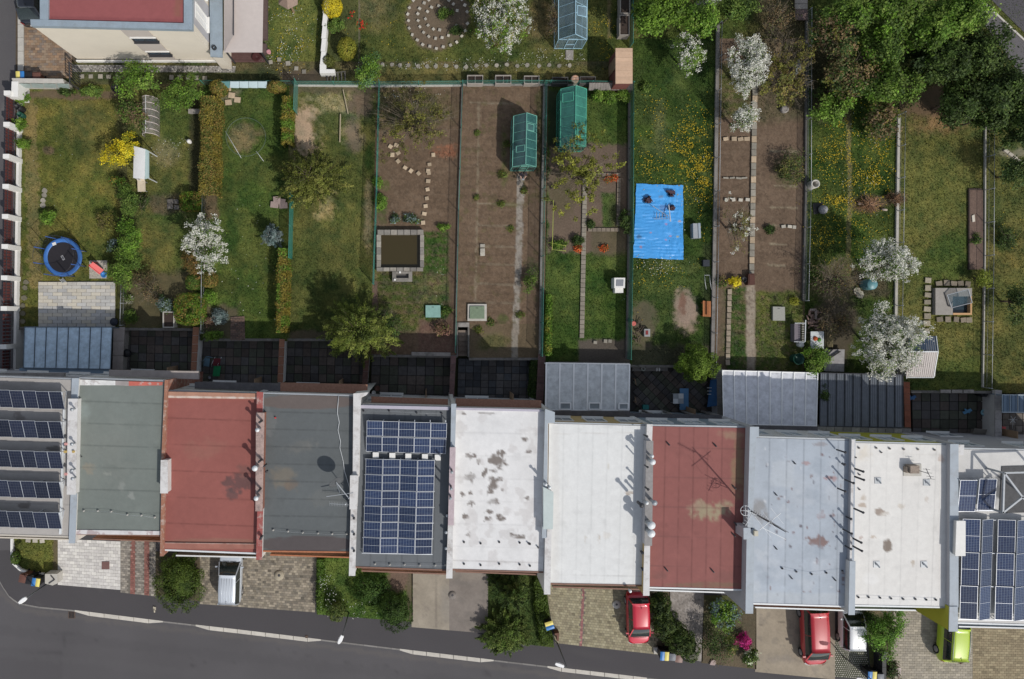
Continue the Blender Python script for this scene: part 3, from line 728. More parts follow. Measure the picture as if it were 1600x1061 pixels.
# kerb stones
kr=struct_root('kerb',W(500,1000,-1))
KM=[M('kerb_stone_grey',(.20,.19,.18),.9,.2,4,.3,rnd=.12)];KW=M('dropped_kerb_stone',(.50,.47,.42),.9,.14,4,.25,rnd=.06)
def kerb_piece(x0,x1,wide):
 b=MB();y0,y1=Ky(x0),Ky(x1)
 if wide:
  a_,b_=wide
  ring=[(x0+.4,y0-3),(x1-.4,y1-3),(x1-.4,y1-3+b_),(x0+.4,y0-3+a_)];b.pprism(ring,-.872,-1.03)
 else:b.pprism([(x0+.2,y0-3),(x1-.2,y1-3),(x1-.2,y1-.6),(x0+.2,y0-.6)],-.868,-1.03)
 b.obj('kerb_stone',KW if wide else KM[0],kr,centre=True)
dropped=[(116,255),(305,502),(624,772),(855,1012),(1150,1420)]
x=-10.0
while x<1620:
 seg=next((d for d in dropped if d[0]-1<=x<d[1]-8),None)
 if seg:
  n=round((seg[1]-seg[0])/22);w_=(seg[1]-seg[0])/n
  for i in range(n):kerb_piece(seg[0]+i*w_,seg[0]+(i+1)*w_,(2.5 if i==0 else 6.2,2.0 if i==n-1 else 6.2))
  x=seg[1]
 else:
  nxt=min([d[0]for d in dropped if d[0]>x+.5]+[1630]);st=min(22 if x>60 else 8,nxt-x);kerb_piece(x,x+st,None);x+=st
# top right road beyond the trees
patch('upper_road',[(1490,-60),(1900,-400),(1900,345),(1650,100)],.035,Paint((.085,.081,.088),.08,60,33),ASPH,8,kind='structure')
patch('upper_pavement',[(1470,-60),(1524,-8),(1640,96),(1600,124)],.055,Paint((.12,.113,.118),.08,60,34),ASPH,4,kind='structure')
b=MB()
for i in range(9):
 x0=1500+i*18;ya=-34+i*16.8;b.pprism([(x0,ya),(x0+17.5,ya+16.4),(x0+15.5,ya+18.2),(x0-2,ya+1.8)],.12,0)
o=b.obj('upper_kerb',KW);o['kind']='structure'
# ------------------------------------------------------------ row houses
ZR=5.6;ZB=-.9
GLASS=glass_mat('window_glass',(.05,.07,.09),.06);GLASSB=glass_mat('pale_window_glass',(.20,.27,.32),.08)
WIN=M('window_frame_white',(.72,.71,.68),.6,.05,2,.02)
def roofpaint(base,amt=.12,seed=0,stains=()):
 p=Paint(base,amt,60,seed)
 for s in stains:p.blob(*s[:4],s[4],s[5],s[6]if len(s)>6 else .3,s[7]if len(s)>7 else .9,seed=int(s[0]))
 return p
def ground_of(px,py,z):return W(px,py,z)[:2]
SEAM={}
def roof_sheets(root,q,z,paint,n,horiz,lip=.004,ragg=0):
 for i in range(1,n):
  u=i/n;e=(quad_uv(q,0,u),quad_uv(q,1,u))if horiz else(quad_uv(q,u,0),quad_uv(q,u,1));b0=np.array(paint.base)
  paint.line([e[0],e[1]],.9,tuple(b0*.55),.5 if b0.max()<.5 else .16,1.3,seed=i*5)
  for j in range(3):a_=R.random();x,y=quad_uv(q,a_,u)if horiz else quad_uv(q,u,a_);paint.blob(x,y,R.uniform(4,14),R.uniform(3,9),tuple(b0*R.choice((.82,.88,1.12))),.5,.9,1.2,seed=i*9+j)
 for i in range(n):
  a,b=i/n,(i+1)/n
  if horiz:qq=[quad_uv(q,0,a),quad_uv(q,1,a),quad_uv(q,1,b),quad_uv(q,0,b)]
  else:qq=[quad_uv(q,a,0),quad_uv(q,b,0),quad_uv(q,b,1),quad_uv(q,a,1)]
  j=.0035
  tilt=(lambda i:(lambda px,py:z+.012+lip*(i%2)+0*px))(i)
  s=Paint(paint.base,paint.amt,paint.sc_,paint.seed,0,paint.second);s.ops=paint.ops
  f=1+R.uniform(-.02,.02)
  fn=(lambda f:(lambda x,y:paint(x,y)*np.array([f,f,f,1])))(f)
  patch('roof_sheet',qq,z+.015,fn,ROOFM,2.2,root,skirt=.03,zf=tilt,rough=.004,rsc=14)
def window(mb_parent,c,wd,ht,outdir,alongx=True,pane=GLASS,frame=WIN,proud=.03):
 """c = centre on the wall face (world), outdir = unit normal (2d)"""
 o=Vector((outdir[0],outdir[1],0));s=Vector((-outdir[1],outdir[0],0));up=Vector((0,0,1));c=Vector(c)
 fr=MB();t_=.07
 for a,b in((-1,0),(1,0)):
  p=c+s*(a*(wd/2-t_/2))+o*proud;fr.bar(p-up*ht/2,p+up*ht/2,t_,t_)
 for b in(-1,1):
  p=c+up*(b*(ht/2-t_/2))+o*proud;fr.bar(p-s*(wd/2-t_),p+s*(wd/2-t_),t_,t_)
 p=c+o*proud;fr.bar(p-up*(ht/2-t_),p+up*(ht/2-t_),.05,.05)
 sl_=c-up*(ht/2+.03)+o*.08;fr.bar(sl_-s*(wd/2+.04),sl_+s*(wd/2+.04),.2,.035)
 f=fr.obj('window',frame,mb_parent,centre=True)
 g=MB();q=[c+o*(proud-.012)+s*a*(wd/2-t_)+up*b*(ht/2-t_)for a,b in((-1,-1),(1,-1),(1,1),(-1,1))]
 g.add(q,[[0,1,2,3]]);g.obj('pane',pane,f)
def vent(root,px,py,z,h=.5,r=.05,mat=DARKM,cap=None,name='vent_pipe',capr=1.6):
 """pipe whose TOP shows at (px,py)"""
 p=W(px,py,z+h);b=MB();b.tube([(p.x,p.y,z),(p.x,p.y,z+h)],r,10)
 o=b.obj(name,mat,root,centre=True)
 if cap:
  c=MB();c.lathe((p.x,p.y,z+h),[(0.001,.05),(r*capr,.02),(r*capr,-.02),(r,-.03)],14);c.obj('cap',cap,o)
 return o
def wire_row(root,pts,z,mat=None,base=None,wire=True,name='wire_holder'):
 ps=[]
 for x,y in pts:
  p=W(x,y,z);b=MB();b.lathe((p.x,p.y,z+.02),[(.07,0),(.06,.05),(.02,.06),(.015,.12),(.001,.12)],8);b.obj(name,base or CONCL,root,centre=True);ps.append((p.x,p.y,z+.14))
 if wire:
  b=MB();b.tube(ps,.007,4);b.obj('wire',mat or GREYM,root,centre=True)
def row_house(label,q,paint,nsheets,horiz,wall,wallN=None,zr=ZR,back=None,rail=None,frontdepth=1.35,slabm=None,railm=None,ledge=None,ledgem=None,gutter=True,winN=3,paneN=GLASS,sheets=True,fz=2.15):
 g4=[W(x,y,zr)for x,y in q]
 c=(g4[0]+g4[2])/2;root=thing('row_house',label,'house',(c.x,c.y,ZB),'row houses along the street')
 b=MB();b.prism([(p.x,p.y)for p in g4],ZB-.1,zr);b.obj('wall',wall,root)
 if sheets:roof_sheets(root,q,zr,paint,nsheets,horiz)
 TL,TR,BR,BL=g4
 dN=(TR-TL).normalized();nN=Vector((-dN.y,dN.x,0));wN=(TR-TL).length
 dS=(BR-BL).normalized();nS=Vector((dS.y,-dS.x,0));wS=(BR-BL).length
 if wallN:
  b=MB();a0=TL+dN*.02;a1=TR-dN*.02;b.prism([a0[:2],a1[:2],(a1+nN*.05)[:2],(a0+nN*.05)[:2]],ZB,zr-.12);b.obj('facade_render',wallN,root)
 for i in range(winN):
  u=(i+.5)/winN;p=TL+dN*wN*u+nN*.055
  window(root,(p.x,p.y,3.2 if ledge and q[0][0]<850 else 4.1),1.35,1.3,nN,pane=paneN)
 p=TL+dN*wN*.3+nN*.055;window(root,(p.x,p.y,.35),1.6,1.3,nN,pane=paneN)
 b=MB();p=TL+dN*wN*.72+nN*.07;b.bar((p.x,p.y,ZB+.02),(p.x,p.y,ZB+2.05),.95,.06);d_=b.obj('door',WOOD,root,centre=True)
 b=MB();b.box((p.x+.35,p.y+.06,ZB+1.0),(.12,.04,.03));b.obj('handle',GREYM,d_)
 b=MB();p=BL+dS*wS*.28+nS*.04;b.bar((p.x,p.y,ZB+.02),(p.x,p.y,ZB+2.15),2.4,.06);b.obj('garage_door',WHITEM,root,centre=True)
 b=MB();p=BL+dS*wS*.78+nS*.04;b.bar((p.x,p.y,ZB+.02),(p.x,p.y,ZB+2.1),1.0,.06);b.obj('door',WOOD,root,centre=True)
 for i in range(2):
  p=BL+dS*wS*(.27+.46*i)+nS*.01;window(root,(p.x,p.y,3.6),1.7,1.5,nS)
 b=MB();b.bar(BL+nS*.04+Vector((0,0,-.03)),BR+nS*.04+Vector((0,0,-.03)),.1,.14);b.obj('eaves_trim',railm or GREYM,root,centre=True)
 b=MB();b.bar(TL+nN*.07+Vector((0,0,-.03)),TR+nN*.07+Vector((0,0,-.03)),.09,.10);b.obj('gutter',GREYM,root,centre=True)
 if rail:
  (x0,y0),(x1,y1)=rail;zf_=fz+1.0
  A,B=W(x0,y0,zf_),W(x1,y1,zf_)
  b=MB();b.prism([(BL+dS*.05)[:2],(BR-dS*.05)[:2],(B.x,B.y-.03),(A.x,A.y-.03)],fz-.15,fz);b.obj('balcony_slab',slabm or CONC,root,centre=True)
  b=MB();b.bar(A,B,.09,.05);
  for i in range(6):p=A.lerp(B,i/5);b.bar((p.x,p.y,fz),(p.x,p.y,zf_),.04,.04)
  b.obj('railing',railm or GREYM,root,centre=True)
  b=MB();off=Vector((0,.03,0));a2,b2=A+off,B+off;b.add([(a2.x,a2.y,fz+.1),(b2.x,b2.y,fz+.1),(b2.x,b2.y,zf_-.06),(a2.x,a2.y,zf_-.06)],[[0,1,2,3]]);
  b.add([(a2.x,a2.y+.02,fz+.1),(b2.x,b2.y+.02,fz+.1),(b2.x,b2.y+.02,zf_-.06),(a2.x,a2.y+.02,zf_-.06)],[[3,2,1,0]]);b.obj('railing_panel',slabm or WOOD,root,centre=True)
 if ledge:
  b=MB();zl=4.4 if q[0][0]<850 else 2.2;x0,y0,x1,y1=ledge[:4];yr=ledge[4]if len(ledge)>4 else y0
  A,B=W(x0,y0,zl),W(x1,yr,zl);n0,n1=TL+nN*.06,TR+nN*.06
  b.prism([(A.x,A.y),(B.x,B.y),(B.x,min(n1.y,B.y-.25)),(A.x,min(n0.y,A.y-.25))],zl-.22,zl);b.obj('yard_balcony',ledgem or CONCD,root,centre=True)
  b=MB();npost=5
  for i in range(npost if zl<4 else 0):p=A.lerp(B,(i+.1)/(npost-.8));b=MB();b.bar((p.x,p.y-.12,ZB),(p.x,p.y-.12,zl-.23),.12,.12);b.obj('balcony_post',CONC,root,centre=True)
 return root
def party_wall(root,pts,zt,mat,capm,z0=ZB,name='party_wall',over=.04,capt=.05):
 """pts: ring of photo points read at the cap's top"""
 b=MB();ring=[W(x,y,zt)[:2]for x,y in pts];cx=sum(p[0]for p in ring)/len(ring);cy=sum(p[1]for p in ring)/len(ring)
 b.prism(ring,z0,zt-capt);o=b.obj(name,mat,root,centre=True)
 def grow(p,cx=cx,cy=cy):return(p[0]+(over if p[0]>cx else-over),p[1]+(over if p[1]>cy else-over))
 c=MB();c.prism([grow(p)for p in ring],zt-capt,zt);c.obj('coping',capm,o)
 return o
RUSTW=M('rust_render',(.30,.13,.09),.9,.2,4,.3,dirt=(.45,.38,.33))
WCAP=M('white_coping',(.58,.57,.56),.75,.12,2.4,.2,dirt=(.33,.30,.28));OCAP=M('orange_coping',(.30,.14,.09),.85,.2,4,.3,dirt=(.52,.45,.40))
RCAP=M('red_coping',(.30,.09,.08),.85,.2,3,.3,dirt=(.45,.40,.36));GCAP=M('blue_grey_coping',(.34,.38,.42),.6,.1,2,.1,dirt=(.28,.30,.32))
RENDG=M('grey_render',(.40,.39,.40),.9,.08,1.5,.15);RENDW=M('white_render',(.60,.58,.55),.9,.06,1.5,.15,dirt=(.50,.47,.43))
LIME=M('lime_render',(.40,.38,.045),.9,.06,1.5,.15);OCHRE=M('ochre_render',(.50,.36,.17),.9,.08,1.5,.15);ORANGE=M('orange_render',(.62,.37,.17),.9,.06,1.5,.15)
CREAM2=M('pale_yellow_render',(.68,.62,.44),.9,.05,1.5,.15);PEACH=M('peach_render',(.68,.50,.30),.9,.06,1.5,.15)
BRICKT=M('brown_brick_ledge',(.30,.16,.11),.9,.3,7,.5);DARKL=M('tarred_ledge',(.10,.095,.10),.85,.3,3,.3,dirt=(.13,.125,.12));PINKL=M('greyed_slab',(.33,.29,.27),.9,.2,3,.3)
COPPER=M('rust_rail',(.36,.14,.07),.6,.2,4,.1);BROWNR=M('brown_rail',(.20,.11,.08),.6,.2,4,.1)
WHT=(.64,.635,.62)
# --- solar modules
def pv_mat():
 m,t,p=nodes('pv_cells');tc=t.nodes.new('ShaderNodeTexCoord')
 bt=t.nodes.new('ShaderNodeTexBrick');bt.offset=0;bt.squash=1;t.links.new(tc.outputs['UV'],bt.inputs['Vector'])
 bt.inputs['Scale'].default_value=1;bt.inputs['Mortar Size'].default_value=.05;bt.inputs['Brick Width'].default_value=1;bt.inputs['Row Height'].default_value=1
 bt.inputs['Mortar Smooth'].default_value=.2;bt.inputs['Bias'].default_value=0
 bt.inputs['Color1'].default_value=(.009,.018,.055,1);bt.inputs['Color2'].default_value=(.014,.029,.078,1);bt.inputs['Mortar'].default_value=(.15,.18,.23,1)
 oi=t.nodes.new('ShaderNodeObjectInfo');t.links.new(mixc(t,1.0,bt.outputs[0],ramp(t,oi.outputs['Random'],0,1,.75,1.3),'MULTIPLY'),p.inputs['Base Color'])
 p.inputs['Roughness'].default_value=.12;p.inputs['Specular IOR Level'].default_value=.45;return m
PV=pv_mat()
PVD=PV.copy();PVD.name='pv_cells_dark'
for n_ in PVD.node_tree.nodes:
 if n_.type=='TEX_BRICK':n_.inputs['Color1'].default_value=(.008,.011,.025,1);n_.inputs['Color2'].default_value=(.012,.016,.034,1);n_.inputs['Mortar'].default_value=(.05,.055,.07,1)
ALU=M('aluminium_frame',(.55,.57,.60),.4,.06,3,.02,metal=.4,spec=.5)
_pv={}
def pv_mesh(wd,ln,nu,nv,mat,key,split='y',f=.022):
 if key in _pv:return _pv[key]
 t_=.035;vs,fs,ms,uv=[],[],[],[]
 def q(x0,y0,x1,y1,z,m,u=None):
  b=len(vs);vs.extend([(x0,y0,z),(x1,y0,z),(x1,y1,z),(x0,y1,z)]);fs.append([b,b+1,b+2,b+3]);ms.append(m)
  uv.extend(u or[(0,0)]*4)
 a,b_=wd/2,ln/2
 if split=='y':q(-a+f,-b_+f,a-f,-.008,.0,0,[(0,0),(nu,0),(nu,nv/2),(0,nv/2)]);q(-a+f,.008,a-f,b_-f,.0,0,[(0,0),(nu,0),(nu,nv/2),(0,nv/2)]);q(-a+f,-.008,a-f,.008,.0,1)
 else:q(-a+f,-b_+f,-.015,b_-f,.0,0,[(0,0),(nu/2,0),(nu/2,nv),(0,nv)]);q(.015,-b_+f,a-f,b_-f,.0,0,[(0,0),(nu/2,0),(nu/2,nv),(0,nv)]);q(-.015,-b_+f,.015,b_-f,.0,1)
 for(x0,y0,x1,y1)in((-a,-b_,a,-b_+f),(-a,b_-f,a,b_),(-a,-b_+f,-a+f,b_-f),(a-f,-b_+f,a,b_-f)):q(x0,y0,x1,y1,.004,1)
 ring=[(-a,-b_),(a,-b_),(a,b_),(-a,b_)]
 for i in range(4):
  p,r_=ring[i],ring[(i+1)%4];b=len(vs);vs.extend([(p[0],p[1],-t_),(r_[0],r_[1],-t_),(r_[0],r_[1],.004),(p[0],p[1],.004)]);fs.append([b,b+1,b+2,b+3]);ms.append(1);uv.extend([(0,0)]*4)
 b=len(vs);vs.extend([(x,y,-t_)for x,y in ring[::-1]]);fs.append([b,b+1,b+2,b+3]);ms.append(1);uv.extend([(0,0)]*4)
 me=bpy.data.meshes.new('solar_panel');me.from_pydata(vs,[],fs);me.polygons.foreach_set('material_index',ms)
 l=me.uv_layers.new(name='UVMap');l.data.foreach_set('uv',[c for p in uv for c in p]);me.materials.append(mat);me.materials.append(ALU);me.update()
 _pv[key]=me;return me
def pv_panel(root,px,py,z,me,rot=(0,0,0)):
 p=W(px,py,z);o=link('panel',me,root);o.location=p-world_of(root);o.rotation_euler=rot;return o
# ============ the houses, west to east
# 1 solar roof house at the corner
q1=[(-90,587),(120,594),(114,838),(-90,832)]
h1=row_house('corner row house with a pale flat roof under five tilted rows of dark solar panels',q1,roofpaint((.36,.34,.32),.15,41,[(30,655,9,10,(.16,.14,.13),.6),(35,790,14,5,(.12,.10,.09),.7),(85,700,14,5,(.10,.09,.08),.7),(20,600,40,5,(.27,.25,.23),.5)]),5,True,CREAM,RENDG,rail=((-60,838),(106,843)),railm=M('cream_rail',(.5,.46,.40),.6,.1,3,.05),slabm=CONC,ledge=(-60,583,100,588),ledgem=CONC)
party_wall(h1,[(113,592),(122,592),(120,626),(112,626)],5.85,RENDW,GCAP)
party_wall(h1,[(107,624),(120,624),(117,772),(105,772)],6.15,RENDW,WCAP)
party_wall(h1,[(111,772),(119,772),(116,848),(108,848)],5.85,RENDW,GCAP)
b=MB();b.pprism([(98,640),(101,640),(95,835),(92,835)],5.75,5.58);b.obj('cable_tray',WHITEM,h1,centre=True)
for(x,y,m,r)in((102,694,'p',.09),(101,706,'y',.085),(114,706,'y',.08),(102,741,'p',.09)):
 vent(h1,x,y,5.65,.6,r,M('clay_flue_pink',(.52,.26,.24),.8,.1)if m=='p'else M('ochre_flue',(.42,.30,.10),.8,.1),None,'flue',1)
for(x,y)in((112,640),(112,694),(112,735),(113,748)):vent(h1,x,y,6.15,.4,.05,GREYM,GREYM,'vent_pipe',2.2)
sa=thing('solar_array','five tilted rows of dark solar panels on the pale corner roof','solar panels',W(20,715,5.6))
tl=math.radians(20);pmA=pv_mesh(1.62,1.2,10,6,PVD,'A','x',.014);
for r_,yc in enumerate((625.5,672,719,766,813.5)):
 for c_ in range(-2,3):
  xc=78-r_*1.1+(c_-2)*40.6+(.0);yo=(c_-2)*-.8
  pv_panel(sa,xc,yc-yo*1.0+(c_-2)*.5,6.05,pmA,(tl,0,-.015))
 for c_ in range(6):
  b=MB();x=97-r_*1.1-c_*34;a_=W(x,yc-12.5,6.2);b_=W(x,yc+12,5.78);b.bar((a_.x,a_.y,5.62),a_,.04,.04);b.bar(a_,b_,.04,.03);b.bar((b_.x,b_.y,5.62),b_,.04,.04);b.bar((a_.x,a_.y,5.64),(b_.x,b_.y,5.64),.05,.04);b.obj('mounting_rail',ALU,sa,centre=True)
# 2 green-grey roof
q2=[(120,592),(257,597),(252,836),(113,833)]
h2=row_house('row house with a flat grey-green felt roof and peeling red and white top edge',q2,roofpaint((.165,.185,.17),.10,42,[(140,733,10,8,(.24,.21,.16),.7),(130,640,12,20,(.24,.28,.27),.6,.8),(168,740,6,3,(.28,.29,.26),.6),(190,760,5,9,(.27,.28,.26),.5),(205,775,5,6,(.28,.29,.27),.6),(170,700,60,60,(.19,.20,.18),.5,.8)]),7,True,ORANGE,RENDW,rail=((145,842),(254,846)),railm=BROWNR,slabm=BRICKT,ledge=(170,578,310,590,580),ledgem=PINKL)
for(qq,cl)in(([(125,593),(180,595),(180,602),(124,602)],WHT),([(180,595),(201,596),(201,603),(180,602)],(.30,.27,.26)),([(201,596),(254,597),(253,602),(201,603)],(.48,.13,.10))):
 patch('edge_flashing',qq,5.66,Paint(cl,.2,8,3).speck(.35,(.42,.38,.36),.7,6),ROOFM,1.5,h2,skirt=.05)
patch('edge_flashing',[(118,828),(252,830),(251,836),(116,835)],5.66,Paint((.58,.56,.56),.2,10,3).speck(.42,(.36,.28,.28),.7,7),ROOFM,1.5,h2,skirt=.05)
wire_row(h2,[(131,798),(153,798),(174,799),(199,804),(221,805),(242,808)],5.64)
vent(h2,126,714,5.62,.12,.03,DARKM)
party_wall(h2,[(257,594),(262,594),(256.5,722),(252,722)],5.88,RUSTW,OCAP,over=.01);party_wall(h2,[(252,768),(257,768),(255,869),(250,869)],5.88,RUSTW,OCAP,over=.01)
party_wall(h2,[(252,720),(261,720),(261,770),(251,770)],6.3,RENDW,WCAP,name='chimney_stack')
# 3 red roof
q3=[(262,612),(411,617),(406,864),(251,858)]
h3=row_house('row house with a faded red felt roof framed by flaking orange copings',q3,roofpaint((.26,.092,.078),.10,43,[(372,756,22,14,(.085,.055,.055),.75,.3,1.2),(360,770,12,10,(.09,.06,.06),.7),(383,735,14,14,(.15,.08,.07),.6,.5,1),(320,700,30,16,(.27,.13,.10),.4,.7),(330,850,90,9,(.25,.12,.09),.9,.1,.1)]),6,True,ORANGE,RENDW,rail=((275,868),(402,871)),railm=WHITEM,slabm=CONCD,ledge=(304,597,438,612,599),ledgem=DARKL)
patch('edge_coping',[(263,612),(402,615),(401,624),(262,622)],5.78,Paint((.37,.20,.14),.2,12,3).line([(264,620),(400,622)],2.4,(.62,.56,.50),.8,1.6),ROOFM,1.5,h3,skirt=.2)
patch('edge_coping',[(257,848),(402,850),(401,858),(256,857)],5.70,Paint((.30,.13,.10),.2,12,3).line([(258,848),(400,850)],1.2,(.5,.40,.35),.7,1.4),ROOFM,1.5,h3,skirt=.12)
party_wall(h3,[(402,613),(410,614),(409,648),(402,648)],6.0,RENDG,RCAP);party_wall(h3,[(401,646),(412,646),(409,798),(400,798)],6.3,BRICKR,M('flaky_coping',(.38,.28,.25),.9,.3,4,.5,dirt=(.12,.10,.10)))
party_wall(h3,[(403,796),(410,796),(408,874),(401,874)],6.05,RENDW,RCAP)
for(x,y,r,dk)in((405,660,.07,0),(402,672,.08,1),(404,722,.07,0),(398,732,.11,1),(412,729,.05,0),(403,768,.07,0),(400,779,.09,1)):
 vent(h3,x,y,6.3,.7,r,GREYM if dk else DARKM,WHITEM if dk else None,'flue')
for(x,y)in((416,737),(408,840),(407,842)):vent(h3,x,y,6.0,.35,.05,DARKM,DARKM)
# 4 dark grey roof with dish
q4=[(412,616),(556,620),(549,862),(408,860)]
h4=row_house('row house with a dark slate-grey felt roof, browner strips at both ends',q4,roofpaint((.105,.115,.118),.10,44,[(445,745,22,20,(.17,.15,.12),.75,.6,1),(455,757,14,8,(.16,.12,.09),.6),(470,700,26,12,(.17,.165,.15),.5,.7,1.3),(420,660,10,20,(.15,.16,.16),.6),(480,628,80,12,(.12,.098,.09),.95,.08,.05),(480,850,80,13,(.085,.072,.072),.95,.06,.05),(500,780,30,14,(.13,.135,.13),.5)]),9,True,CREAM2,RENDW,rail=((422,867),(546,871)),railm=COPPER,slabm=BRICKT,ledge=(438,598,574,612,601),ledgem=BRICKT)
wire_row(h4,[(427,828),(450,830),(473,832),(497,833),(519,834),(542,834)],5.64)
b=MB();pts=[(529,619),(528,632),(527,645),(530,660),(528,672),(532,690),(531,700),(536,720),(538,735),(542,748),(546,762)]
b.tube([W(x,y,5.68)for x,y in pts],.018,5);b.obj('loose_cable',WHITEM,h4,centre=True)
vent(h4,430,653,5.62,.1,.05,RED)
# dish and small aerial
ds=thing('satellite_dish','dark oval satellite dish on the slate-grey roof','satellite dish',W(540,772,5.6))
c=W(525,753,6.7);b=MB();b.lathe((0,0,0),[(.001,-.08),(.2,-.065),(.36,-.03),(.50,.03),(.50,.045),(.36,-.012),(.2,-.045),(.001,-.06)],22)
rot=Matrix.Translation(c)@Matrix.Rotation(.9,4,Vector((.6,.55,0)).normalized())@Matrix.Rotation(.35,4,'Z')@Matrix.Scale(.8,4,(0,1,0))
b.v=[tuple(rot@Vector(p))for p in b.v];b.obj('dish',M('dark_dish',(.07,.075,.08),.6,.1,3,.03),ds)
b=MB();m0=W(548,772,5.6);b.tube([(m0.x,m0.y,5.6),(m0.x,m0.y,6.7)],.035,8);b.bar((m0.x,m0.y,6.6),c,.05,.05);b.bar(c,W(531,770,7.0),.03,.03);b.bar(W(510,776,6.2),W(552,770,6.3),.04,.04);b.obj('mount',GREYM,ds)
an=thing('roof_aerial','small comb aerial on a short white mast beside the oval dish','aerial',W(541,786,5.6))
b=MB();m1=W(540,788,6.4);b.tube([(m1.x,m1.y,5.6),(m1.x,m1.y,6.5)],.03,8);b.obj('mast',WHITEM,an)
b=MB();a_,e_=W(515,787,6.4),W(545,789,6.4);b.bar(a_,e_,.02,.02)
for i in range(12):p=a_.lerp(e_,i/12);b.bar(p+Vector((0,-.13,0)),p+Vector((0,.13,0)),.01,.01)
b.obj('boom',GREYM,an)
party_wall(h4,[(553,616),(575,614),(572,618),(563,622),(561,745),(552,745)],6.05,RENDW,WCAP);party_wall(h4,[(548,744),(559,744),(557,795),(547,795)],6.3,RENDW,WCAP,name='chimney_stack');party_wall(h4,[(549,795),(557,795),(554,899),(546,899)],6.0,RENDW,WCAP)
for y in(810,835,861):vent(h4,553,y,6.0,.15,.05,DARKM,DARKM)
# 5 solar roof
q5=[(560,634),(706,638),(701,890),(554,885)]
h5=row_house('row house with a blue-grey membrane roof almost covered by blue solar panels',q5,roofpaint((.125,.135,.145),.10,45),6,False,CREAM,RENDW,rail=((565,892),(700,897)),railm=BROWNR,slabm=BRICKT,ledge=(580,620,700,636,624),ledgem=BRICKT)
wire_row(h5,[(568,642),(608,642),(651,645),(690,646)],5.64,base=DARKM);wire_row(h5,[(586,881),(609,882),(632,882),(656,883),(680,883),(696,883)],5.64)
b=MB();b.pprism([(561,633),(702,636),(702,641),(561,638)],5.72,5.5);b.obj('edge_coping',M('violet_flashing',(.42,.40,.46),.5,.1,2,.05),h5,centre=True)
sb=thing('solar_array','ten blue solar panels in the upper field with white junction boxes below','solar panels',W(635,682,5.6))
pmB=pv_mesh(1.0,.98,6,10,PV,'B');pmC=pv_mesh(1.07,.97,6,10,PV,'C')
for r_ in range(2):
 for c_ in range(5):pv_panel(sb,585.5+c_*25-r_*1,669.5+r_*24.6+c_*.8,5.98-r_*.16,pmB,(.16,0,-.02))
for c_ in range(6):b=MB();x=575+c_*24.3;b.bar(W(x,657,6.0),W(x,706,5.68),.04,.03);b.bar((*W(x,657,6.0)[:2],5.62),W(x,657,6.0),.04,.04);b.bar((*W(x,706,5.68)[:2],5.62),W(x,706,5.68),.04,.04);b.obj('mounting_rail',ALU,sb,centre=True)
for i,x in enumerate((587,613,638,664,684)):
 b=MB();b.pprism([(x-4.6,707+i*.9),(x+4.6,707+i*.9),(x+4.6,716+i*.9),(x-4.6,716+i*.9)],5.82,5.63);b.obj('ballast_block',WHITE,sb,centre=True)
sc_=thing('solar_array','twelve tall blue solar panels in the lower field of four columns','solar panels',W(625,790,5.6))
for r_ in range(6):
 for c_ in range(4):pv_panel(sc_,584.5+c_*27.1-r_*.8,729.3+r_*24.6+c_*.7,5.92,pmC,(.03,(.10 if c_%2 else-.10),-.02))
b=MB()
for r_ in range(7):b.bar(W(570-r_*.8,717+r_*24.6,5.8),W(681-r_*.8,719+r_*24.6,5.8),.04,.04)
for c_ in range(5):
 for r_ in range(0,7,2):p=W(572+c_*27-r_,717+r_*24.6,5.8);b.bar((p.x,p.y,5.62),p,.04,.04)
b.obj('mounting_rail',ALU,sc_)
party_wall(h5,[(706,632),(712,632),(710,700),(705,700)],6.0,RENDW,GCAP);party_wall(h5,[(704,700),(711,700),(708,820),(701,820)],6.35,RENDW,M('pinkish_coping',(.44,.36,.38),.8,.2,4,.3),name='chimney_stack');party_wall(h5,[(701,820),(707,820),(706,903),(698,903)],6.0,RENDW,WCAP)
for(x,y,h_)in((706,738,.8),(705,764,.8),(704,779,.8),(699,806,.5),(697,832,.3),(697,857,.3)):vent(h5,x,y,6.3 if h_>.6 else 5.7,h_,.06,DARKM,GREYM)
# 6 white stained roof
q6=[(712,640),(856,643),(849,893),(706,889)]
st=[(774,722,13,12),(783,709,6,6),(733,713,5,4),(743,713,4,4),(734,747,8,6),(739,742,4,5),(770,755,7,9),(757,740,6,7),(780,748,5,4),(767,770,6,5),(724,772,4,3),(736,788,5,5),(785,765,3,3),(728,808,5,5),(782,811,6,5),(778,806,4,4),(731,835,4,4),(820,686,5,4),(825,705,5,3),(812,840,9,5),(800,836,5,3),(823,778,4,3),(735,770,3,3),(771,784,9,5),(763,800,6,3),(762,811,5,4),(748,722,3,4),(790,725,3,3),(724,646,4,2),(758,646,14,1.5)]
P6=roofpaint((.66,.655,.65),.12,46,[(*s,(.15,.125,.11),.92,.45,1.25)for s in st]);P6.speck(.36,(.52,.50,.49),.55,16,seed=2);P6.line([(708,876),(846,879)],1,(.4,.38,.37),.7,.6)
P6.blob(780,668,60,26,(.60,.60,.60),.5,.7,1.2)
h6=row_house('row house with a white roof blotched with dark lichen stains',q6,P6,7,True,CREAM,RENDW,rail=((712,893),(845,898)),railm=BROWNR,slabm=BRICKT,ledge=(712,623,846,640,626),ledgem=BRICKT)
b=MB();b.pprism([(713,637),(846,640),(846,643.5),(713,640.5)],5.7,5.5);b.obj('edge_coping',M('violet_flashing',(.42,.40,.46),.5,.1,2,.05),h6,centre=True)
for r_,y in((0,847),(1,881)):wire_row(h6,[(725,y),(751,y+2),(780,y),(812,y+1),(828,y+3)],5.62,base=DARKM,wire=False)
party_wall(h6,[(853,640),(866,645),(866,662),(857,662),(855,840),(848,840)],6.1,RENDW,GCAP)
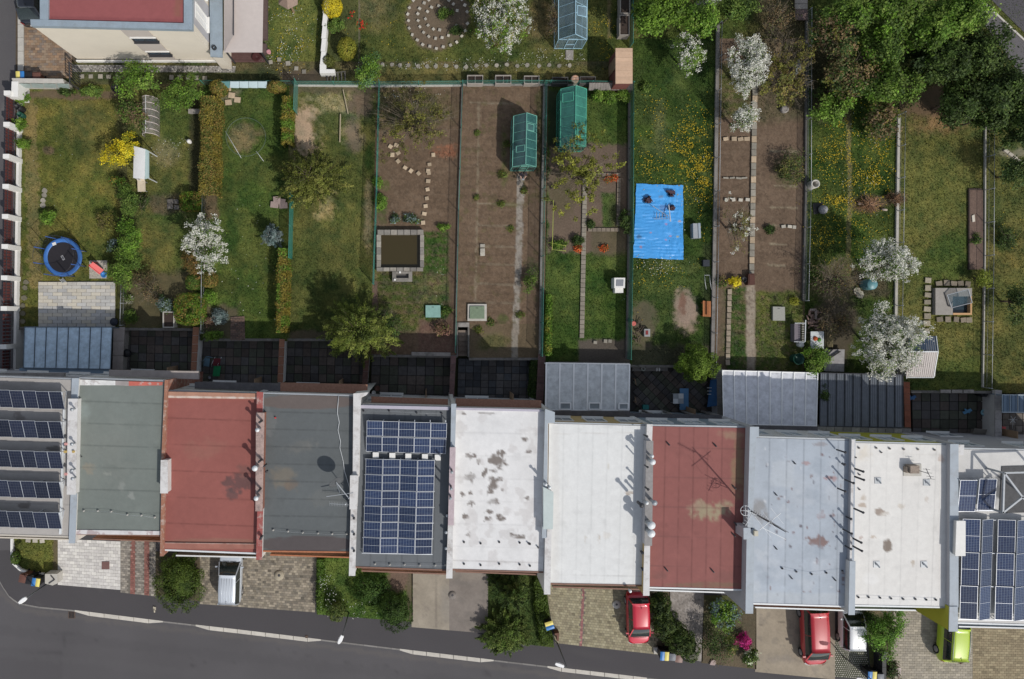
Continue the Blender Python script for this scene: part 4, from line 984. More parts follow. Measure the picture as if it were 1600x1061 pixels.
party_wall(h6,[(850,762),(864,770),(863,826),(850,826)],6.3,RENDW,M('pale_green_flashing',(.46,.52,.51),.6,.1,2,.05),name='chimney_stack')
party_wall(h6,[(853,826),(861,826),(859,928),(851,928)],6.05,RENDW,WCAP)
for(x,y)in((853,757),(859,762)):vent(h6,x,y,6.1,.6,.06,GREYM,WHITEM)
for(x,y)in((841,856),(826,850)):vent(h6,x,y,5.62,.15,.05,DARKM)
# 7 clean white roof
q7=[(858,662),(1019,666),(1011,914),(855,911)]
P7=roofpaint((.645,.65,.64),.05,47,[(983,770,7,4,(.30,.23,.17),.85,.3,.5),(936,840,1.5,6,(.42,.36,.28),.6),(950,728,1.5,5,(.5,.46,.38),.5),(915,842,2,5,(.48,.44,.38),.5),(948,837,6,5,(.54,.5,.44),.4)])
P7.line([(866,678),(1004,676)],1.2,(.50,.48,.45),.5,1).line([(862,899),(1006,901)],1.0,(.36,.35,.34),.7,.5).rect(862,662,874,912,(.59,.58,.56),.5,2,2)
h7=row_house('row house with a clean white membrane roof between grey party walls',q7,P7,7,False,OCHRE,OCHRE,rail=((864,917),(1000,921)),railm=BROWNR,slabm=CONC,ledge=(865,642,985,658,643),ledgem=DARKL)
party_wall(h7,[(1012,664),(1019,664),(1018,690),(1011,690)],6.0,RENDW,WCAP);party_wall(h7,[(1011,690),(1020,690),(1018,852),(1008,852)],6.35,RENDG,M('speckled_grey_coping',(.26,.25,.245),.85,.2,5,.3));party_wall(h7,[(1008,852),(1015,852),(1014,930),(1006,930)],6.1,OCHRE,WCAP)
for(x,y,r,cp)in((1019,713,.08,1),(1020,722,.13,1),(1012,730,.05,0),(1013,765,.06,0),(1011,786,.08,1),(1023,786,.12,2),(1003,790,.11,0),(1018,821,.18,1),(1018,834,.17,1),(1011,682,.06,0)):
 vent(h7,x,y,6.3,.8 if r>.1 else .6,r*.85,DARKM if cp==0 else GREYM,{0:DARKM,1:WHITEM,2:GREYM}[cp],'flue')
for(x,y)in((1004,864),(1005,890),(985,924)):vent(h7,x,y,5.7,.3,.06,DARKM if y<900 else WHITEM,DARKM if y<900 else WHITEM)
# 8 red roof
q8=[(1018,666),(1173,669),(1170,921),(1013,917)]
P8=roofpaint((.245,.095,.085),.10,48,[(1128,798,34,15,(.30,.26,.17),.9,.7,1.8),(1155,720,12,60,(.24,.17,.10),.85,.7,1.0),(1090,790,16,8,(.31,.22,.16),.7,.7,1.2),(1030,900,14,7,(.17,.08,.07),.6,.8),(1130,900,30,12,(.19,.085,.075),.6,.8),(1100,914,80,4,(.17,.12,.08),.7,.6),(1147,680,20,8,(.28,.21,.14),.6,.7)])
for i in range(5):P8.line([(1016+0*i,700+i*46),(1170,702+i*46)],.9,(.12,.06,.055),.5,.3,seed=i)
h8=row_house('row house with a brick-red felt roof patched with yellow lichen',q8,P8,7,False,RENDG,TIN,railm=WHITEM,rail=((1015,922),(1135,926)),slabm=CONC,ledge=(985,646,1128,658,649),ledgem=DARKL,paneN=GLASSB)
for(x,y)in((1043,692),(1116,694),(1146,760),(1040,888),(1112,890),(1145,834),(1148,817)):
 p=W(x,y,5.63);b=MB();b.bar((p.x-.06,p.y+.07,5.66),(p.x+.08,p.y-.12,5.80),.07,.05);b.bar((p.x+.08,p.y-.12,5.62),(p.x+.08,p.y-.12,5.82),.06,.06);b.obj('vent_cowl',DARKM,h8,centre=True)
# 9 grey-blue roof
q9=[(1176,684),(1337,689),(1334,947),(1172,942)]
P9=roofpaint((.36,.40,.45),.14,49,[(1278,848,18,10,(.20,.125,.11),.9,.3,1.3),(1284,806,9,5,(.30,.22,.22),.7),(1294,747,6,3,(.34,.18,.17),.7),(1263,724,12,2.5,(.32,.20,.19),.7),(1304,748,4,4,(.35,.20,.19),.7),(1185,800,14,20,(.20,.18,.16),.6,.7,1.3),(1286,694,14,3,(.26,.24,.25),.7),(1300,806,5,3,(.28,.22,.22),.6),(1250,760,30,30,(.42,.45,.49),.5,.8),(1200,930,60,8,(.40,.43,.46),.6)])
for i in range(64):P9.blob(R.uniform(1195,1322),R.uniform(700,930),R.uniform(.8,3.0),R.uniform(1.2,4.2),R.choice([(.10,.08,.09),(.17,.10,.10),(.14,.14,.16),(.50,.52,.55),(.20,.14,.13)]),.8,.5,1.2,seed=i)
for i in range(12):P9.blob(R.uniform(1190,1320),R.uniform(700,930),R.uniform(8,22),R.uniform(8,20),R.choice([(.30,.34,.39),(.43,.46,.50)]),.6,.8,1.3,seed=i+70)
P9.rect(1205,720,1240,760,(.44,.47,.50),.5,2,2).speck(.3,(.46,.49,.52),.4,24,seed=3).rect(1176,927,1330,946,(.41,.44,.47),.7,1.5,1)
h9=row_house('row house with a patchy blue-grey painted roof and reddish stains',q9,P9,6,False,RENDG,RENDW,rail=((1180,949),(1325,954)),railm=WHITEM,slabm=BRICKT,ledge=(1128,664,1278,676,667),ledgem=DARKL,paneN=GLASSB)
party_wall(h9,[(1173,668),(1185,668),(1185,684),(1181,684),(1177,826),(1169,826)],6.3,RENDG,GCAP);party_wall(h9,[(1168,826),(1178,826),(1176,958),(1166,958)],6.3,RENDG,GCAP)
party_wall(h9,[(1163,826),(1172,826),(1172,842),(1163,842)],6.8,RENDG,GCAP,name='chimney_stack')
b=MB();b.pprism([(1179,830),(1185,830),(1185,838),(1179,838)],6.5,5.6);b.obj('aerial_box',M('cream_box',(.5,.47,.38),.7,.05,2,.02),h9,centre=True)
wire_row(h9,[(1222,888),(1244,893),(1268,897),(1291,895),(1316,892)],5.64,base=DARKM);
for(x,y,h_)in((1309,707,.9),(1308,726,.3),(1322,755,.9),(1309,768,.8),(1318,811,.5),(1319,834,.9),(1318,858,.6),(1318,884,.3),(1322,904,.3)):vent(h9,x+12,y,5.7,h_,.05,DARKM,DARKM)
for(x,y)in((1211,855),(1211,771),(1235,901),(1303,904),(1240,722)):
 p=W(x,y,5.63);b=MB();b.bar((p.x-.05,p.y+.07,5.66),(p.x+.06,p.y-.09,5.76),.05,.04);b.bar((p.x+.06,p.y-.09,5.62),(p.x+.06,p.y-.09,5.80),.05,.05);b.obj('vent_cowl',DARKM,h9,centre=True)
# mast with long aerials
am=thing('aerial_mast','tall dark mast carrying a ring and long yagi aerials above the party wall','aerial',W(1172,798,6.3))
m0=W(1174,799,6.3);b=MB();tp=Vector((m0.x,m0.y,10.4));b.tube([(m0.x,m0.y,5.6),(m0.x,m0.y,9.0),tp],[.05,.045,.02],8);b.obj('mast',DARKM,am)
b=MB();rc=W(1165,798,7.2);b.tube([(rc.x+.30*math.cos(a),rc.y+.30*math.sin(a),7.2)for a in np.linspace(0,2*PI,21)],.018,5);b.bar((rc.x-.3,rc.y,7.2),(rc.x+.3,rc.y,7.2),.02,.02);b.bar((rc.x,rc.y-.3,7.2),(rc.x,rc.y+.3,7.2),.02,.02);b.bar((rc.x,rc.y,7.18),(m0.x,m0.y,7.18),.03,.03);b.obj('ring_aerial',WHITEM,am)
def yagi(a,e,z,nel,ln,nm='yagi_aerial',mt=WHITEM):
 b=MB();A,E=W(*a,z),W(*e,z);d=(E-A).normalized();s=Vector((-d.y,d.x,0));b.bar(A,E,.03,.03)
 for i in range(nel):p=A.lerp(E,(i+.5)/nel);l_=ln*(1-.35*i/nel)/2;b.bar(p-s*l_,p+s*l_,.014,.014)
 b.obj(nm,mt,am)
yagi((1187,828),(1220,802),9.2,3,1.5);yagi((1190,824),(1228,843),8.6,1,.1);yagi((1165,822),(1176,800),7.6,5,.5,mt=GREYM);yagi((1176,800),(1206,816),9.6,9,.28,mt=DARKM);yagi((1206,816),(1232,832),9.7,1,.05,mt=DARKM)
# 10 white roof
q10=[(1335,692),(1489,696),(1480,948),(1332,945)]
P10=roofpaint((.66,.645,.615),.05,50,[(1387,853,7,12,(.17,.13,.10),.9,.25,.5),(1373,800,8,5,(.26,.20,.16),.85,.3,.8),(1382,803,6,3,(.34,.28,.22),.6),(1426,880,3,6,(.38,.30,.22),.8,.3),(1348,777,5,6,(.40,.32,.24),.6,.5),(1349,790,8,4,(.36,.27,.20),.7),(1346,840,3,5,(.38,.28,.24),.6),(1408,791,6,4,(.5,.44,.36),.6),(1350,710,12,14,(.60,.55,.47),.7,.7),(1448,780,3,5,(.5,.44,.38),.6),(1364,839,4,2,(.45,.36,.28),.7),(1470,716,5,6,(.45,.33,.27),.6),(1440,900,40,30,(.62,.60,.57),.5,.7),(1360,905,14,10,(.70,.69,.67),.7,.3,.2)])
P10.line([(1336,709),(1480,711)],1.1,(.56,.54,.50),.6,.5).rect(1334,930,1480,948,(.69,.68,.66),.6,1.2,.6)
h10=row_house('row house with a warm white roof, two dark stains and lime-green side walls',q10,P10,6,False,LIME,LIME,rail=((1336,952),(1455,954)),railm=GREYM,slabm=TIN,ledge=None,paneN=GLASSB,frontdepth=1.2)
b=MB();
A,B=W(1277,666,1.5),W(1424,670,1.5);A2,B2=W(1277,680,1.5),W(1424,684,1.5);b.prism([A[:2],B[:2],B2[:2],A2[:2]],1.2,1.5);yb=b.obj('yard_balcony',CONC,h10,centre=True)
for r_ in range(2):
 for c_ in range(11):
  b=MB();x0=1278+c_*13.3+(r_%2)*6;b.pprism([(x0,666.5+r_*6.5+c_*.36),(x0+12.8,666.9+r_*6.5+c_*.36),(x0+12.2,673.4+r_*6.5+c_*.36),(x0,673+r_*6.5+c_*.36)],1.56+.01*r_,1.5);b.obj('shingle',M('grey_shingle',(.22,.21,.20),.9,.3,6,.5,rnd=.3),yb)
party_wall(h10,[(1332,688),(1335,688),(1332,880),(1329,880)],5.95,RENDG,WCAP);party_wall(h10,[(1329,878),(1336,878),(1335,960),(1327,960)],6.1,RENDW,GCAP)
party_wall(h10,[(1486,695),(1497,695),(1497,948),(1485,948)],6.0,RENDG,GCAP);party_wall(h10,[(1485,949),(1496,949),(1496,986),(1484,986)],6.05,LIME,GCAP);
wire_row(h10,[(1341,933),(1357,933),(1375,934),(1392,935),(1411,936),(1430,936),(1447,937),(1462,937)],5.63,base=DARKM);wire_row(h10,[(1342,700),(1369,700),(1390,701),(1412,702),(1434,702),(1460,703)],5.63,base=CONC,wire=False)
for(x,y,h_)in((1349,737,.9),(1350,750,.9),(1349,801,.9),(1346,848,.9),(1347,861,.9)):vent(h10,x,y,5.7,h_,.06,DARKM,DARKM,'flue',1.3)
for(x,y)in((1378,707),(1338,715),(1344,742),(1344,765)):vent(h10,x,y,5.62,.1,.05,DARKM)
for(x,y)in((1372,751),(1448,754),(1370,882),(1444,882)):
 p=W(x,y,5.63);b=MB();b.prism([(p.x-.2,p.y-.2),(p.x+.2,p.y-.2),(p.x+.2,p.y+.2),(p.x-.2,p.y+.2)],5.63,5.645,0);b.bar((p.x-.08,p.y+.10,5.68),(p.x+.08,p.y-.14,5.82),.08,.06);b.obj('vent_cowl',GREYM,h10,centre=True)
hb=thing('roof_aerial','weathered box and dark branching aerial on the warm white roof','aerial',W(1430,736,5.6))
b=MB();b.pprism([(1423,728),(1437,728),(1437,740),(1423,740)],6.1,5.62);b.pprism([(1417,730),(1422,730),(1422,739),(1417,739)],5.95,5.62);b.obj('box',M('rusty_box',(.26,.21,.17),.8,.35,6,.3),hb)
b=MB();b.pprism([(1412,725),(1440,725),(1440,744),(1412,744)],5.65,5.61);b.obj('base_slab',CONCL,hb)
b=MB();A,B=W(1447,732,6.4),W(1455,748,6.4);b.bar(A,B,.03,.03);b.bar(W(1437,736,6.0),A.lerp(B,.5),.02,.02)
for u in(.05,.4,.75,1):p=A.lerp(B,u);b.bar(p-Vector((.2,0,0)),p+Vector((.24,-.04,0)),.02,.02)
b.bar((*A.lerp(B,.5)[:2],5.6),A.lerp(B,.5),.03,.03);b.obj('aerial_arms',DARKM,hb)
# 11 solar roof house at the right
q11=[(1496,702),(1760,708),(1760,980),(1490,972)]
h11=row_house('row house with a pale roof, steel frame and tall blue solar panels',q11,roofpaint((.56,.55,.53),.10,51,[(1550,770,14,30,(.30,.30,.30),.7,.3,.5),(1590,760,40,30,(.12,.12,.12),.9,.1,.1)]),5,True,RENDG,RENDG,rail=((1498,979),(1700,984)),railm=GREYM,slabm=TIN,paneN=GLASSB)
b=MB();A,B=W(1425,685,1.5),W(1640,690,1.5);A2,B2=W(1425,703,1.5),W(1640,708,1.5);b.prism([A[:2],B[:2],B2[:2],A2[:2]],1.2,1.5);b.obj('yard_balcony',DARKL,h11,centre=True)
party_wall(h11,[(1497,696),(1506,696),(1505,712),(1498,712),(1497,865),(1492,865)],5.95,RENDW,WCAP);party_wall(h11,[(1496,815),(1508,815),(1508,868),(1494,868)],6.3,RENDW,WHITE,name='chimney_stack')
sd=thing('solar_array','pair of blue solar panels standing apart near the steel frame','solar panels',W(1527,775,5.6));pmD=pv_mesh(1.08,2.02,6,20,PV,'D')
pv_panel(sd,1512.5,775,6.0,pmD,(.10,0,-.01));pv_panel(sd,1542.5,773,6.1,pmD,(.10,0,-.01));b=MB();b.bar(W(1500,750,5.66),W(1555,750,5.66),.05,.05);b.bar(W(1500,798,5.66),W(1555,798,5.66),.05,.05)
for x in(1500,1526,1531,1555):b.bar((*W(x,750,6.1)[:2],5.6),W(x,750,6.1),.04,.04);b.bar((*W(x,798,5.85)[:2],5.6),W(x,798,5.85),.04,.04)
b.obj('mounting_rail',ALU,sd)
se=thing('solar_array','large field of tall blue solar panels folded into shallow ridges','solar panels',W(1560,890,5.6));pmE=pv_mesh(1.02,2.10,6,20,PV,'E');pmF=pv_mesh(.90,2.10,6,20,PV,'F')
for r_ in range(3):
 for(x,me,tt)in((1518,pmE,-.10),(1543.5,pmF,.28),(1573,pmE,-.10),(1598,pmF,.28),(1628,pmE,-.1)):
  pv_panel(se,x-r_*2.0,837.5+r_*52.2+(x-1518)*.02,6.0,me,(.02,tt,-.01))
for r_ in range(4):b=MB();b.bar(W(1503-r_*2,812+r_*52,5.86),W(1640-r_*2,814+r_*52,5.86),.04,.04);b.obj('cross_rail',ALU,se,centre=True)
b=MB()
for x in(1505,1530,1555,1560,1585,1610):
 for y in(813,865,918,968):b.bar((*W(x,y,5.86)[:2],5.6),W(x,y,5.86),.04,.04)
b.obj('mounting_rail',ALU,se)
b=MB();b.pprism([(1566,729),(1640,727),(1640,800),(1562,802)],5.66,5.6);b.obj('roof_hatch',M('dark_membrane',(.08,.08,.082),.8,.3,3,.3),h11,centre=True)
b=MB();
for a_,e_ in(((1569,739),(1640,737)),((1569,739),(1600,780)),((1600,775),(1566,802)),((1569,739),(1567,802)),((1600,770),(1640,800))):b.bar(W(*a_,6.9),W(*e_,6.9),.10,.10)
for p_ in((1569,739),(1567,801),(1640,737)):b.bar((*W(*p_,6.9)[:2],5.6),W(*p_,6.9),.10,.10)
b.obj('steel_frame',GREYM,h11,centre=True)
# ============ white house at the top left
hz=5.6
A_=[W(x,y,hz)for x,y in((50,-220),(299,-220),(299,43),(50,40))]
det=thing('detached_house','cream rendered house with a red roof framed in blue-grey metal','house',(A_[3].x+5,A_[3].y+2,0))
b=MB();xw=W(61,40,hz).x;b.prism([(xw,A_[0].y),A_[1][:2],A_[2][:2],(xw,A_[3].y)],-.05,hz-.1);b.prism([(A_[3].x,A_[3].y-.001),(xw,A_[3].y-.001),(xw,A_[3].y+.45),(A_[3].x,A_[3].y+.45)],-.05,hz-.1);b.obj('wall',CREAM,det)
def strip(nm,pts,z,t_,m,par=det):b=MB();b.pprism(pts,z,z-t_);return b.obj(nm,m,par,centre=True)
patch('roof_sheet',[(76,-220),(290,-220),(287,36),(76,31)],hz+.02,Paint((.27,.085,.085),.08,40,60).rect(272,-20,284,26,(.24,.10,.075),.8,2,2).line([(78,27),(288,33)],2,(.20,.06,.065),.7,1),ROOFM,4,det,skirt=.08)
strip('parapet',[(62,-220),(77,-220),(75,31),(62,30)],hz+.16,.3,TIN);strip('parapet',[(47,30),(288,36),(300,36),(300,46),(48,40)],hz+.17,.32,TIN);strip('parapet',[(287,-220),(300,-220),(300,36.2),(287,36.2)],hz+.165,.3,TIN)
Wy=A_[2].y
for(x0,x1,z_)in((244,279,3.85),(245,279,1.55)):
 cx=(x0+x1)/2;p=W(cx,0,0);window(det,(p.x,Wy-.02,z_),(x1-x0)/S,.55,(0,-1),frame=DARKM);
 b=MB();b.box((p.x,Wy-.06,z_+.34),((x1-x0)/S+.1,.10,.06));b.obj('roller_box',WHITE,det,centre=True)
b=MB();p0,p1_=W(241,0,0),W(278,0,0);
for z0,z1 in((.25,1.2),(1.95,3.5),(4.28,5.3)):b.box(((p0.x+p1_.x)/2,Wy-.02,(z0+z1)/2),(p1_.x-p0.x,.03,z1-z0))
b.obj('grey_render_band',M('taupe_render',(.46,.41,.37),.9,.06,1.5,.1),det,centre=True)
b=MB();b.box(((A_[3].x+A_[2].x)/2,Wy-.06,.12),(A_[2].x-A_[3].x,.1,.3));b.obj('plinth',WHITE,det,centre=True)
Ex=A_[2].x
b=MB();b.box((Ex+.02,Wy+1.6,2.7),(.03,2.4,5.2));b.obj('grey_render_band',M('grey_render',(.4,.39,.4)),det,centre=True)
for(yy,z_)in((Wy+3.4,4.2),(Wy+1.4,3.9)):window(det,(Ex+.03,yy,z_),1.0,2.3,(1,0),pane=M('white_blind',(.75,.74,.72),.6,.03))
e0=[W(x,y,2.4)for x,y in((326,-220),(347,-220),(346,88),(330,87))]
b=MB();b.prism([p[:2]for p in e0],0,2.3);b.obj('side_wing_wall',CREAM,det,centre=True);b=MB();b.prism([(p.x+(.06 if i in(1,2)else-.06),p.y+(.06 if i<2 else-.06))for i,p in enumerate(e0)],2.3,2.42);b.obj('side_wing_roof',TIN,det,centre=True)
b=MB();c=W(335,75,2.45);b.lathe(c[:],[(.16,0),(.16,.12),(.11,.12),(.11,0)],14);b.obj('flue_ring',BLACK,det)
# awning and terrace
aw=thing('terrace_awning','pale beige fabric awning beside the cream house','awning',W(385,40,0));b=MB()
zt=2.6;b.sheet([W(350,82,2.3),W(410,82,2.3),W(412,-40,2.5),W(350,-40,2.9)],6,6,.06);b.sheet([W(350,82,2.28),W(365,55,2.9),W(365,-40,2.95),W(350,-40,2.9)],3,3,.03);b.obj('canopy',M('beige_fabric',(.46,.41,.385),.9,.06,3,.1),aw)
b=MB()
for(x,y)in((353,80),(408,80),(408,-30),(353,-30)):p=W(x,y,2.25);b.bar((p.x,p.y,0),p,.08,.08)
b.bar(W(365,55,2.96),W(365,-40,3.0),.05,.05);b.obj('frame',DARKM,aw)
dk=struct_root('terrace_deck',W(380,90,0));dm=M('dark_deck_board',(.10,.055,.05),.8,.25,5,.2,rnd=.15)
for i in range(7):b=MB();b.pprism([(352,80+i*2.4),(414,80+i*2.4),(414,82.1+i*2.4),(352,82.1+i*2.4)],.12,0);b.obj('board',dm,dk,centre=True)
# gravel strip under the wall
o=pavers('gravel_strip',[(112,101),(368,103),(367,113),(113,112)],.05,2.2,2.2,[(.30,.28,.26),(.36,.34,.32),(.22,.21,.20),(.42,.40,.37)],gap=.5,th=.06,jit=.2);o['category']='gravel';o['label']='strip of pale gravel along the foot of the cream wall'
# ------------------------------------------------------------ sunken yards behind the houses
def mat3(nm,c,rnd=.3):return M(nm,c,.9,.28,4,.35,rnd=rnd)
DT=[mat3('dark_slab',(.085,.080,.078)),mat3('mossy_slab',(.075,.078,.06)),mat3('brown_slab',(.095,.078,.068))]
def yard(q,cw,ch,z=-.87,mats=DT,base=(.05,.047,.045),name='yard_paving',rot=0.0):
 r=struct_root(name,W(*q[0],z));b=MB();b.pprism(q,z-.05,z-.16);b.obj('bedding',M('bedding_mortar',base,.95,.3,4,.3),r,centre=True)
 tiles(r,q,z,cw,ch,mats,'slab',gap=.07);return r
yard([(180,512),(306,514),(306,592),(176,590)],12.5,12.5)
yard([(318,530),(438,532),(436,612),(314,610)],12.5,12.5)
yard([(449,530),(574,532),(574,612),(446,610)],12.5,12.5)
yard([(581,556),(707,558),(706,632),(578,630)],13.5,13.5)
yard([(716,560),(848,562),(846,640),(714,638)],11.5,11.5,mats=[mat3('slate_slab',(.062,.066,.072)),mat3('dark_slab',(.085,.080,.078))])
yard([(857,568),(984,568),(984,650),(857,650)],12,12)
yard([(1283,584),(1412,586),(1410,680),(1281,678)],15,15)
yard([(1424,613),(1556,613),(1553,700),(1426,696)],14,14)
yard([(20,514),(176,514),(174,592),(16,592)],15,15,mats=[mat3('grey_slab',(.14,.13,.125))])
yard([(1566,616),(1700,616),(1700,706),(1566,704)],10,10,mats=[mat3('beige_grey_slab',(.17,.15,.13))])
yard([(1122,574),(1280,583),(1278,676),(1120,672)],15,15)
# diagonal paving of the yard with the sun bed
r=struct_root('yard_paving',W(1040,610,-.87));b=MB();b.pprism([(985,571),(1122,572),(1122,668),(985,666)],-.92,-1.03);b.obj('bedding',M('bedding_mortar',(.05,.047,.045)),r,centre=True)
for i in range(-9,10):
 for j in range(-9,10):
  x=1040+(i+j)*7.4;y=612+(i-j)*7.4
  if 992<x<1104 and 578<y<652:tile('slab',x,y,-.87,9.7,9.7,DT[(i*3+j)%3],r,PI/4)
# retaining walls round the yards: fronts of the garden terrace
rw=struct_root('retaining_wall',W(700,560,-.9))
RW=M('retaining_concrete',(.15,.14,.13),.9,.3,3,.4,dirt=(.07,.075,.05))
for(x0,y0,x1,y1)in((180,512,306,513),(318,529,438,529),(449,529,575,529),(581,554,714,555),(733,559,846,559),(857,565,984,566),(986,570,1120,571),(1124,577,1280,581),(1282,582,1410,584),(1424,610,1556,611),(18,511,178,511)):
 b=MB();b.pprism([(x0,y0),(x1,y1),(x1,y1+4),(x0,y0+4)],.06,-1.0);b.obj('coping_wall',RW,rw,centre=True)
b=MB();b.pprism([(643,550),(704,551),(704,556.5),(643,555.5)],.16,-.9);b.obj('coping_wall',CONC,rw,centre=True)
# walls between the yards
def yard_wall(label,q,zt,body,cap,name='garden_wall',rows=0):
 t=thing(name,label,'wall',(*W((q[0][0]+q[2][0])/2,(q[0][1]+q[2][1])/2,zt)[:2],-.9));b=MB();b.pprism(q,zt-.06,-.95);b.obj('wall',body,t)
 c=MB();n=max(1,rows)
 for i in range(n):
  qq=[quad_uv(q,0,i/n),quad_uv(q,1,i/n),quad_uv(q,1,(i+.96)/n),quad_uv(q,0,(i+.96)/n)]
  c=MB();c.pprism([(x+(.7 if k in(1,2)else-.7),y)for k,(x,y)in enumerate(qq)],zt,zt-.062);c.obj('coping_slab',cap,t,centre=True)
 return t
OR=M('orange_brown_coping',(.25,.12,.075),.85,.2,4,.3,rnd=.12)
yard_wall('orange-brown topped white wall between the second and third yards',[(302,511),(310,511),(305,592),(298,592)],.3,WHITE,OR,rows=6)
yard_wall('brown topped white wall between the third and fourth yards',[(437,530),(444,530),(441,598),(434,598)],.3,WHITE,OR,rows=5)
yard_wall('dark brown wall at the yard beside the big spiky pine',[(570,545),(577,545),(573,605),(566,605)],.2,CONC,M('dark_brown_coping',(.11,.06,.05),.9,.3,4,.3,rnd=.1),rows=5)
yard_wall('pinkish brown wall between the two dark yards in the middle',[(705,556),(712,556),(708,632),(702,632)],.2,CONC,M('mauve_brown_coping',(.15,.09,.085),.9,.3,4,.3,rnd=.1),rows=6)
yard_wall('mauve brick wall covered by ivy beside the translucent canopy',[(842,553),(852,553),(848,634),(838,634)],.35,CONC,M('mauve_brown_coping',(.15,.09,.085)),rows=7)
yard_wall('bare grey wall beside the blue pool cover',[(1121,575),(1127,575),(1128,652),(1122,652)],.2,RENDG,CONC,rows=5)
yard_wall('brick-red topped wall beside the grey corrugated shed',[(1413,597),(1421,597),(1423,668),(1415,668)],.5,CONC,M('brick_red_coping',(.27,.10,.06),.9,.3,7,.4,rnd=.1),rows=8)
yard_wall('pale rendered wall at the edge of the furthest dark yard',[(1556,610),(1565,610),(1565,686),(1556,686)],.4,RENDW,M('pale_wall_coping',(.36,.34,.33),.9,.15,4,.3,dirt=(.18,.17,.17)),rows=5)
yard_wall('low grey wall at the side of the blue-grey metal canopy',[(178,511),(194,511),(190,578),(176,578)],.1,CONC,PINKL,rows=3)
# steps down from the vegetable bed
st=thing('garden_steps','narrow concrete steps going down from the brown bed to the dark yard','steps',W(724,530,-.9))
for i in range(5):
 b=MB();y0=516+i*8;b.pprism([(716,y0),(731,y0),(731,y0+8.4),(716,y0+8.4)],-.15-i*.15,-.95);b.obj('step',M('step_concrete',(.20,.16,.13),.9,.3,5,.3,rnd=.15),st,centre=True)
for(x0,x1)in((713.5,715.5),(731,733.5)):
 b=MB();b.pprism([(x0,504),(x1,504),(x1,558),(x0,558)],.08,-.95);b.obj('side_wall',RW,st,centre=True)
b=MB();b.pprism([(716,504),(733,504),(733,511),(716,511)],.10,-.2);b.obj('lintel',CONC,st,centre=True)
# ------------------------------------------------------------ canopies
def canopy(label,q,z,n,glass,bar,lowband=0,wins=(),cross=True,barw=.06,slope=.35,name='patio_canopy',th=.02,ribs=0):
 c0=W((q[0][0]+q[2][0])/2,(q[0][1]+q[2][1])/2,z);t=thing(name,label,'canopy',(c0.x,c0.y,-.87))
 def P(u,v,dz=0):x,y=quad_uv(q,u,v);zz=z-slope*(1-v)*1;p=W(x,y,zz);p.z+=dz;return p
 for i in range(n):
  b=MB();a_,b_=i/n+.004,(i+1)/n-.004;k=[P(a_,1),P(b_,1),P(b_,0),P(a_,0)];b.add(k+[p-Vector((0,0,th))for p in k],[[0,1,2,3],[7,6,5,4],[0,4,5,1],[1,5,6,2],[2,6,7,3],[3,7,4,0]])
  if ribs:
   for r_ in range(ribs):u=a_+(b_-a_)*(r_+.5)/ribs;b.bar(P(u,1,.012),P(u,0,.012),.03,.02)
  b.obj('roof_panel',glass,t,centre=True)
 for i in range(n+1):
  b=MB();u=min(max(i/n,.004),.996);b.bar(P(u,0,.03),P(u,1,.03),barw,.05);b.obj('glazing_bar',bar,t,centre=True)
 b=MB();b.bar(P(0,0,-.02),P(1,0,-.02),.07,.09);b.bar(P(0,1,0),P(1,1,0),.07,.09)
 if cross:
  for v in cross:b.bar(P(0,v,-.06),P(1,v,-.06),.04,.04)
 b.obj('frame',bar,t)
 b=MB()
 for u,v in((.01,.02),(.5,.02),(.99,.02)):p=P(u,v);b.bar((p.x,p.y,-.95),p,.09,.09)
 b.obj('posts',bar,t)
 for(u0,u1,v0,v1)in wins:
  w_=MB();ring=[P(u0,v0,.08),P(u1,v0,.08),P(u1,v1,.08),P(u0,v1,.08)]
  for i in range(4):w_.bar(ring[i],ring[(i+1)%4],.09,.06)
  f=w_.obj('roof_window',bar,t,centre=True);g=MB();g.add([p-Vector((0,0,.02))for p in ring[::-1]],[[0,1,2,3]]);g.obj('pane',glass_mat('roof_window_glass',(.22,.25,.26),.15),f)
 return t
MB1=glass_mat('blue_grey_panel',(.44,.56,.66),.25);MG=glass_mat('smoked_polycarbonate',(.60,.62,.62),.25,.97);MG2=glass_mat('silver_polycarbonate',(.64,.65,.69),.25,.97)
canopy('blue-grey metal canopy of eight long panels behind the corner house',[(38,511),(176,511),(173,577),(36,575)],1.4,8,MB1,M('dark_seam',(.10,.13,.16),.5,.1),slope=.25,cross=False,barw=.03)
b=MB();b.pprism([(30,575),(171,577),(170,589),(29,587)],1.36,1.1);o=b.obj('canopy_flashing',M('dark_blue_flashing',(.18,.25,.32),.5,.12,2,.05),bpy.data.objects['patio_canopy'],centre=True)
BARW=M('bright_white_bar',(.88,.88,.87),.5,.02,2,0)
canopy('smoked translucent canopy with white bars and three roof windows',[(853,567),(984,569),(983,641),(852,641)],1.5,6,MG,BARW,barw=.10,wins=((.17,.30,.84,.98),(.52,.65,.84,.98),(.875,.985,.85,.98)),cross=(.14,.18))
canopy('silver translucent canopy with thin white bars next to the corrugated roof',[(1128,579),(1278,583),(1276,666),(1130,662)],1.5,8,MG2,BARW,cross=(.12,.5),barw=.06)
canopy('dark grey ribbed roof partly under the big blossom tree',[(1281,583),(1411,586),(1411,668),(1280,666)],1.5,10,M('dark_ribbed_sheet',(.15,.165,.19),.5,.2,3,.1,metal=.2,dirt=(.15,.17,.19)),M('dark_bar',(.05,.055,.065),.5,.2),cross=False,barw=.03,ribs=4)
canopy('small blue-grey roof at the photo\'s right edge above a tiled yard',[(1565,617),(1680,618),(1680,645),(1565,644)],1.2,9,M('blue_ribbed_sheet',(.12,.17,.23),.5,.1,3,.05,metal=.2),TIN,cross=False,barw=.03,ribs=2)
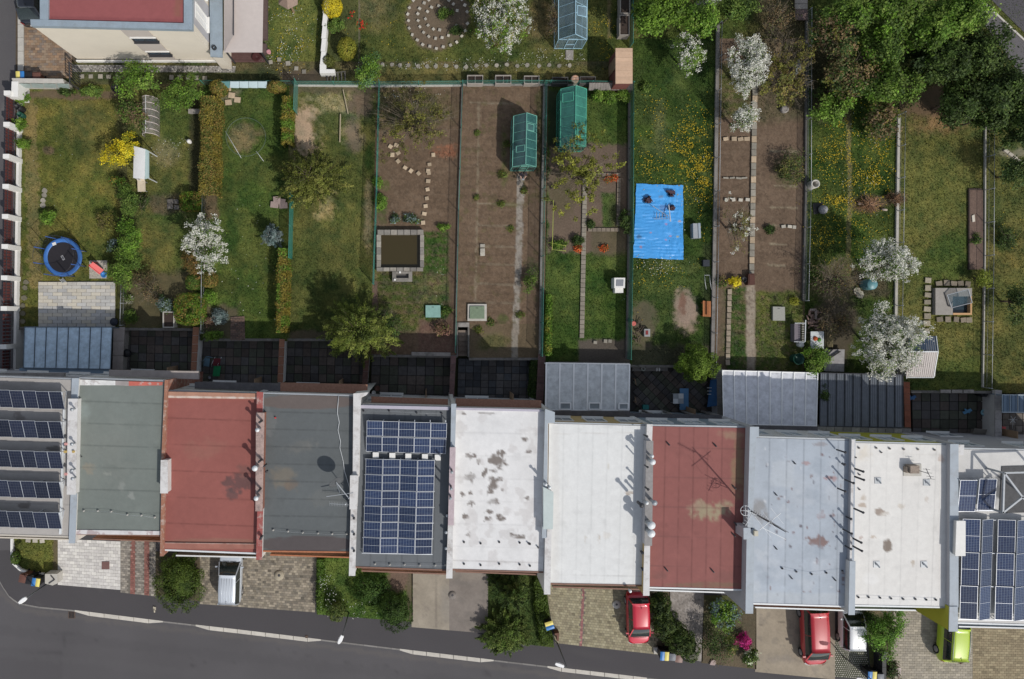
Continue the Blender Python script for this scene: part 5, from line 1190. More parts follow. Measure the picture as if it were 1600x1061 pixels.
# ------------------------------------------------------------ street-side fence on the left
fw=thing('garden_wall','white plinth wall with white pillars and red-brown slat panels along the side road','fence',W(26,350,0))
b=MB();b.pprism([(27,128),(31,128),(24,588),(20,588)],.35,-.6);b.obj('plinth',WHITE,fw)
ys=[150,199,249,296,343,390,439,487,543,592];FS=M('red_brown_slat',(.10,.03,.027),.7,.2,5,.1,rnd=.1)
def fx(y):return 29-(y-128)/460*7
for y in ys:
 b=MB();b.pprism([(fx(y)-23,y-8.6+(y>540)*4),(fx(y)-13,y-8.6+(y>540)*4),(fx(y)-13,y-1.5+(y>540)*4),(fx(y)-23,y-1.5+(y>540)*4)],1.55,-.5);b.obj('pillar',WHITE,fw,centre=True)
for y0,y1 in zip(ys[:-1],ys[1:]):
 n=9
 for i in range(n):
  y=y0+3+(y1-y0-6)*(i+.5)/n;p=W(fx(y)-1.5,y,0);b=MB();b.box((p.x,p.y,.82),(.03,.17,.9));b.obj('slat',FS,fw,centre=True)
 b=MB();a_,e_=W(fx(y0)-.3,y0,0),W(fx(y1)-.3,y1,0);b.bar((a_.x+.03,a_.y,.6),(e_.x+.03,e_.y,.6),.03,.04);b.bar((a_.x+.03,a_.y,1.1),(e_.x+.03,e_.y,1.1),.03,.04);b.obj('rail',DARKM,fw,centre=True)
gw=thing('garden_wall','pale concrete wall with leaning frosted panels beside the brick drive','wall',W(60,127,0))
b=MB();b.pprism([(18,122),(98,123),(100,130),(20,129)],1.3,0);b.obj('wall',CONCL,gw);b=MB();b.pprism([(18,127),(28,127),(28,151),(17,151)],1.35,0);b.obj('pillar',WHITE,gw)
FR=glass_mat('frosted_panel',(.40,.48,.46),.3,.75)
for i in range(4):
 b=MB();x0=30+i*20;b.sheet([W(x0,137,.5),W(x0+19,138,.5),W(x0+17,131,1.3),W(x0-2,130,1.3)],1,1);b.sheet([W(x0-2,130,1.28),W(x0+17,131,1.28),W(x0+19,138,.48),W(x0,137,.48)],1,1);b.obj('panel',FR,gw,centre=True)
gt=thing('gate','dark metal gate between the cream house and the concrete wall','gate',W(107,112,0))
b=MB();b.bar(W(108,98,1.7),W(109,130,1.7),.06,.06);b.bar(W(108,98,.2),W(109,130,.2),.06,.06)
for y in(98,130):p=W(108.5,y,1.7);b.bar((p.x,p.y,0),(p.x,p.y,1.75),.07,.07)
b.obj('gate_frame',DARKM,gt)
for i in range(7):y=101+i*4.4;p=W(108.6,y,1.7);b=MB();b.bar((p.x,p.y,.2),(p.x,p.y,1.7),.025,.05);b.obj('bar',DARKM,gt,centre=True)
# brick drive and kerb at the top left
o=pavers('driveway_paving',[(37,-120),(112,-120),(112,122),(38,122)],.06,6.5,4,[(.25,.17,.11),(.30,.20,.13),(.22,.155,.11),(.28,.21,.15),(.20,.16,.13)],gap=.25,jit=.1);setp(o,'orange-brown brick drive beside the cream house','paving')
b=MB()
for i in range(12):b.pprism([(27.5,-130+i*21),(36.5,-130+i*21),(36.5,-109.6+i*21),(27.5,-109.6+i*21)],.09,-.05)
o=b.obj('side_kerb',CONCL);o['kind']='structure'
# ------------------------------------------------------------ fences
def mesh_mat(name,col,alpha):
 if name in MATS:return MATS[name]
 m,t,p=nodes(name);p.inputs['Base Color'].default_value=(*col,1);p.inputs['Roughness'].default_value=.6;p.inputs['Alpha'].default_value=alpha;MATS[name]=m;return m
def wire_fence(label,pts,h,col=(.06,.19,.15),alpha=.3,post=3.0,base=None,basew=3,name='wire_fence',postm=GREENM,z=0.0):
 """pts at ground; posts, top rail, mesh panels, optional concrete base"""
 P3=[W(x,y,z)for x,y in pts];t=thing(name,label,'fence',sum(P3,Vector())/len(P3));mm=mesh_mat(name+'_%d%d%d'%tuple(int(c*100)for c in col),col,alpha)
 b=MB();r_=MB()
 for a,e in zip(P3[:-1],P3[1:]):
  L=(e-a).length;n=max(1,round(L/post));up=Vector((0,0,h))
  for i in range(n+1):
   p=a.lerp(e,i/n)
   if i<n or e is P3[-1]:q_=MB();q_.tube([p,p+up+Vector((0,0,.06))],.028,6);q_.obj('post',postm,t,centre=True)
   if i<n:
    p2=a.lerp(e,(i+1)/n);m_=MB();m_.add([p+Vector((0,0,.03)),p2+Vector((0,0,.03)),p2+up,p+up],[[0,1,2,3]]);m_.obj('mesh_panel',mm,t,centre=True)
  r_.tube([a+up,e+up],.016,5);r_.tube([a+up*.5,e+up*.5],.006,4)
  if base:d=(e-a).normalized();s=Vector((-d.y,d.x,0))*basew/S/2;b.prism([(a-s)[:2],(e-s)[:2],(e+s)[:2],(a+s)[:2]],z,z+.16)
 r_.obj('rail',postm,t)
 if base:b.obj('plinth',base,t)
 return t
wire_fence('pale green wire fence with concrete base behind the trodden dry lawn',[(460,134),(586,135),(722,134)],1.0,(.12,.28,.23),.4,base=CONCL)
wire_fence('green mesh fence on the alley above the bare brown bed',[(722,133),(858,133),(985,135)],1.0,(.08,.24,.2),.35,base=CONC)
wire_fence('grey-green wire fence at the alley behind the golden hedges',[(320,133),(460,134)],1.0,(.12,.18,.15),.25)
wire_fence('green fence between the dry lawn and the bed with the square basin',[(594,136),(590,300),(585,445)],1.5,(.04,.26,.20),.5,post=2.6)
wire_fence('green fence beside the golden hedge and the pink slabs',[(459,306),(457,405)],1.4,(.04,.24,.19),.65,post=2.2)
wire_fence('short green fence near the top of the dry lawn',[(466,134),(465,180)],1.5,(.10,.25,.2),.6,post=2.0)
wire_fence('turquoise fence between the basin garden and the bare brown bed',[(722,136),(716,330),(711,550)],1.0,(.08,.30,.30),.3,post=2.6,base=RW,basew=2)
wire_fence('pale turquoise fence between the bare bed and the mown strip garden',[(850,136),(846,350),(843,555)],1.3,(.08,.32,.30),.4,post=2.6,base=CONC,basew=3)
wire_fence('dark green screened fence beside the blue tarpaulin',[(983,136),(982,380),(979,560)],1.15,(.07,.17,.125),.85,post=2.4,base=CONCD,basew=4)
wire_fence('dark green fence beside the planters in the upper garden',[(984,-60),(983,75)],1.0,(.035,.13,.10),.7,post=2.4)
wire_fence('tall grey fence on a concrete base beside the slab path',[(1121,40),(1117,300),(1112,575)],.8,(.10,.10,.09),.3,post=2.5,base=CONC,basew=5,postm=GREYM)
wire_fence('sagging green fence between the soil rows and the dandelion meadow',[(1259,20),(1258,300),(1254,470)],.8,(.10,.15,.12),.3,post=2.5,postm=GREYM,base=CONCD,basew=3)
wire_fence('rusty wire fence on a pale base beside the mown lawn',[(1403,180),(1400,380),(1397,575)],.8,(.12,.11,.09),.12,post=2.4,postm=GREYM,base=CONCL,basew=4)
wire_fence('grey wire fence on a thin white base past the long brown bed',[(1538,195),(1537,400),(1534,605)],.9,(.11,.12,.11),.15,post=2.4,postm=GREYM,base=CONCL,basew=1.6)
wire_fence('thin wire fence between the shrub garden and the shaded lawn with topiary',[(323,300),(321,520)],1.0,(.12,.14,.12),.2,post=2.4,postm=GREYM)
wire_fence('low wire fence beside the brown twiggy shrubs and the light paving',[(198,440),(196,508)],.9,(.12,.14,.12),.2,post=2,postm=GREYM)
# ------------------------------------------------------------ driveways and front strips (street level)
ZS=-.86
BE=[(.24,.21,.165),(.27,.235,.18),(.22,.19,.15),(.29,.25,.195),(.18,.16,.13)]
def drive(label,q,cw,ch,pal,gap=.3,offset=.5,jit=.12,z=ZS,skip=None,basec=(.15,.135,.115),name='driveway_paving'):
 b=MB();b.pprism(q,z-.012,-.99);o=b.obj(name.replace('paving','bedding'),M('bed_%d'%int(basec[0]*1000),basec,.95,.2,5,.2));o['kind']='structure'
 o=pavers(name,q,z,cw,ch,pal,gap=gap,th=.012,offset=offset,jit=jit,skip=skip);setp(o,label,'paving');return o
drive('near-white stone paving in front of the grey-green roofed house',[(90,842),(188,846),(188,922),(90,914)],7.5,5,[(.56,.54,.51),(.60,.58,.55),(.50,.48,.46),(.63,.61,.57)],gap=.3,jit=.05,basec=(.30,.28,.26))
def redband(x,y):return(203-.06*(y-860))<x<211.5 or 225<x<233.5
drive('beige-grey block paving with two red stripes',[(188,840),(243,842),(243,932),(188,926)],5,3.4,[(.26,.235,.205),(.22,.20,.175),(.30,.27,.23)],skip=redband)
pavers('driveway_paving',[(204,842),(211.5,842),(211,929),(203,928)],ZS,3.8,3.2,[(.22,.095,.08),(.26,.12,.10)],gap=.4,th=.012);pavers('driveway_paving',[(225,842),(233.5,842),(233,931),(225,930)],ZS,4.2,3.2,[(.22,.095,.08),(.26,.12,.10)],gap=.4,th=.012)
drive('beige block paving under the silver car',[(312,860),(495,862),(492,957),(312,944)],5.0,3.6,BE,jit=.16)
drive('tan block paving crossed by one red line beside the first red car',[(850,905),(1030,915),(1028,1023),(868,1005)],4.6,4.0,[(.28,.25,.165),(.25,.22,.15),(.31,.28,.19)],skip=lambda x,y:abs(x-(912-(y-925)*.05))<2.4)
pavers('driveway_paving',[(910,908),(914.5,908),(909.5,1010),(905.5,1010)],ZS,4,4,[(.27,.12,.12),(.31,.15,.14)],gap=.4,th=.012)
drive('light beige paving below the lime-green side wall',[(1396,940),(1520,945),(1520,1064),(1390,1064)],7.5,3.8,[(.33,.295,.235),(.37,.33,.265),(.30,.27,.22)],jit=.08,basec=(.2,.18,.15))
drive('darker tan brick paving right of the lime car',[(1520,940),(1640,946),(1640,1064),(1520,1064)],7.0,3.8,[(.27,.22,.14),(.24,.195,.125),(.30,.25,.16)],jit=.1)
# lattice pavers (grass grid)
lat=drive('lattice pavers with dark holes in front of the white car',[(1304,1000),(1352,1000),(1362,1062),(1304,1058)],3.1,3.1,[(.33,.31,.27),(.29,.27,.24)],gap=1.3,offset=.5,basec=(.05,.06,.03))
CD=Paint((.30,.255,.195),.22,26,61).line([(1182,978),(1235,970),(1300,980)],.8,(.12,.10,.08),.7,2).blob(1220,1030,40,10,(.20,.18,.16),.5,.7,1).speck(.35,(.20,.175,.145),.5,12)
patch('concrete_drive',[(1182,930),(1305,930),(1305,1062),(1180,1050)],ZS,CD,PAVE,3,kind='structure',skirt=.1)
CD2=Paint((.29,.255,.205),.2,22,62).line([(682,898),(681,982)],.9,(.15,.13,.11),.7,.3).line([(645,912),(668,915)],1,(.16,.13,.10),.6,1).blob(700,940,16,40,(.22,.205,.185),.6,.7).speck(.35,(.22,.19,.16),.5,12)
patch('concrete_drive',[(643,885),(702,888),(702,985),(643,980)],ZS,CD2,PAVE,3,kind='structure',skirt=.1)
CD3=Paint((.205,.18,.16),.2,22,63).blob(735,900,30,8,(.28,.24,.20),.5,.7).speck(.35,(.16,.145,.13),.5,12)
patch('concrete_drive',[(702,888),(763,890),(762,990),(702,985)],ZS+.002,CD3,PAVE,3,kind='structure',skirt=.1)
f1=G((.105,.115,.03),seed=71).blob(25,880,10,16,(.04,.07,.02),.8,.5).rect(84,842,92,900,(.10,.08,.055),.8,2,2,.3)
o=patch('front_lawn',[(20,838),(90,842),(90,898),(30,890)],ZS,f1,GROUND,2,kind='structure',skirt=.1);FL=[([(20,838),(90,842),(90,898),(30,890)],f1)]
f2=G((.065,.105,.022),seed=72).rect(500,875,570,950,(.085,.12,.03),.7,6,5,1).blob(622,905,24,24,(.15,.10,.08),.95,.4,.4,0).rect(636,870,645,970,(.12,.09,.07),.8,2,2,0)
patch('front_lawn',[(495,866),(645,870),(645,972),(495,960)],ZS,f2,GROUND,2,kind='structure',skirt=.1);FL.append(([(495,866),(645,870),(645,972),(495,960)],f2))
f3=G((.05,.07,.02),seed=73)
patch('front_lawn',[(762,888),(850,890),(866,1012),(762,1000)],ZS,f3,GROUND,2,kind='structure',skirt=.1);FL.append(([(762,888),(850,890),(866,1012),(762,1000)],f3))
f4=Paint((.11,.09,.06),.3,16,74,.3).blob(1130,960,40,40,(.05,.07,.02),.7,.6,.8,.8)
patch('front_bed',[(1100,930),(1182,932),(1182,1046),(1096,1036)],ZS,f4,SOILM,2,kind='structure',skirt=.1)
f5=Paint((.24,.215,.195),.25,14,75).speck(.45,(.34,.31,.29),.7,3,seed=4).speck(.35,(.12,.11,.10),.7,3,seed=9)
patch('gravel_path',[(1046,918),(1100,922),(1098,1034),(1046,1026)],ZS,f5,PAVE,1.5,kind='structure',skirt=.1)
f6=Paint((.13,.105,.065),.3,16,76,.5).blob(1360,1000,22,40,(.05,.08,.02),.7,.6,.8,.9)
patch('front_bed',[(1350,940),(1396,940),(1390,1062),(1362,1062)],ZS,f6,SOILM,2,kind='structure',skirt=.1)
f7=Paint((.09,.075,.05),.3,16,77,.5)
patch('front_bed',[(243,862),(313,864),(312,940),(243,930)],ZS,f7,SOILM,3,kind='structure',skirt=.1)
patch('front_bed',[(1016,920),(1047,920),(1050,1026),(1024,1022)],ZS,f7,SOILM,3,kind='structure',skirt=.1)
# front edgings
b=MB();pts=[(16,842),(16,866),(19,882),(30,892),(45,897),(68,899)]
pin=[(19.5,842),(19.5,866),(22,880),(32,889),(46,894),(68,896)]
for i in range(5):b.pprism([pts[i],pts[i+1],pin[i+1],pin[i]],-.68,-.98)
o=b.obj('lawn_kerb',WHITE);setp(o,'curved white kerb round the small corner lawn','kerb')
mo=thing('bin_screen','pale stone bin screen with a dark chevron at the corner drive','bin screen',W(78,906,-.87));b=MB();b.pprism([(70,897),(89,897),(89,912),(82,915),(70,912)],-.1,-.95);b.obj('wall',CONCL,mo)
b=MB();b.bar(W(79,899,-.07),W(85,906,-.07),.06,.05);b.bar(W(85,906,-.07),W(76,912,-.07),.06,.05);b.obj('chevron',DARKM,mo)
def slabs(name,label,q,rows,cols,z,mt,cat='slabs',th=.06,gap=.05):
 t=struct_root(name,W(*q[0],z));tiles(t,q,z+th,math.dist(q[0],q[1])/cols,math.dist(q[0],q[3])/rows,mt if isinstance(mt,list)else[mt],'slab',gap=gap,th=th);return t
SL=M('pale_stepping_stone',(.42,.39,.33),.9,.2,6,.35,rnd=.22);SL2=M('grey_stepping_stone',(.26,.24,.20),.9,.25,6,.4,rnd=.25);SLP=M('sandstone_step',(.42,.33,.23),.9,.25,6,.35,rnd=.2)
for k,x in enumerate((44,54,66)):pass
def stones(name,pts,z,w_,h_,mt,rot=0.0,jr=.15,th=.05,js=.12,round_=False):
 t=struct_root(name,W(*pts[0],z))
 for x,y in pts:
  if round_:
   c=W(x,y,z);b=MB();s=(w_+h_)/4/S;n=7
   b.prism([(c.x+s*R.uniform(.75,1.15)*math.cos(2*PI*i/n),c.y+s*R.uniform(.75,1.15)*math.sin(2*PI*i/n))for i in range(n)],z-.02,z+th+R.uniform(-.01,.01));b.obj('stone',mt,t,centre=True)
  else:tile('stone',x,y,z+th,w_*R.uniform(1-js,1+js),h_*R.uniform(1-js,1+js),mt,t,rot+R.uniform(-jr,jr),th)
 return t
stones('stepping_stones',[(44,844.5),(55,845),(66,845.5)],ZS,7,5,SL)
# ------------------------------------------------------------ paths of stepping stones in the gardens
stones('stepping_stones',[(128,119.5),(142,119.5),(157,119.5),(170,120),(184,120),(268,121),(281,121),(294,121.5),(307,121.5),(320,122)],.02,6.5,6.5,SL2,jr=.08)
stones('stepping_stones',[(423,97),(436,93),(450,99),(463,107),(475,112)],.02,6.5,6.5,SL2,jr=.3)
stones('stepping_stones',[(598,101),(612,101),(625,102),(638,102),(653,103),(667,104),(681,104),(697,103),(713,104),(728,105),(744,103),(760,102),(776,102),(792,101),(808,103),(824,102),(842,103),(858,102),(874,103),(890,102)],.02,7.5,6.5,SL2,round_=True)
sp=[]
for(rad,n,a0,a1)in((47,26,.2,6.1),(32,18,.4,5.9),(19,9,1.4,5.9)):
 for i in range(n):a=a0+(a1-a0)*i/(n-1);sp.append((684+rad*math.cos(a)+R.uniform(-1,1),28+rad*1.0*math.sin(a)+R.uniform(-1,1)))
stones('spiral_stones',sp,.03,4.2,4.2,SL,rot=.6,jr=.5)
stones('stepping_stones',[(610,229),(622,239),(613,242),(619,227),(622,252),(633,262),(642,267),(654,271)],.02,6,6,SLP,rot=.5,jr=.5)
stones('stepping_stones',[(677,242),(671,257),(669,267),(670,270),(669,283),(668,296),(667,310),(665,322),(663,334),(661,348)],.02,6.4,5.6,SLP,jr=.2)
stones('stepping_stones',[(70,298),(69,305),(67,313),(67,321)],.02,11,7,SL2,round_=True)
stones('stepping_stones',[(41,441),(39,450),(38,465),(36,478),(36,490),(35,502)],.02,10,8,M('mossy_stone',(.13,.12,.085),.9,.3,6,.4,rnd=.2),round_=True)
stones('stepping_stones',[(1450,438),(1450,450),(1450,461),(1449,472),(1449,483),(1449,494),(1448,505),(1447,517)],.02,10,8,M('beige_crazy_stone',(.27,.24,.18),.9,.35,9,.4,rnd=.2),jr=.12)
stones('stepping_stones',[(1467,443),(1479,442),(1490,443),(1501,443),(1512,444),(1468,499),(1481,499),(1494,499),(1505,500),(1514,500)],.02,9,8,M('brown_crazy_stone',(.20,.17,.13),.9,.35,9,.4,rnd=.2),jr=.15)
stones('stepping_stones',[(754,384),(754,391),(754,397)],.02,8,5.5,SL,jr=.1)
stones('stepping_stones',[(1134,217),(1147,217),(1157,217.5),(1167,217)],.02,8,6,SLP);stones('stepping_stones',[(1134,278),(1144,278),(1154,278.5),(1163,278)],.02,8,2.6,SL2);stones('stepping_stones',[(1135,312),(1146,312),(1157,312.5),(1168,312)],.02,6,5,SL)
stones('stepping_stones',[(1224,354),(1234,354),(1241,355)],.02,6,5,SL)
stones('stepping_stones',[(930,535),(946,533),(953,533)],.02,6,5,SL2)
stones('stepping_stones',[(1338+0,455),(1343,461)],.02,14,11,M('big_stone',(.33,.31,.25),.9,.3,6,.5),round_=True,th=.12)
pth=struct_root('slab_path',W(1178,300,.02));k=0;y=60
while y<432:
 h_=10.5;x=1181-(y-60)*.018
 if not(196<y<60):tile('slab',x,y,.07,7.6,h_-.8,SL2 if k%3 else SLP,pth,R.uniform(-.03,.03));
 y+=h_;k+=1
pth2=struct_root('slab_path',W(914,400,.02));y=280
while y<530:tile('slab',914-(y-280)*.02,y,.06,7,6.6,M('grey_path_slab',(.24,.215,.175),.9,.25,5,.3,rnd=.14),pth2,R.uniform(-.03,.03));y+=7.2
for(x0,y0,x1,y1,n)in((922,273,966,273,7),(967,282,966,350,10),(922,359,964,359,7)):
 for i in range(n):tile('slab',x0+(x1-x0)*i/(n-1),y0+(y1-y0)*i/(n-1),.055,6.4 if y0==y1 else 5.4,5.6 if y0==y1 else 6.9,M('brownish_path_slab',(.20,.165,.13),.9,.3,5,.3,rnd=.14),pth2,0)
pth3=struct_root('slab_path',W(1140,500,.02))
for i in range(13):tile('slab',1140-i*.25,456+i*9.2,.06,6.5,8.2,M('sandy_edge_slab',(.27,.225,.17),.9,.3,6,.3,rnd=.2),pth3,R.uniform(-.06,.06))
# light terrace by the trampoline
tr=struct_root('light_terrace',W(120,475,.02));b=MB();b.pprism([(60,440),(180,440),(180,512),(60,512)],.02,-.05);b.obj('bedding',M('bed_300',(.2,.19,.175)),tr,centre=True)
PT=[M('light_slab',(.46,.44,.40),.9,.15,4,.2,rnd=.16),M('cool_light_slab',(.42,.415,.40),.9,.15,4,.2,rnd=.1),M('warm_light_slab',(.52,.48,.40),.9,.12,4,.2,rnd=.08)]
tiles(tr,[(60,440.5),(180,440.5),(180,511),(60,511)],.075,15,5.4,PT,'slab',gap=.045,offset=.5,jitrot=.002)
b=MB();b.pprism([(360,495),(382,494),(383,532),(360,532)],.02,-.03);b.obj('brick_path_bed',CONCD)['kind']='structure'
o=pavers('brick_path',[(360,495),(382,494),(383,532),(360,532)],.07,5.5,3,[(.15,.10,.08),(.18,.12,.09),(.12,.085,.07)],gap=.5);o['kind']='structure'
# ------------------------------------------------------------ manholes, gully
def manhole(label,px,py,r,z,ring=CONCL,lid=DARKM,sq=0):
 t=thing('manhole',label,'manhole',W(px,py,z));c=W(px,py,z);b=MB()
 if sq:b.box((c.x,c.y,z+.01),(sq/S,sq/S,.03));b.obj('cover',lid,t);return t
 k=r/S;b.lathe((c.x,c.y,z),[(k,0),(k,.02),(k*.25,.022)],24);b.obj('ring',ring,t);b=MB();b.lathe((c.x,c.y,z),[(k*.28,.03),(.001,.031)],12,smooth=False);b.obj('lid',lid,t);return t
TANR=M('sandy_manhole',(.33,.29,.22),.9,.15,5,.2)
manhole('round sandy manhole with a dark centre on the silver car\'s drive',436,899,8,ZS+.01,TANR);manhole('round pale manhole beside the first red car',963.5,944.5,6.8,ZS+.01,CONCL)
manhole('round grey manhole in the concrete drive of the stained white-roofed house',707,930,6.5,ZS+.012,M('grey_manhole',(.19,.17,.155),.9,.2,5,.2));manhole('square red-brown cover in the near-white paving',165,883.5,0,ZS+.015,lid=M('red_brown_cover',(.16,.09,.08),.8,.2,6,.2),sq=12)
manhole('square dark drain grate in the yard under the brown bed',746,568,0,-.86,lid=BLACK,sq=10)
gu=thing('road_gully','dark square drain grate at the kerb below the light paving','drain',W(112,961,-.99));c=W(112,961,-1)
for i in range(4):b=MB();b.box((c.x-.15+i*.1,c.y,-.985),(.06,.42,.03));b.obj('grate_bar',BLACK,gu,centre=True)
b=MB();b.box((c.x,c.y,-.995),(.5,.5,.02));b.obj('frame',M('rusty_iron',(.10,.07,.055),.8,.3,8,.2),gu)
manhole('small rusty valve cover set in the dropped kerb',479,995,0,-.87,lid=M('rusty_iron',(.1,.07,.055)),sq=4)
manhole('tiny dark valve cover on the pavement by the small round tree',535,958,0,-.87,lid=BLACK,sq=3)
# ------------------------------------------------------------ bins
def bin_(label,px,py,rot,lids,body=BLACK,z=-.87,s=.52,h=1.0,group='wheelie bins put out along the street'):
 t=thing('wheelie_bin',label,'bin',(0,0,0),group);b=MB();k=s/2;b.add([(-k*.8,-k*.8,.05),(k*.8,-k*.8,.05),(k*.8,k*.8,.05),(-k*.8,k*.8,.05),(-k,-k,h),(k,-k,h),(k,k,h),(-k,k,h)],[[3,2,1,0],[0,1,5,4],[1,2,6,5],[2,3,7,6],[3,0,4,7],[4,5,6,7]]);b.obj('body',body,t)
 n=len(lids)
 for i,m in enumerate(lids):
  x0,x1=-k-.03+(2*k+.06)*i/n,-k-.03+(2*k+.06)*(i+1)/n-.008;b=MB();b.sheet([(x0,-k-.04,h+.03),(x1,-k-.04,h+.03),(x1,k+.02,h+.05),(x0,k+.02,h+.05)],4,4,.05);b.prism([(x0,-k-.04),(x1,-k-.04),(x1,k+.02),(x0,k+.02)],h,h+.035);b.obj('lid',m,t)
 b=MB();b.tube([(-k,k+.07,h-.02),(k,k+.07,h-.02)],.02,6);b.obj('handle',body,t)
 for sx in(-1,1):b=MB();b.tube([(sx*k*.8-.03,k*.9,.1),(sx*k*.8+.03,k*.9,.1)],.1,12);b.obj('wheel',BLACK,t)
 p=W(px,py,z+h);t.location=(p.x,p.y,z);t.rotation_euler=(0,0,rot);return t
BRN=M('brown_plastic',(.13,.06,.045),.5,.1,2,.02);GRP=M('grey_plastic',(.14,.15,.17),.5,.1,2,.02)
bin_('blue and yellow lidded bin at the corner drive',56,909.5,-.15,[BLUEP,YELP]);bin_('black lidded bin beside the blue and yellow one at the corner lawn',45.5,906,-.15,[BLACK]);bin_('brown lidded bin nearest the corner lawn kerb',36.5,904,-.2,[BRN],BRN)
bin_('blue and yellow lidded bin beside the grass strip by the tan paving',858.5,977.5,1.85,[BLUEP,YELP]);bin_('blue and yellow lidded bin in front of the gravel path',1038.5,1025,-.05,[BLUEP,YELP],s=.56)
bin_('grey lidded bin between a brown bin and a blue and yellow one',1051,1026.5,-.05,[GRP],s=.44);bin_('brown lidded bin in front of the dark diagonal hedge',1061,1029,-.1,[M('dull_brown_plastic',(.2,.12,.10),.5,.1,2,.02)],BRN,s=.46)
bin_('blue and yellow lidded bin beside the black fence at the bottom',1363,1056,-.03,[BLUEP,YELP],s=.56);bin_('grey lidded bin beside the black fence at the bottom',1376,1058,0,[GRP],s=.42)
bin_('pale yellow and blue lidded bin by the brick drive of the cream house',31.5,118,.02,[YELP,BLUEP],z=0.05,h=.95,group='wheelie bins by the brick drive');bin_('black bin beside the brick drive wall',44,119,0,[BLACK],z=0.05,h=.9,group='wheelie bins by the brick drive');bin_('brown bin beside the brick drive wall',57,120,0,[BRN],BRN,z=.05,h=.85,group='wheelie bins by the brick drive')
# ------------------------------------------------------------ street lamps
def lamp(label,bx,by,hx,hy,h=2.6):
 b0=W(bx,by,-.88);hd=W(hx,hy,h);t=thing('street_lamp',label,'street lamp',b0,'street lamps along the pavement');b=MB();tp=Vector((b0.x,b0.y,h-.15));b.tube([b0,b0+Vector((0,0,2)),tp],[.05,.04,.03],10);b.tube([tp,tp.lerp(hd,.5)+Vector((0,0,.12)),hd],[.025,.02,.02],8);b.obj('pole',M('dark_grey_pole',(.12,.13,.14),.5,.1,3,.02),t)
 d=(hd-tp);d.z=0;d.normalize();s=Vector((-d.y,d.x,0));L=.62;b=MB();pf=[(0,.09),(.15,.13),(.6,.15),(.92,.11),(1,.05)];vs=[]
 for u,w_ in pf:
  c=hd+d*(u*L-.1);vs+=[c-s*w_-Vector((0,0,.04)),c-s*w_*.7+Vector((0,0,.05)),c+s*w_*.7+Vector((0,0,.05)),c+s*w_-Vector((0,0,.04))]
 fs=[[i*4+j,i*4+(j+1)%4,(i+1)*4+(j+1)%4,(i+1)*4+j]for i in range(4)for j in range(4)]+[[3,2,1,0],[16,17,18,19]];b.add(vs,fs);b.obj('lamp_head',M('lamp_white',(.78,.78,.78),.5,.03,2,.0),t);return t
lamp('white headed street lamp at the curved corner kerb',72,913,31.5,941);lamp('white headed street lamp beside the small round tree',545,957,534,995);lamp('white headed street lamp near the tan paving and the grass strip',871,1005,879,1041);lamp('street lamp leaning over the lattice pavers at the bottom',1318,1026,1350,1063)
# ------------------------------------------------------------ cars
def paint(name,col,coat=1.0,metal=0.0):
 if name in MATS:return MATS[name]
 m,t,p=nodes(name);p.inputs['Base Color'].default_value=(*col,1);p.inputs['Roughness'].default_value=.35;p.inputs['Coat Weight'].default_value=coat;p.inputs['Coat Roughness'].default_value=.06;p.inputs['Metallic'].default_value=metal;MATS[name]=m;return m
CG=glass_mat('car_glass',(.020,.028,.027),.12,1.0,.8);TYRE=M('tyre',(.02,.02,.02),.85,.1,5,.1);RIM=M('alloy_rim',(.4,.4,.42),.35,.1,4,.02,metal=.7)
LHT=glass_mat('headlight',(.65,.68,.70),.08);LRD=glass_mat('tail_light',(.35,.01,.01),.1)
def loft(mb,sts,m=0):
 n=len(sts[0]);vs=[p for s in sts for p in s];fs=[[i*n+j,i*n+(j+1)%n,(i+1)*n+(j+1)%n,(i+1)*n+j]for i in range(len(sts)-1)for j in range(n)]
 fs+=[list(range(n)),[(len(sts)-1)*n+j for j in range(n)][::-1]];mb.add(vs,fs,m,True)
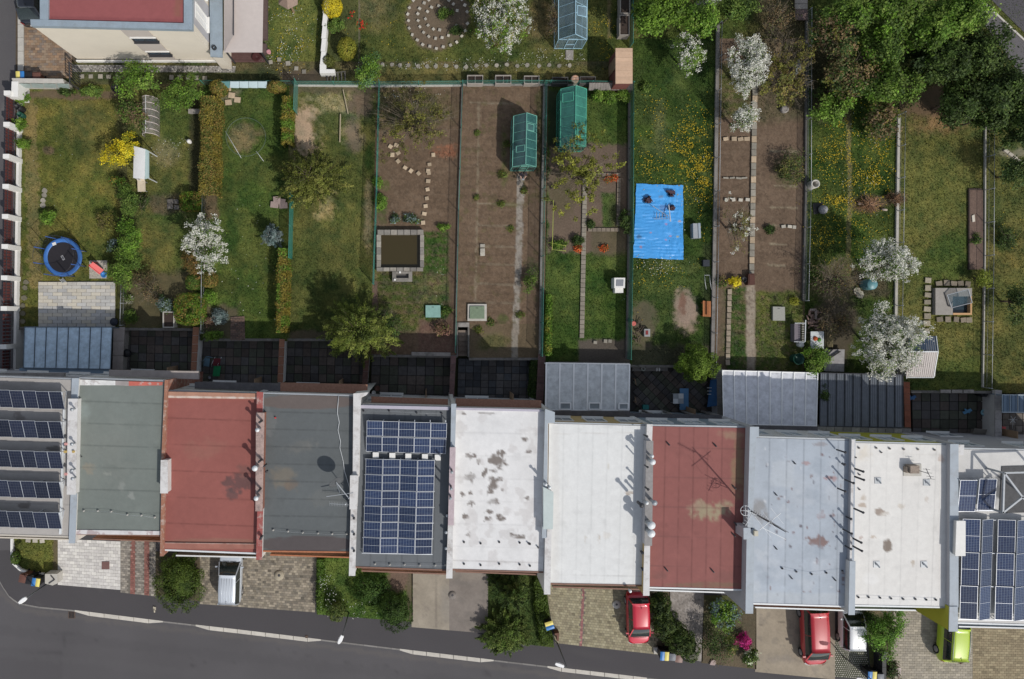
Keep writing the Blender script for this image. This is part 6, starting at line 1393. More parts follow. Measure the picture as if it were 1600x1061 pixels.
def car(label,px,py,head,L,Wd,Hh,pm,style='hatch',z=ZS,roofbars=False,ws=(.20,.05),rear=(-.33,-.455),ribs=False,deck=.0):
 """px,py: middle of the car read at height 1; head: heading, 0 = nose to the top of the photo"""
 t=thing('parked_car',label,'car',(0,0,0));hw=Wd/2;b=MB();bl=Hh*.62
 st=[(-.5,.80,.30,bl*.70,.45),(-.485,.88,.24,bl*.92,.62),(-.45,.95,.2,bl*1.0,.78),(-.36,1.0,.18,bl*1.02,.86),(-.2,1.0,.18,bl*1.02,.88),(0,1.0,.18,bl*1.01,.88),(.18,1.0,.18,bl*.99,.87),(.28,.99,.18,bl*.96,.84),(.38,.96,.2,bl*.90,.78),(.455,.90,.22,bl*.80,.70),(.488,.80,.26,bl*.66,.55),(.5,.66,.32,bl*.52,.5)]
 sts=[]
 for y,wf,zb,zt,tf in st:
  w_=hw*wf;Y=y*L;prof=[(-w_*.86,zb),(-w_*.97,zb+.1),(-w_,zb+(zt-zb)*.5),(-w_*.965,zt-.09),(-w_*(.80+.12*tf),zt-.02),(-w_*.5,zt+.015),(0,zt+.03),(w_*.5,zt+.015),(w_*(.80+.12*tf),zt-.02),(w_*.965,zt-.09),(w_,zb+(zt-zb)*.5),(w_*.97,zb+.1),(w_*.86,zb),(0,zb-.02)]
  sts.append([(x,Y,z_)for x,z_ in prof])
 loft(b,sts);o=b.obj('body',pm,t);o.modifiers.new('s','SUBSURF').levels=1;o.modifiers['s'].render_levels=2
 zb=bl-.01;zt=Hh-.035;wy0,wy1=ws[0]*L,ws[1]*L;ry0,ry1=rear[0]*L,rear[1]*L;a0,a1,r0,r1=hw*.86,hw*.70,hw*.70,hw*.82
 def sh(nm,q,bu,mt,nu=6,nv=4):g=MB();g.sheet(q,nu,nv,bu);return g.obj(nm,mt,t)
 sh('windscreen',[(-a0,wy0,zb),(-a1,wy1,zt),(a1,wy1,zt),(a0,wy0,zb)],.07,CG)
 sh('rear_window',[(-r1,ry1,zb+.04),(-r0,ry0,zt),(r0,ry0,zt),(r1,ry1,zb+.04)][::-1],.06,CG)
 for s in(-1,1):
  q=[(s*hw*.93,wy0-.12,zb-.01),(s*(a1+.035),wy1-.05,zt-.03),(s*(r0+.035),ry0+.05,zt-.03),(s*hw*.93,ry1+.10,zb+.0)]
  sh('side_window',q if s>0 else q[::-1],.03,CG)
  g=MB();g.bar((s*hw*.925,wy0-.02,zb-.01),(s*(a1+.02),wy1-.0,zt),.07,.05);g.bar((s*hw*.93,0.0*L-.12,zb),(s*(a1+.045),-.03*L-.1,zt-.02),.03,.07);g.bar((s*hw*.90,ry1+.06,zb),(s*(r0+.02),ry0,zt),.09,.06);g.obj('pillars',pm,t)
  g=MB();g.sheet([(s*hw*1.0,wy0-.28,zb+.0),(s*(hw+.17),wy0-.30,zb+.0),(s*(hw+.17),wy0-.36,zb+.14),(s*hw*1.0,wy0-.34,zb+.14)],2,2,.02);g.box((s*(hw+.09),wy0-.33,zb+.06),(.18,.10,.13));g.obj('mirror',pm,t)
  g=MB();g.sheet([(s*hw*.88,L*.468,bl*.62),(s*hw*.52,L*.497,bl*.60),(s*hw*.50,L*.487,bl*.78),(s*hw*.93,L*.425,bl*.86)][::s],3,3,.03);
  g.v=[(x,y+.012,z_+.03)for x,y,z_ in g.v];g.obj('headlight',LHT,t)
  g=MB();g.sheet([(s*hw*.92,-L*.468,bl*.72),(s*hw*.60,-L*.502,bl*.70),(s*hw*.60,-L*.493,bl*.92),(s*hw*.93,-L*.452,bl*.96)][::-s],3,3,.02);g.v=[(x,y-.015,z_+.02)for x,y,z_ in g.v];g.obj('tail_light',LRD,t)
  for yy in(.315,-.31):
   w_=MB();R0=.31;w_.tube([(s*(hw-.20),yy*L,R0),(s*(hw-.01),yy*L,R0)],R0,20);wo=w_.obj('wheel',TYRE,t);g=MB();g.tube([(s*(hw-.02),yy*L,R0),(s*(hw+.004),yy*L,R0)],.2,14);g.obj('rim',RIM,wo)
 g=MB();n=9;sts=[]
 for i in range(n):
  u=i/(n-1);Y=wy1+.03+(ry0-wy1-.06)*u;w_=(a1+(r0-a1)*u)*(1+.04*math.sin(PI*u))+.03;zz=zt+.05*math.sin(PI*min(1,u*.9+.1))
  sts.append([(-w_,Y,zz-.05),(-w_*.96,Y,zz),(-w_*.6,Y,zz+.035),(0,Y,zz+.05),(w_*.6,Y,zz+.035),(w_*.96,Y,zz),(w_,Y,zz-.05),(0,Y,zz-.045)])
 loft(g,sts);ro=g.obj('roof',pm,t)
 if ribs:
  for x in(-.36,-.18,0,.18,.36):g=MB();g.tube([(x,wy1-.2,zt+.055+.04*(1-abs(x)*1.6)),(x,(wy1+ry0)/2,zt+.085+.02*(1-abs(x)*2)),(x,ry0+.15,zt+.055+.02)],.016,5);g.obj('roof_rib',pm,ro)
 if roofbars:
  for s in(-1,1):g=MB();g.tube([(s*(a1-.04),wy1-.1,zt+.06),(s*(a1-.02),(wy1+ry0)/2,zt+.10),(s*(r0-.04),ry0+.1,zt+.06)],.02,6);g.obj('roof_rail',GREYM,ro)
 g=MB();g.bar((0,ry0+.35,zt+.05),(0,ry0+.12,zt+.16),.02,.02);g.obj('antenna',BLACK,ro)
 for(Y,c)in((L*.5+.005,WHITE),(-L*.5-.008,WHITE)):g=MB();g.box((0,Y,.48),(.5,.02,.11));g.obj('number_plate',c,t)
 for Y in(L*.492,-L*.492):g=MB();g.bar((-hw*.6,Y,.30),(hw*.6,Y,.30),.05,.14);g.obj('bumper_trim',BLACK,t)
 g=MB();
 for s in(-1,1):g.bar((s*.02,wy0+.04,zb+.03),(s*hw*.6,wy0+.02,zb+.03),.02,.02)
 g.obj('wiper',BLACK,t)
 p=W(px,py,z+1.0);t.location=(p.x,p.y,z);t.rotation_euler=(0,0,head);return t
car('silver estate car with ribbed roof parked nose to the house',358,901,-.03,4.15,1.62,1.52,paint('silver_paint',(.52,.56,.61),1,.1),ribs=True,ws=(.245,.06),rear=(-.43,-.475))
car('bright red hatchback beside the dark diagonal hedge',999.5,969.5,PI+.03,3.75,1.60,1.46,paint('red_paint',(.52,.012,.035)),ws=(.325,.11),rear=(-.355,-.42))
car('darker red estate car with sun glare on its roof on the concrete drive',1277,994.5,PI+.04,4.50,1.76,1.48,paint('crimson_paint',(.42,.008,.018)),ws=(.385,.21),rear=(-.40,-.465))
car('small white car half under the eaves on lattice paving',1335,977,.0,3.65,1.55,1.46,paint('white_car_paint',(.82,.83,.85)),ws=(.205,.02),rear=(-.44,-.485))
car('lime-green car parked under the lime side wall',1494,996,-.06,3.85,1.72,1.52,paint('lime_paint',(.40,.55,.02)),ws=(.36,.20),rear=(-.38,-.455),roofbars=True)
car('black car cut off by the top edge beside the brick drive',44,-12,.05,4.2,1.72,1.45,paint('black_paint',(.012,.014,.02)),z=.06,ws=(.22,.08),rear=(-.30,-.44))
# ------------------------------------------------------------ trampoline
tp_=thing('trampoline','round black and blue trampoline with padded enclosure poles on the left lawn','trampoline',W(98,402,0));cz=.75;c=W(98,402,cz);RO,RI=1.34,1.06
b=MB();b.lathe((c.x,c.y,cz),[(RO,-.05),(RO+.01,.03),(RO-.05,.06),(RI+.03,.06),(RI,.02)],40);b.obj('blue_pad',M('blue_vinyl',(.045,.15,.42),.5,.15,4,.1,spec=.4),tp_)
b=MB();b.lathe((c.x,c.y,cz),[(RI,.02),(.8,.0),(.4,-.03),(.001,-.05)],40);b.obj('jumping_mat',M('black_mat',(.020,.018,.022),.8,.15,6,.1),tp_)
b=MB();b.box((c.x-.02,c.y-.03,cz-.035),(.16,.34,.008),.5);b.box((c.x-.02,c.y-.03,cz-.028),(.10,.26,.008),.5,1);b.obj('printed_label',[M('label_grey',(.35,.35,.36),.7,.05),M('label_dark',(.09,.09,.1),.7,.05)],tp_)
b=MB();q=W(84.5,381,cz+.07);b.box((q.x,q.y,cz+.075),(.26,.20,.01),.35);b.obj('pad_patch',WHITE,tp_)
for i in range(8):
 a=2*PI*i/8+.35;p=Vector((c.x+(RO+.05)*math.cos(a),c.y+(RO+.05)*math.sin(a),0));b=MB();b.tube([p,p+Vector((0,0,2.05))],.03,8);b.obj('enclosure_pole',M('blue_foam',(.04,.10,.30),.7,.1,4,.05),tp_,centre=True)
 b=MB();b.tube([p+Vector((0,0,.05)),Vector((c.x+RO*.9*math.cos(a),c.y+RO*.9*math.sin(a),cz-.04))],.02,6);b.obj('leg',GREYM,tp_,centre=True)
b=MB();rg=[(c.x+(RO+.05)*math.cos(a),c.y+(RO+.05)*math.sin(a),2.0)for a in np.linspace(0,2*PI,33)];b.tube(rg,.012,4);b.obj('net_rope',DARKM,tp_)
b=MB();n=40;vs=[(c.x+(RO+.05)*math.cos(2*PI*i/n),c.y+(RO+.05)*math.sin(2*PI*i/n),z_)for z_ in(cz,2.0)for i in range(n)];b.add(vs,[[i,(i+1)%n,n+(i+1)%n,n+i]for i in range(n)]);b.obj('safety_net',mesh_mat('black_net',(.02,.02,.025),.16),tp_)
b=MB();A,B=W(92,436,.7),W(99,443,.05);b.bar(A,B,.03,.03);A2,B2=W(97,434,.7),W(104,441,.05);b.bar(A2,B2,.03,.03)
for u in(.25,.5,.75):b.bar(A.lerp(B,u),A2.lerp(B2,u),.06,.02)
b.obj('ladder',GREYM,tp_)
# play mat with slide toy
pm_=thing('play_mat','square patterned play mat lying beside the trampoline','play mat',W(153,421,.02));b=MB();b.pprism([(139,407),(167,407),(167,435),(139.5,435)],.05,0);b.obj('mat',M('patterned_mat',(.42,.39,.33),.9,.3,16,.1,dirt=(.16,.12,.12)),pm_)
sl_=thing('toy_slide','red plastic toy slide with a blue end on the patterned mat','toy slide',W(150,420,.05));b=MB();A,B=W(142,412,.75),W(159,425,.2);d=(B-A).normalized();s=Vector((-d.y,d.x,0)).normalized()
b.add([A-s*.16,B-s*.18,B+s*.18,A+s*.16],[[0,1,2,3]]);b.bar(A-s*.18+Vector((0,0,.04)),B-s*.2+Vector((0,0,.04)),.05,.12);b.bar(A+s*.18+Vector((0,0,.04)),B+s*.2+Vector((0,0,.04)),.05,.12);b.obj('chute',RED,sl_)
b=MB();b.bar((A.x-.1,A.y,.05),A-s*.15,.08,.08);b.bar((A.x+.1,A.y+.1,.05),A+s*.15,.08,.08);b.obj('ladder',RED,sl_);b=MB();b.lathe(W(163,429,.05)[:],[(.20,0),(.24,.1),(.2,.16),(.14,.06),(.001,.05)],12);b.obj('toy_tub',BLUEP,sl_)
# swing seat, chair, cloche
sw=thing('garden_swing','garden swing with a white sloping canopy and pale blue back','swing seat',W(220,254,0));b=MB();b.sheet([W(208,278,1.75),W(226,280,1.95),W(227,233,1.95),W(209,228,1.75)],4,4,.04);b.v+=[];b.obj('canopy',M('white_canvas',(.70,.70,.68),.8,.06,3,.05),sw)
b=MB();b.sheet([W(226.5,280,1.93),W(233,278,1.6),W(233,236,1.6),W(227,233,1.93)],3,3,.03);b.obj('canopy_back',M('pale_blue_canvas',(.36,.46,.46),.8,.06,3,.05),sw)
b=MB()
for(x,y)in((209,230),(209,277),(231,236),(231,278)):p=W(x,y,1.6);b.bar((p.x,p.y,0),p,.05,.05)
b.obj('frame',WHITEM,sw);b=MB();p=W(222,256,.5);b.box((p.x,p.y,.45),(.55,1.7,.1));b.obj('seat',M('pale_blue_canvas',(.36,.46,.46)),sw)
def chair(name,label,px,py,z,rot,w_,d_,mt,legs=GREYM,cat='chair',back=.5,sh=.42):
 t=thing(name,label,cat,(0,0,0));b=MB();b.sheet([(-w_/2,-d_/2,sh),(w_/2,-d_/2,sh),(w_/2,d_/2,sh+.03),(-w_/2,d_/2,sh+.03)],3,3,-.04);b.box((0,0,sh-.03),(w_*.95,d_*.95,.03));b.obj('seat',mt,t);b=MB();b.sheet([(-w_/2,d_/2,sh+.05),(w_/2,d_/2,sh+.05),(w_/2,d_/2+.22,sh+back),(-w_/2,d_/2+.22,sh+back)],3,3,.04);b.obj('backrest',mt,t)
 for sx in(-1,1):
  for sy in(-1,1):b=MB();b.bar((sx*w_*.42,sy*d_*.42,0),(sx*w_*.42,sy*d_*.42,sh),.04,.04);b.obj('leg',legs,t)
 p=W(px,py,z+sh);t.location=(p.x,p.y,z);t.rotation_euler=(0,0,rot);return t
chair('garden_lounger','cream cushioned lounge chair below the garden swing',221,291,0,.02,.55,.75,M('cream_fabric',(.55,.47,.36),.9,.12,4,.2),cat='lounge chair',back=.25)
cl=thing('cold_frame','arched cold frame with white hoops beside the yellow-flowered bush','cold frame',W(234,182,0));GL=glass_mat('cloudy_polycarbonate',(.30,.28,.27),.25,.42)
hoopx=[(224,0.02),(222,.6),(227,1.05),(238,1.25),(249,.95),(253,.5),(252,.02)]
hoop=lambda y:[W(x-0,y,0)+Vector((0,0,z_))for x,z_ in((227,.02),(227.5,.55),(231,.95),(238,1.15),(246,.95),(249.5,.55),(250,.02))]
ysh=[157,167,177,187,197,207,214]
for y in ysh:b=MB();b.tube(hoop(y),.022,6);b.obj('hoop',M('pinkish_white_tube',(.60,.52,.50),.6,.05),cl,centre=True)
for a_,e_ in zip(ysh[:-1],ysh[1:]):
 b=MB();h0,h1_=hoop(a_),hoop(e_);b.add(h0+h1_,[[i,i+1,8+i,7+i]for i in range(6)],0,True);b.obj('pane',GL,cl,centre=True)
b=MB();b.bar(W(238,157,0)+Vector((0,0,1.17)),W(238,214,0)+Vector((0,0,1.17)),.03,.03);b.obj('ridge_bar',WHITEM,cl)
# ------------------------------------------------------------ greenhouses
def greenhouse(label,q,he,hr,glass,fr,n=6,open_roof=(),door=True,rx=.5,name='greenhouse',lean=None):
 """q: footprint ring at ground TL TR BR BL; ridge runs top to bottom"""
 t=thing(name,label,'greenhouse',W((q[0][0]+q[2][0])/2,(q[0][1]+q[2][1])/2,0));up=Vector((0,0,1))
 def P(u,v,z):x,y=quad_uv(q,u,v);return W(x,y,0)+up*z
 def pane(pts,nm='pane'):b=MB();b.add(pts,[list(range(len(pts)))]);b.obj(nm,glass,t,centre=True)
 for i in range(n):
  v0,v1=i/n,(i+1)/n
  pane([P(0,v1,.05),P(0,v0,.05),P(0,v0,he),P(0,v1,he)]);pane([P(1,v0,.05),P(1,v1,.05),P(1,v1,he),P(1,v0,he)])
  pane([P(0,v1,he),P(0,v0,he),P(rx,v0,hr),P(rx,v1,hr)],'roof_pane');pane([P(rx,v1,hr),P(rx,v0,hr),P(1,v0,he),P(1,v1,he)],'roof_pane')
 for v in(0,1):pane([P(0,v,.05),P(1,v,.05),P(1,v,he),P(rx,v,hr),P(0,v,he)][::(-1 if v else 1)],'gable_pane')
 b=MB()
 for i in range(n+1):
  v=i/n;k=.035 if i in(0,n)else .022
  for a_,e_ in((P(0,v,0),P(0,v,he)),(P(1,v,0),P(1,v,he)),(P(0,v,he),P(rx,v,hr)),(P(rx,v,hr),P(1,v,he))):b.bar(a_,e_,k,k)
 for u,z in((0,he),(1,he),(rx,hr+.01),(0,.04),(1,.04)):b.bar(P(u,0,z),P(u,1,z),.045,.045)
 for v in(0,1):b.bar(P(0,v,.04),P(1,v,.04),.045,.045);b.bar(P(0,v,he),P(1,v,he),.035,.035)
 b.obj('frame',fr,t)
 for(u0,u1,v0,v1,dz)in open_roof:
  def R_(u,v):z=he+(hr-he)*(u/rx if u<rx else(1-u)/(1-rx));return P(u,v,z+.03)
  ring=[R_(u0,v0),R_(u1,v0),R_(u1,v1),R_(u0,v1)];
  ring[1 if u0>=rx else 0]+=up*dz;ring[2 if u0>=rx else 3]+=up*dz
  w_=MB();[w_.bar(ring[i],ring[(i+1)%4],.04,.03)for i in range(4)];f=w_.obj('vent_window',fr,t,centre=True);g=MB();g.add(ring[::-1],[[0,1,2,3]]);g.obj('pane',glass,f)
 if door:
  b=MB();a_,e_=P(.34,1,0),P(.66,1,0);off=Vector((0,-.03,0));[b.bar(p+off,p+off+up*1.7,.04,.04)for p in(a_,e_)];b.bar(a_+off+up*1.7,e_+off+up*1.7,.04,.04);b.bar(a_+off+up*.8,e_+off+up*.8,.03,.03);b.obj('door',fr,t)
 return t
GGL=glass_mat('dark_green_glass',(.04,.12,.115),.10,.86,.6);GGL2=glass_mat('green_polycarbonate',(.045,.19,.15),.25,.88,.5);GGL3=glass_mat('blue_glass',(.16,.24,.29),.08,.55,.7)
FG=M('mint_frame',(.15,.38,.31),.5,.08,2,.02,spec=.4);FB=M('pale_blue_frame',(.32,.50,.60),.5,.08,2,.02,spec=.4)
greenhouse('dark green glass greenhouse with mint frame on the bare brown bed',[(799,190),(834,190),(833,267),(797,267)],1.35,2.1,GGL,FG,6,((.55,.85,.2,.33,.1),(.12,.45,.62,.74,.1)))
greenhouse('green polycarbonate greenhouse beside the mown strip, half under the olive tree',[(870,150),(909,150),(908,237),(869,237)],1.5,2.2,GGL2,M('green_frame',(.08,.34,.24),.5,.08,2,.02),6,((.05,.42,.1,.25,.12),(.6,.95,.7,.85,.05)))
greenhouse('pale blue framed glass greenhouse at the top with one open roof window',[(866,-70),(910,-70),(909,76),(866,76)],1.6,2.5,GGL3,FB,9,((.58,.92,.70,.80,.35),))
b=MB();b.pprism([(884,78),(896,78),(896,93),(884,93)],.06,0);o=b.obj('doorstep',CONC);setp(o,'two pale slabs at the door of the pale blue greenhouse','doorstep')
# water butt etc near it
def lathe_thing(name,label,cat,px,py,z,prof,mt,n=18):b=MB();c=W(px,py,z);b.lathe(c[:],prof,n);o=b.obj(name,mt);return setp(o,label,cat)
lathe_thing('water_barrel','dark round barrel standing against the white garden wall','barrel',37,172,0,[(.19,0),(.21,.4),(.19,.8),(.17,.8),(.16,.7),(.001,.68)],BLACK)
lathe_thing('water_barrel','dark green barrel just below the black one by the white garden wall','barrel',37.5,182,0,[(.18,0),(.2,.35),(.18,.6),(.16,.6),(.15,.5),(.001,.48)],M('dark_green_plastic',(.015,.07,.05),.5,.1,2,.02))
lathe_thing('water_barrel','black round tub with a pale rim in the shrubs below the cream house','barrel',187,142,0,[(.26,0),(.32,.7),(.3,.75),(.27,.7),(.25,.4),(.001,.38)],BLACK)
lathe_thing('water_barrel','open round concrete ring beside the dandelion meadow fence','concrete ring',1266,290,0,[(.30,0),(.30,.7),(.22,.7),(.22,.1),(.001,.08)],CONCL)
lathe_thing('water_barrel','teal lidded barrel between the two big blossom trees','barrel',1351,445,0,[(.36,0),(.40,.4),(.38,.85),(.34,.90),(.001,.93)],M('teal_plastic',(.10,.24,.27),.45,.1,2,.02,spec=.5))
lathe_thing('water_barrel','open dark tub with a green rim beside the bright shrub and canopy','barrel',1240,560,0,[(.30,0),(.38,.7),(.40,.72),(.36,.72),(.34,.4),(.001,.38)],M('dark_green_plastic',(.015,.07,.05)))
lathe_thing('water_barrel','black barrel near the dark yard\'s side wall past the sheds','barrel',1526,614,-.87,[(.2,0),(.22,.4),(.2,.8),(.17,.78),(.001,.7)],BLACK)
lathe_thing('plant_pot','pink and white plant pot at the corner of the beige awning','plant pot',421,83,0,[(.1,0),(.16,.3),(.14,.32),(.001,.25)],M('pink_glaze',(.5,.25,.27),.5,.2,9,.05))
lathe_thing('plant_pot','small round dark pot beside the brown box on the gravel path','plant pot',1160,437,0,[(.12,0),(.2,.3),(.17,.3),(.14,.2),(.001,.18)],BLACK)
lathe_thing('rolled_cover','dark round cushion at the corner of the light terrace','cushion',179,503,.07,[(.25,0),(.29,.12),(.22,.25),(.001,.28)],M('navy_fabric',(.03,.035,.05),.8,.2,4,.2))
lathe_thing('garden_stool','small white round item on the lawn left of the golden hedge','ornament',297,222,0,[(.13,0),(.16,.2),(.12,.4),(.001,.45)],WHITE)
lathe_thing('stone_boulder','pale grey wrapped bag on a dark square sheet in the dandelion meadow','bag',1284,328,0,[(.25,0),(.34,.18),(.26,.36),(.10,.44),(.001,.46)],M('grey_sheet',(.22,.22,.23),.7,.2,6,.3),9)
b=MB();b.pprism([(1270,318),(1286,316),(1287,332),(1272,335)],.05,0);o=b.obj('ground_sheet',BLACK);setp(o,'dark square sheet under the pale grey bag','sheet')
# pool / garden basin
pn=thing('garden_basin','square stone-rimmed basin of murky brown water in the middle garden','basin',W(627,392,0));RS=[M('basin_stone',(.20,.185,.165),.9,.3,6,.5,rnd=.25),M('basin_stone_pale',(.28,.255,.22),.9,.3,6,.5,rnd=.2)]
zt=.42
def rim(x0,y0,x1,y1,n,vert):
 for i in range(n):
  a_,e_=i/n,(i+1)/n-.012;b=MB()
  q_=[(x0,y0+(y1-y0)*a_),(x1,y0+(y1-y0)*a_),(x1,y0+(y1-y0)*e_),(x0,y0+(y1-y0)*e_)]if vert else[(x0+(x1-x0)*a_,y0),(x0+(x1-x0)*e_,y0),(x0+(x1-x0)*e_,y1),(x0+(x1-x0)*a_,y1)]
  b.pprism(q_,zt+R.uniform(-.006,.006),-.02);b.obj('rim_stone',RS[R.randrange(2)],pn,centre=True)
rim(590,359,662.5,366.5,7,False);rim(588.5,418,662,423.5,7,False);rim(588.5,366.8,595,417.7,5,True);rim(656.5,366.8,662.5,417.7,5,True)
wm,wt,wp=nodes('murky_water');wp.inputs['Base Color'].default_value=(.045,.034,.012,1);wp.inputs['Roughness'].default_value=.08;bump(wt,wp,noise(wt,6,3),.08,.02)
b=MB();b.pprism([(594,366),(657.5,366),(657.5,418.5),(594,418.5)],.10,.02);b.obj('water',wm,pn)
for(x0,y0,x1,y1)in((613,424,619,440),(638.5,424,644,440),(619,434.5,638.5,440),(619,424,638.5,427.5)):b=MB();b.pprism([(x0,y0),(x1,y0),(x1,y1),(x0,y1)],.38,0);b.obj('rim_stone',RS[0],pn,centre=True)
b=MB();b.pprism([(619,427.5),(638.5,427.5),(638.5,434.5),(619,434.5)],.12,0);b.obj('overflow',CONCD,pn);
for(x,y)in((625,425.5),(617,437)):b=MB();p=W(x,y,.42);b.box((p.x,p.y,.42),(.13,.13,.08));b.obj('lamp',WHITE,pn,centre=True)
# hatches
def hatch(label,q,z,mt,rimm=None,cat='hatch'):
 t=thing('hatch',label,cat,W((q[0][0]+q[2][0])/2,(q[0][1]+q[2][1])/2,0))
 if rimm:b=MB();b.pprism([(q[0][0]-3.5,q[0][1]-3.5),(q[1][0]+3.5,q[1][1]-3.5),(q[2][0]+3.5,q[2][1]+3.5),(q[3][0]-3.5,q[3][1]+3.5)],z-.02,0);b.obj('concrete_rim',rimm,t)
 b=MB();b.pprism(q,z+.06,z-.02 if rimm else 0);b.obj('lid',mt,t);b=MB();p=W((q[0][0]+q[1][0])/2,q[0][1]+3,z+.08);b.bar(p-Vector((.07,0,0)),p+Vector((.07,0,0)),.02,.03);b.obj('handle',DARKM,t);return t
hatch('flat teal hatch cover on the lawn beside the brown strip',[(665,477),(688,477),(688.5,496),(665,496)],.12,TEAL);hatch('grey-green hatch in a concrete rim on the bare brown bed',[(734.5,478.5),(757,478.5),(757,498),(734,498)],.18,M('mossy_green_lid',(.17,.22,.15),.9,.2,5,.2),CONCL)
hatch('pale grey slatted hatch on the lawn by the yellow plant',[(1208,479),(1226.5,479.5),(1227,501),(1208,501)],.15,M('grey_lid',(.30,.30,.27),.8,.2,14,.2))
# open cellar hatch on the mown lawn
oh=thing('cellar_hatch','concrete cellar top with a propped open metal framed lid on the mown lawn','cellar hatch',W(1490,471,0));b=MB();b.pprism([(1462,450),(1489,450),(1489,492),(1462,492)],.35,0);b.pprism([(1489,450),(1519,450),(1519,463),(1489,463)],.351,0);b.obj('slab',M('smooth_concrete',(.29,.27,.245),.9,.15,3,.2),oh)
b=MB();b.pprism([(1489.5,489),(1519,489),(1519,492),(1489.5,492)],.36,0);b.pprism([(1516.5,463),(1519,463),(1519,489),(1516.5,489)],.36,0);b.obj('timber_edge',M('orange_timber',(.50,.30,.15),.8,.1,4,.2),oh)
b=MB();b.pprism([(1489,463),(1516.5,463),(1516.5,489),(1489,489)],.06,0);b.obj('dark_opening',glass_mat('dark_water',(.015,.03,.04),.1),oh)
ring=[W(1480,461,.5),W(1513,452,1.0),W(1519,473,1.0),W(1487,481,.5)];b=MB();[b.bar(ring[i],ring[(i+1)%4],.05,.05)for i in range(4)];b.obj('open_lid',GREYM,oh,centre=True);b=MB();b.add([p-Vector((0,0,.01))for p in ring[::-1]],[[0,1,2,3]]);b.obj('lid_glass',glass_mat('lid_glass',(.10,.16,.19),.08,.45),oh,centre=True)
b=MB();b.bar(W(1476,457,.4),W(1482,478,.4),.03,.03);b.bar(W(1482,478,.4),W(1489,480,.4),.03,.03);b.obj('prop',DARKM,oh)
# sheds
sh=thing('garden_shed','narrow garden shed with a pale pine board roof at the alley','shed',W(956,118,0));b=MB();b.pprism([(963.5,76.5),(987,76.5),(987,129),(963.5,129)],1.95,0);b.obj('wall',M('dark_red_boards',(.16,.06,.05),.8,.2,5,.2),sh)
for i in range(11):b=MB();y0=75+i*5.02;b.pprism([(962,y0),(988.5,y0),(988.5,y0+4.9),(962,y0+4.9)],2.05+.01*(i%2),1.96);b.obj('board',WOODP,sh,centre=True)
b=MB();p=W(963,110,0);b.box((W(963.2,110,1.95).x-.02,W(0,100,1.5).y,.95),(.04,.8,1.8));b.obj('door',WOOD,sh)
s2=thing('garden_shed','small shed with a corrugated ridged roof, dark above and pale below','shed',W(1432,545,0));b=MB();b.pprism([(1420,527),(1463,527),(1462,588),(1418,588)],1.5,0);b.obj('wall',M('grey_boards',(.25,.24,.22),.8,.2),s2)
ra,rb=(1419.5,549.5,2.1),(1466,549.5,2.1)
for nm,(y1,m,z1,xa,xb)in{'roof_dark':(525,M('dark_blue_sheet',(.07,.10,.15),.4,.1,3,.05,metal=.3),1.6,1420,1463),'roof_pale':(590,M('pale_translucent_sheet',(.42,.38,.36),.5,.12,5,.05),1.5,1416,1459)}.items():
 n=14
 for i in range(n):
  u0,u1=i/n,(i+1)/n-.012;f=lambda u,top:(W(ra[0]+(rb[0]-ra[0])*u,ra[1],ra[2])if top else W(xa+(xb-xa)*u,y1,z1));q_=[f(u0,0),f(u1,0),f(u1,1),f(u0,1)]
  if y1<549:q_=q_[::-1]
  b=MB();b.sheet(q_,4,1,.03,(0,0,1));b.obj('roof_rib',m,s2,centre=True)
b=MB();b.bar(W(ra[0],ra[1],2.14),W(rb[0],rb[1],2.14),.08,.03);b.bar(W(1463,525,1.62),W(1466,549.5,2.12),.05,.04);b.bar(W(1459,590,1.52),W(1466,549.5,2.12),.05,.04);b.bar(W(1416,590,1.52),W(1459,590,1.52),.04,.04);b.obj('ridge_cap',WHITEM,s2)
# corrugated sheet, planters
cs=thing('corrugated_sheet','weathered grey corrugated sheet leaning along the alley fence below the pine shed','metal sheet',W(955,135,0))
for i in range(16):b=MB();x0=920+i*4.3;b.sheet([W(x0,141,.5),W(x0+4.2,141,.5),W(x0+5.2,129,1.0),W(x0+1,129,1.0)],3,1,.04);b.obj('rib',M('weathered_grey_sheet',(.20,.18,.165),.8,.3,5,.3,rnd=.12),cs,centre=True)
def planter(label,q,h,mt=WOOD,div=1,group=None,z=0):
 t=thing('raised_planter',label,'planter',W((q[0][0]+q[2][0])/2,(q[0][1]+q[2][1])/2,0),group);e=1.4
 (x0,y0),(x1,y1)=q[0],q[2]
 for r_ in((x0,y0,x1,y0+e),(x0,y1-e,x1,y1),(x0,y0+e,x0+e,y1-e),(x1-e,y0+e,x1,y1-e)):b=MB();b.pprism([(r_[0],r_[1]),(r_[2],r_[1]),(r_[2],r_[3]),(r_[0],r_[3])],h,0);b.obj('board',mt,t,centre=True)
 for i in range(1,div):xx=x0+(x1-x0)*i/div;b=MB();b.pprism([(xx-.5,y0+e),(xx+.5,y0+e),(xx+.5,y1-e),(xx-.5,y1-e)],h-.01,0);b.obj('divider',mt,t,centre=True)
 b=MB();b.pprism([(x0+e,y0+e),(x1-e,y0+e),(x1-e,y1-e),(x0+e,y1-e)],h-.1,0);b.obj('soil',M('planter_soil',(.045,.032,.026),.95,.4,9,.8),t);return t
def Q(a,b_,c_,d_):return[(a,b_),(c_,b_),(c_,d_),(a,d_)]
PG='raised planters along the alley';GP=M('greyed_planter_board',(.30,.27,.24),.85,.2,6,.2,rnd=.1);DP=M('dark_planter_board',(.085,.08,.075),.85,.2,6,.2,rnd=.1)
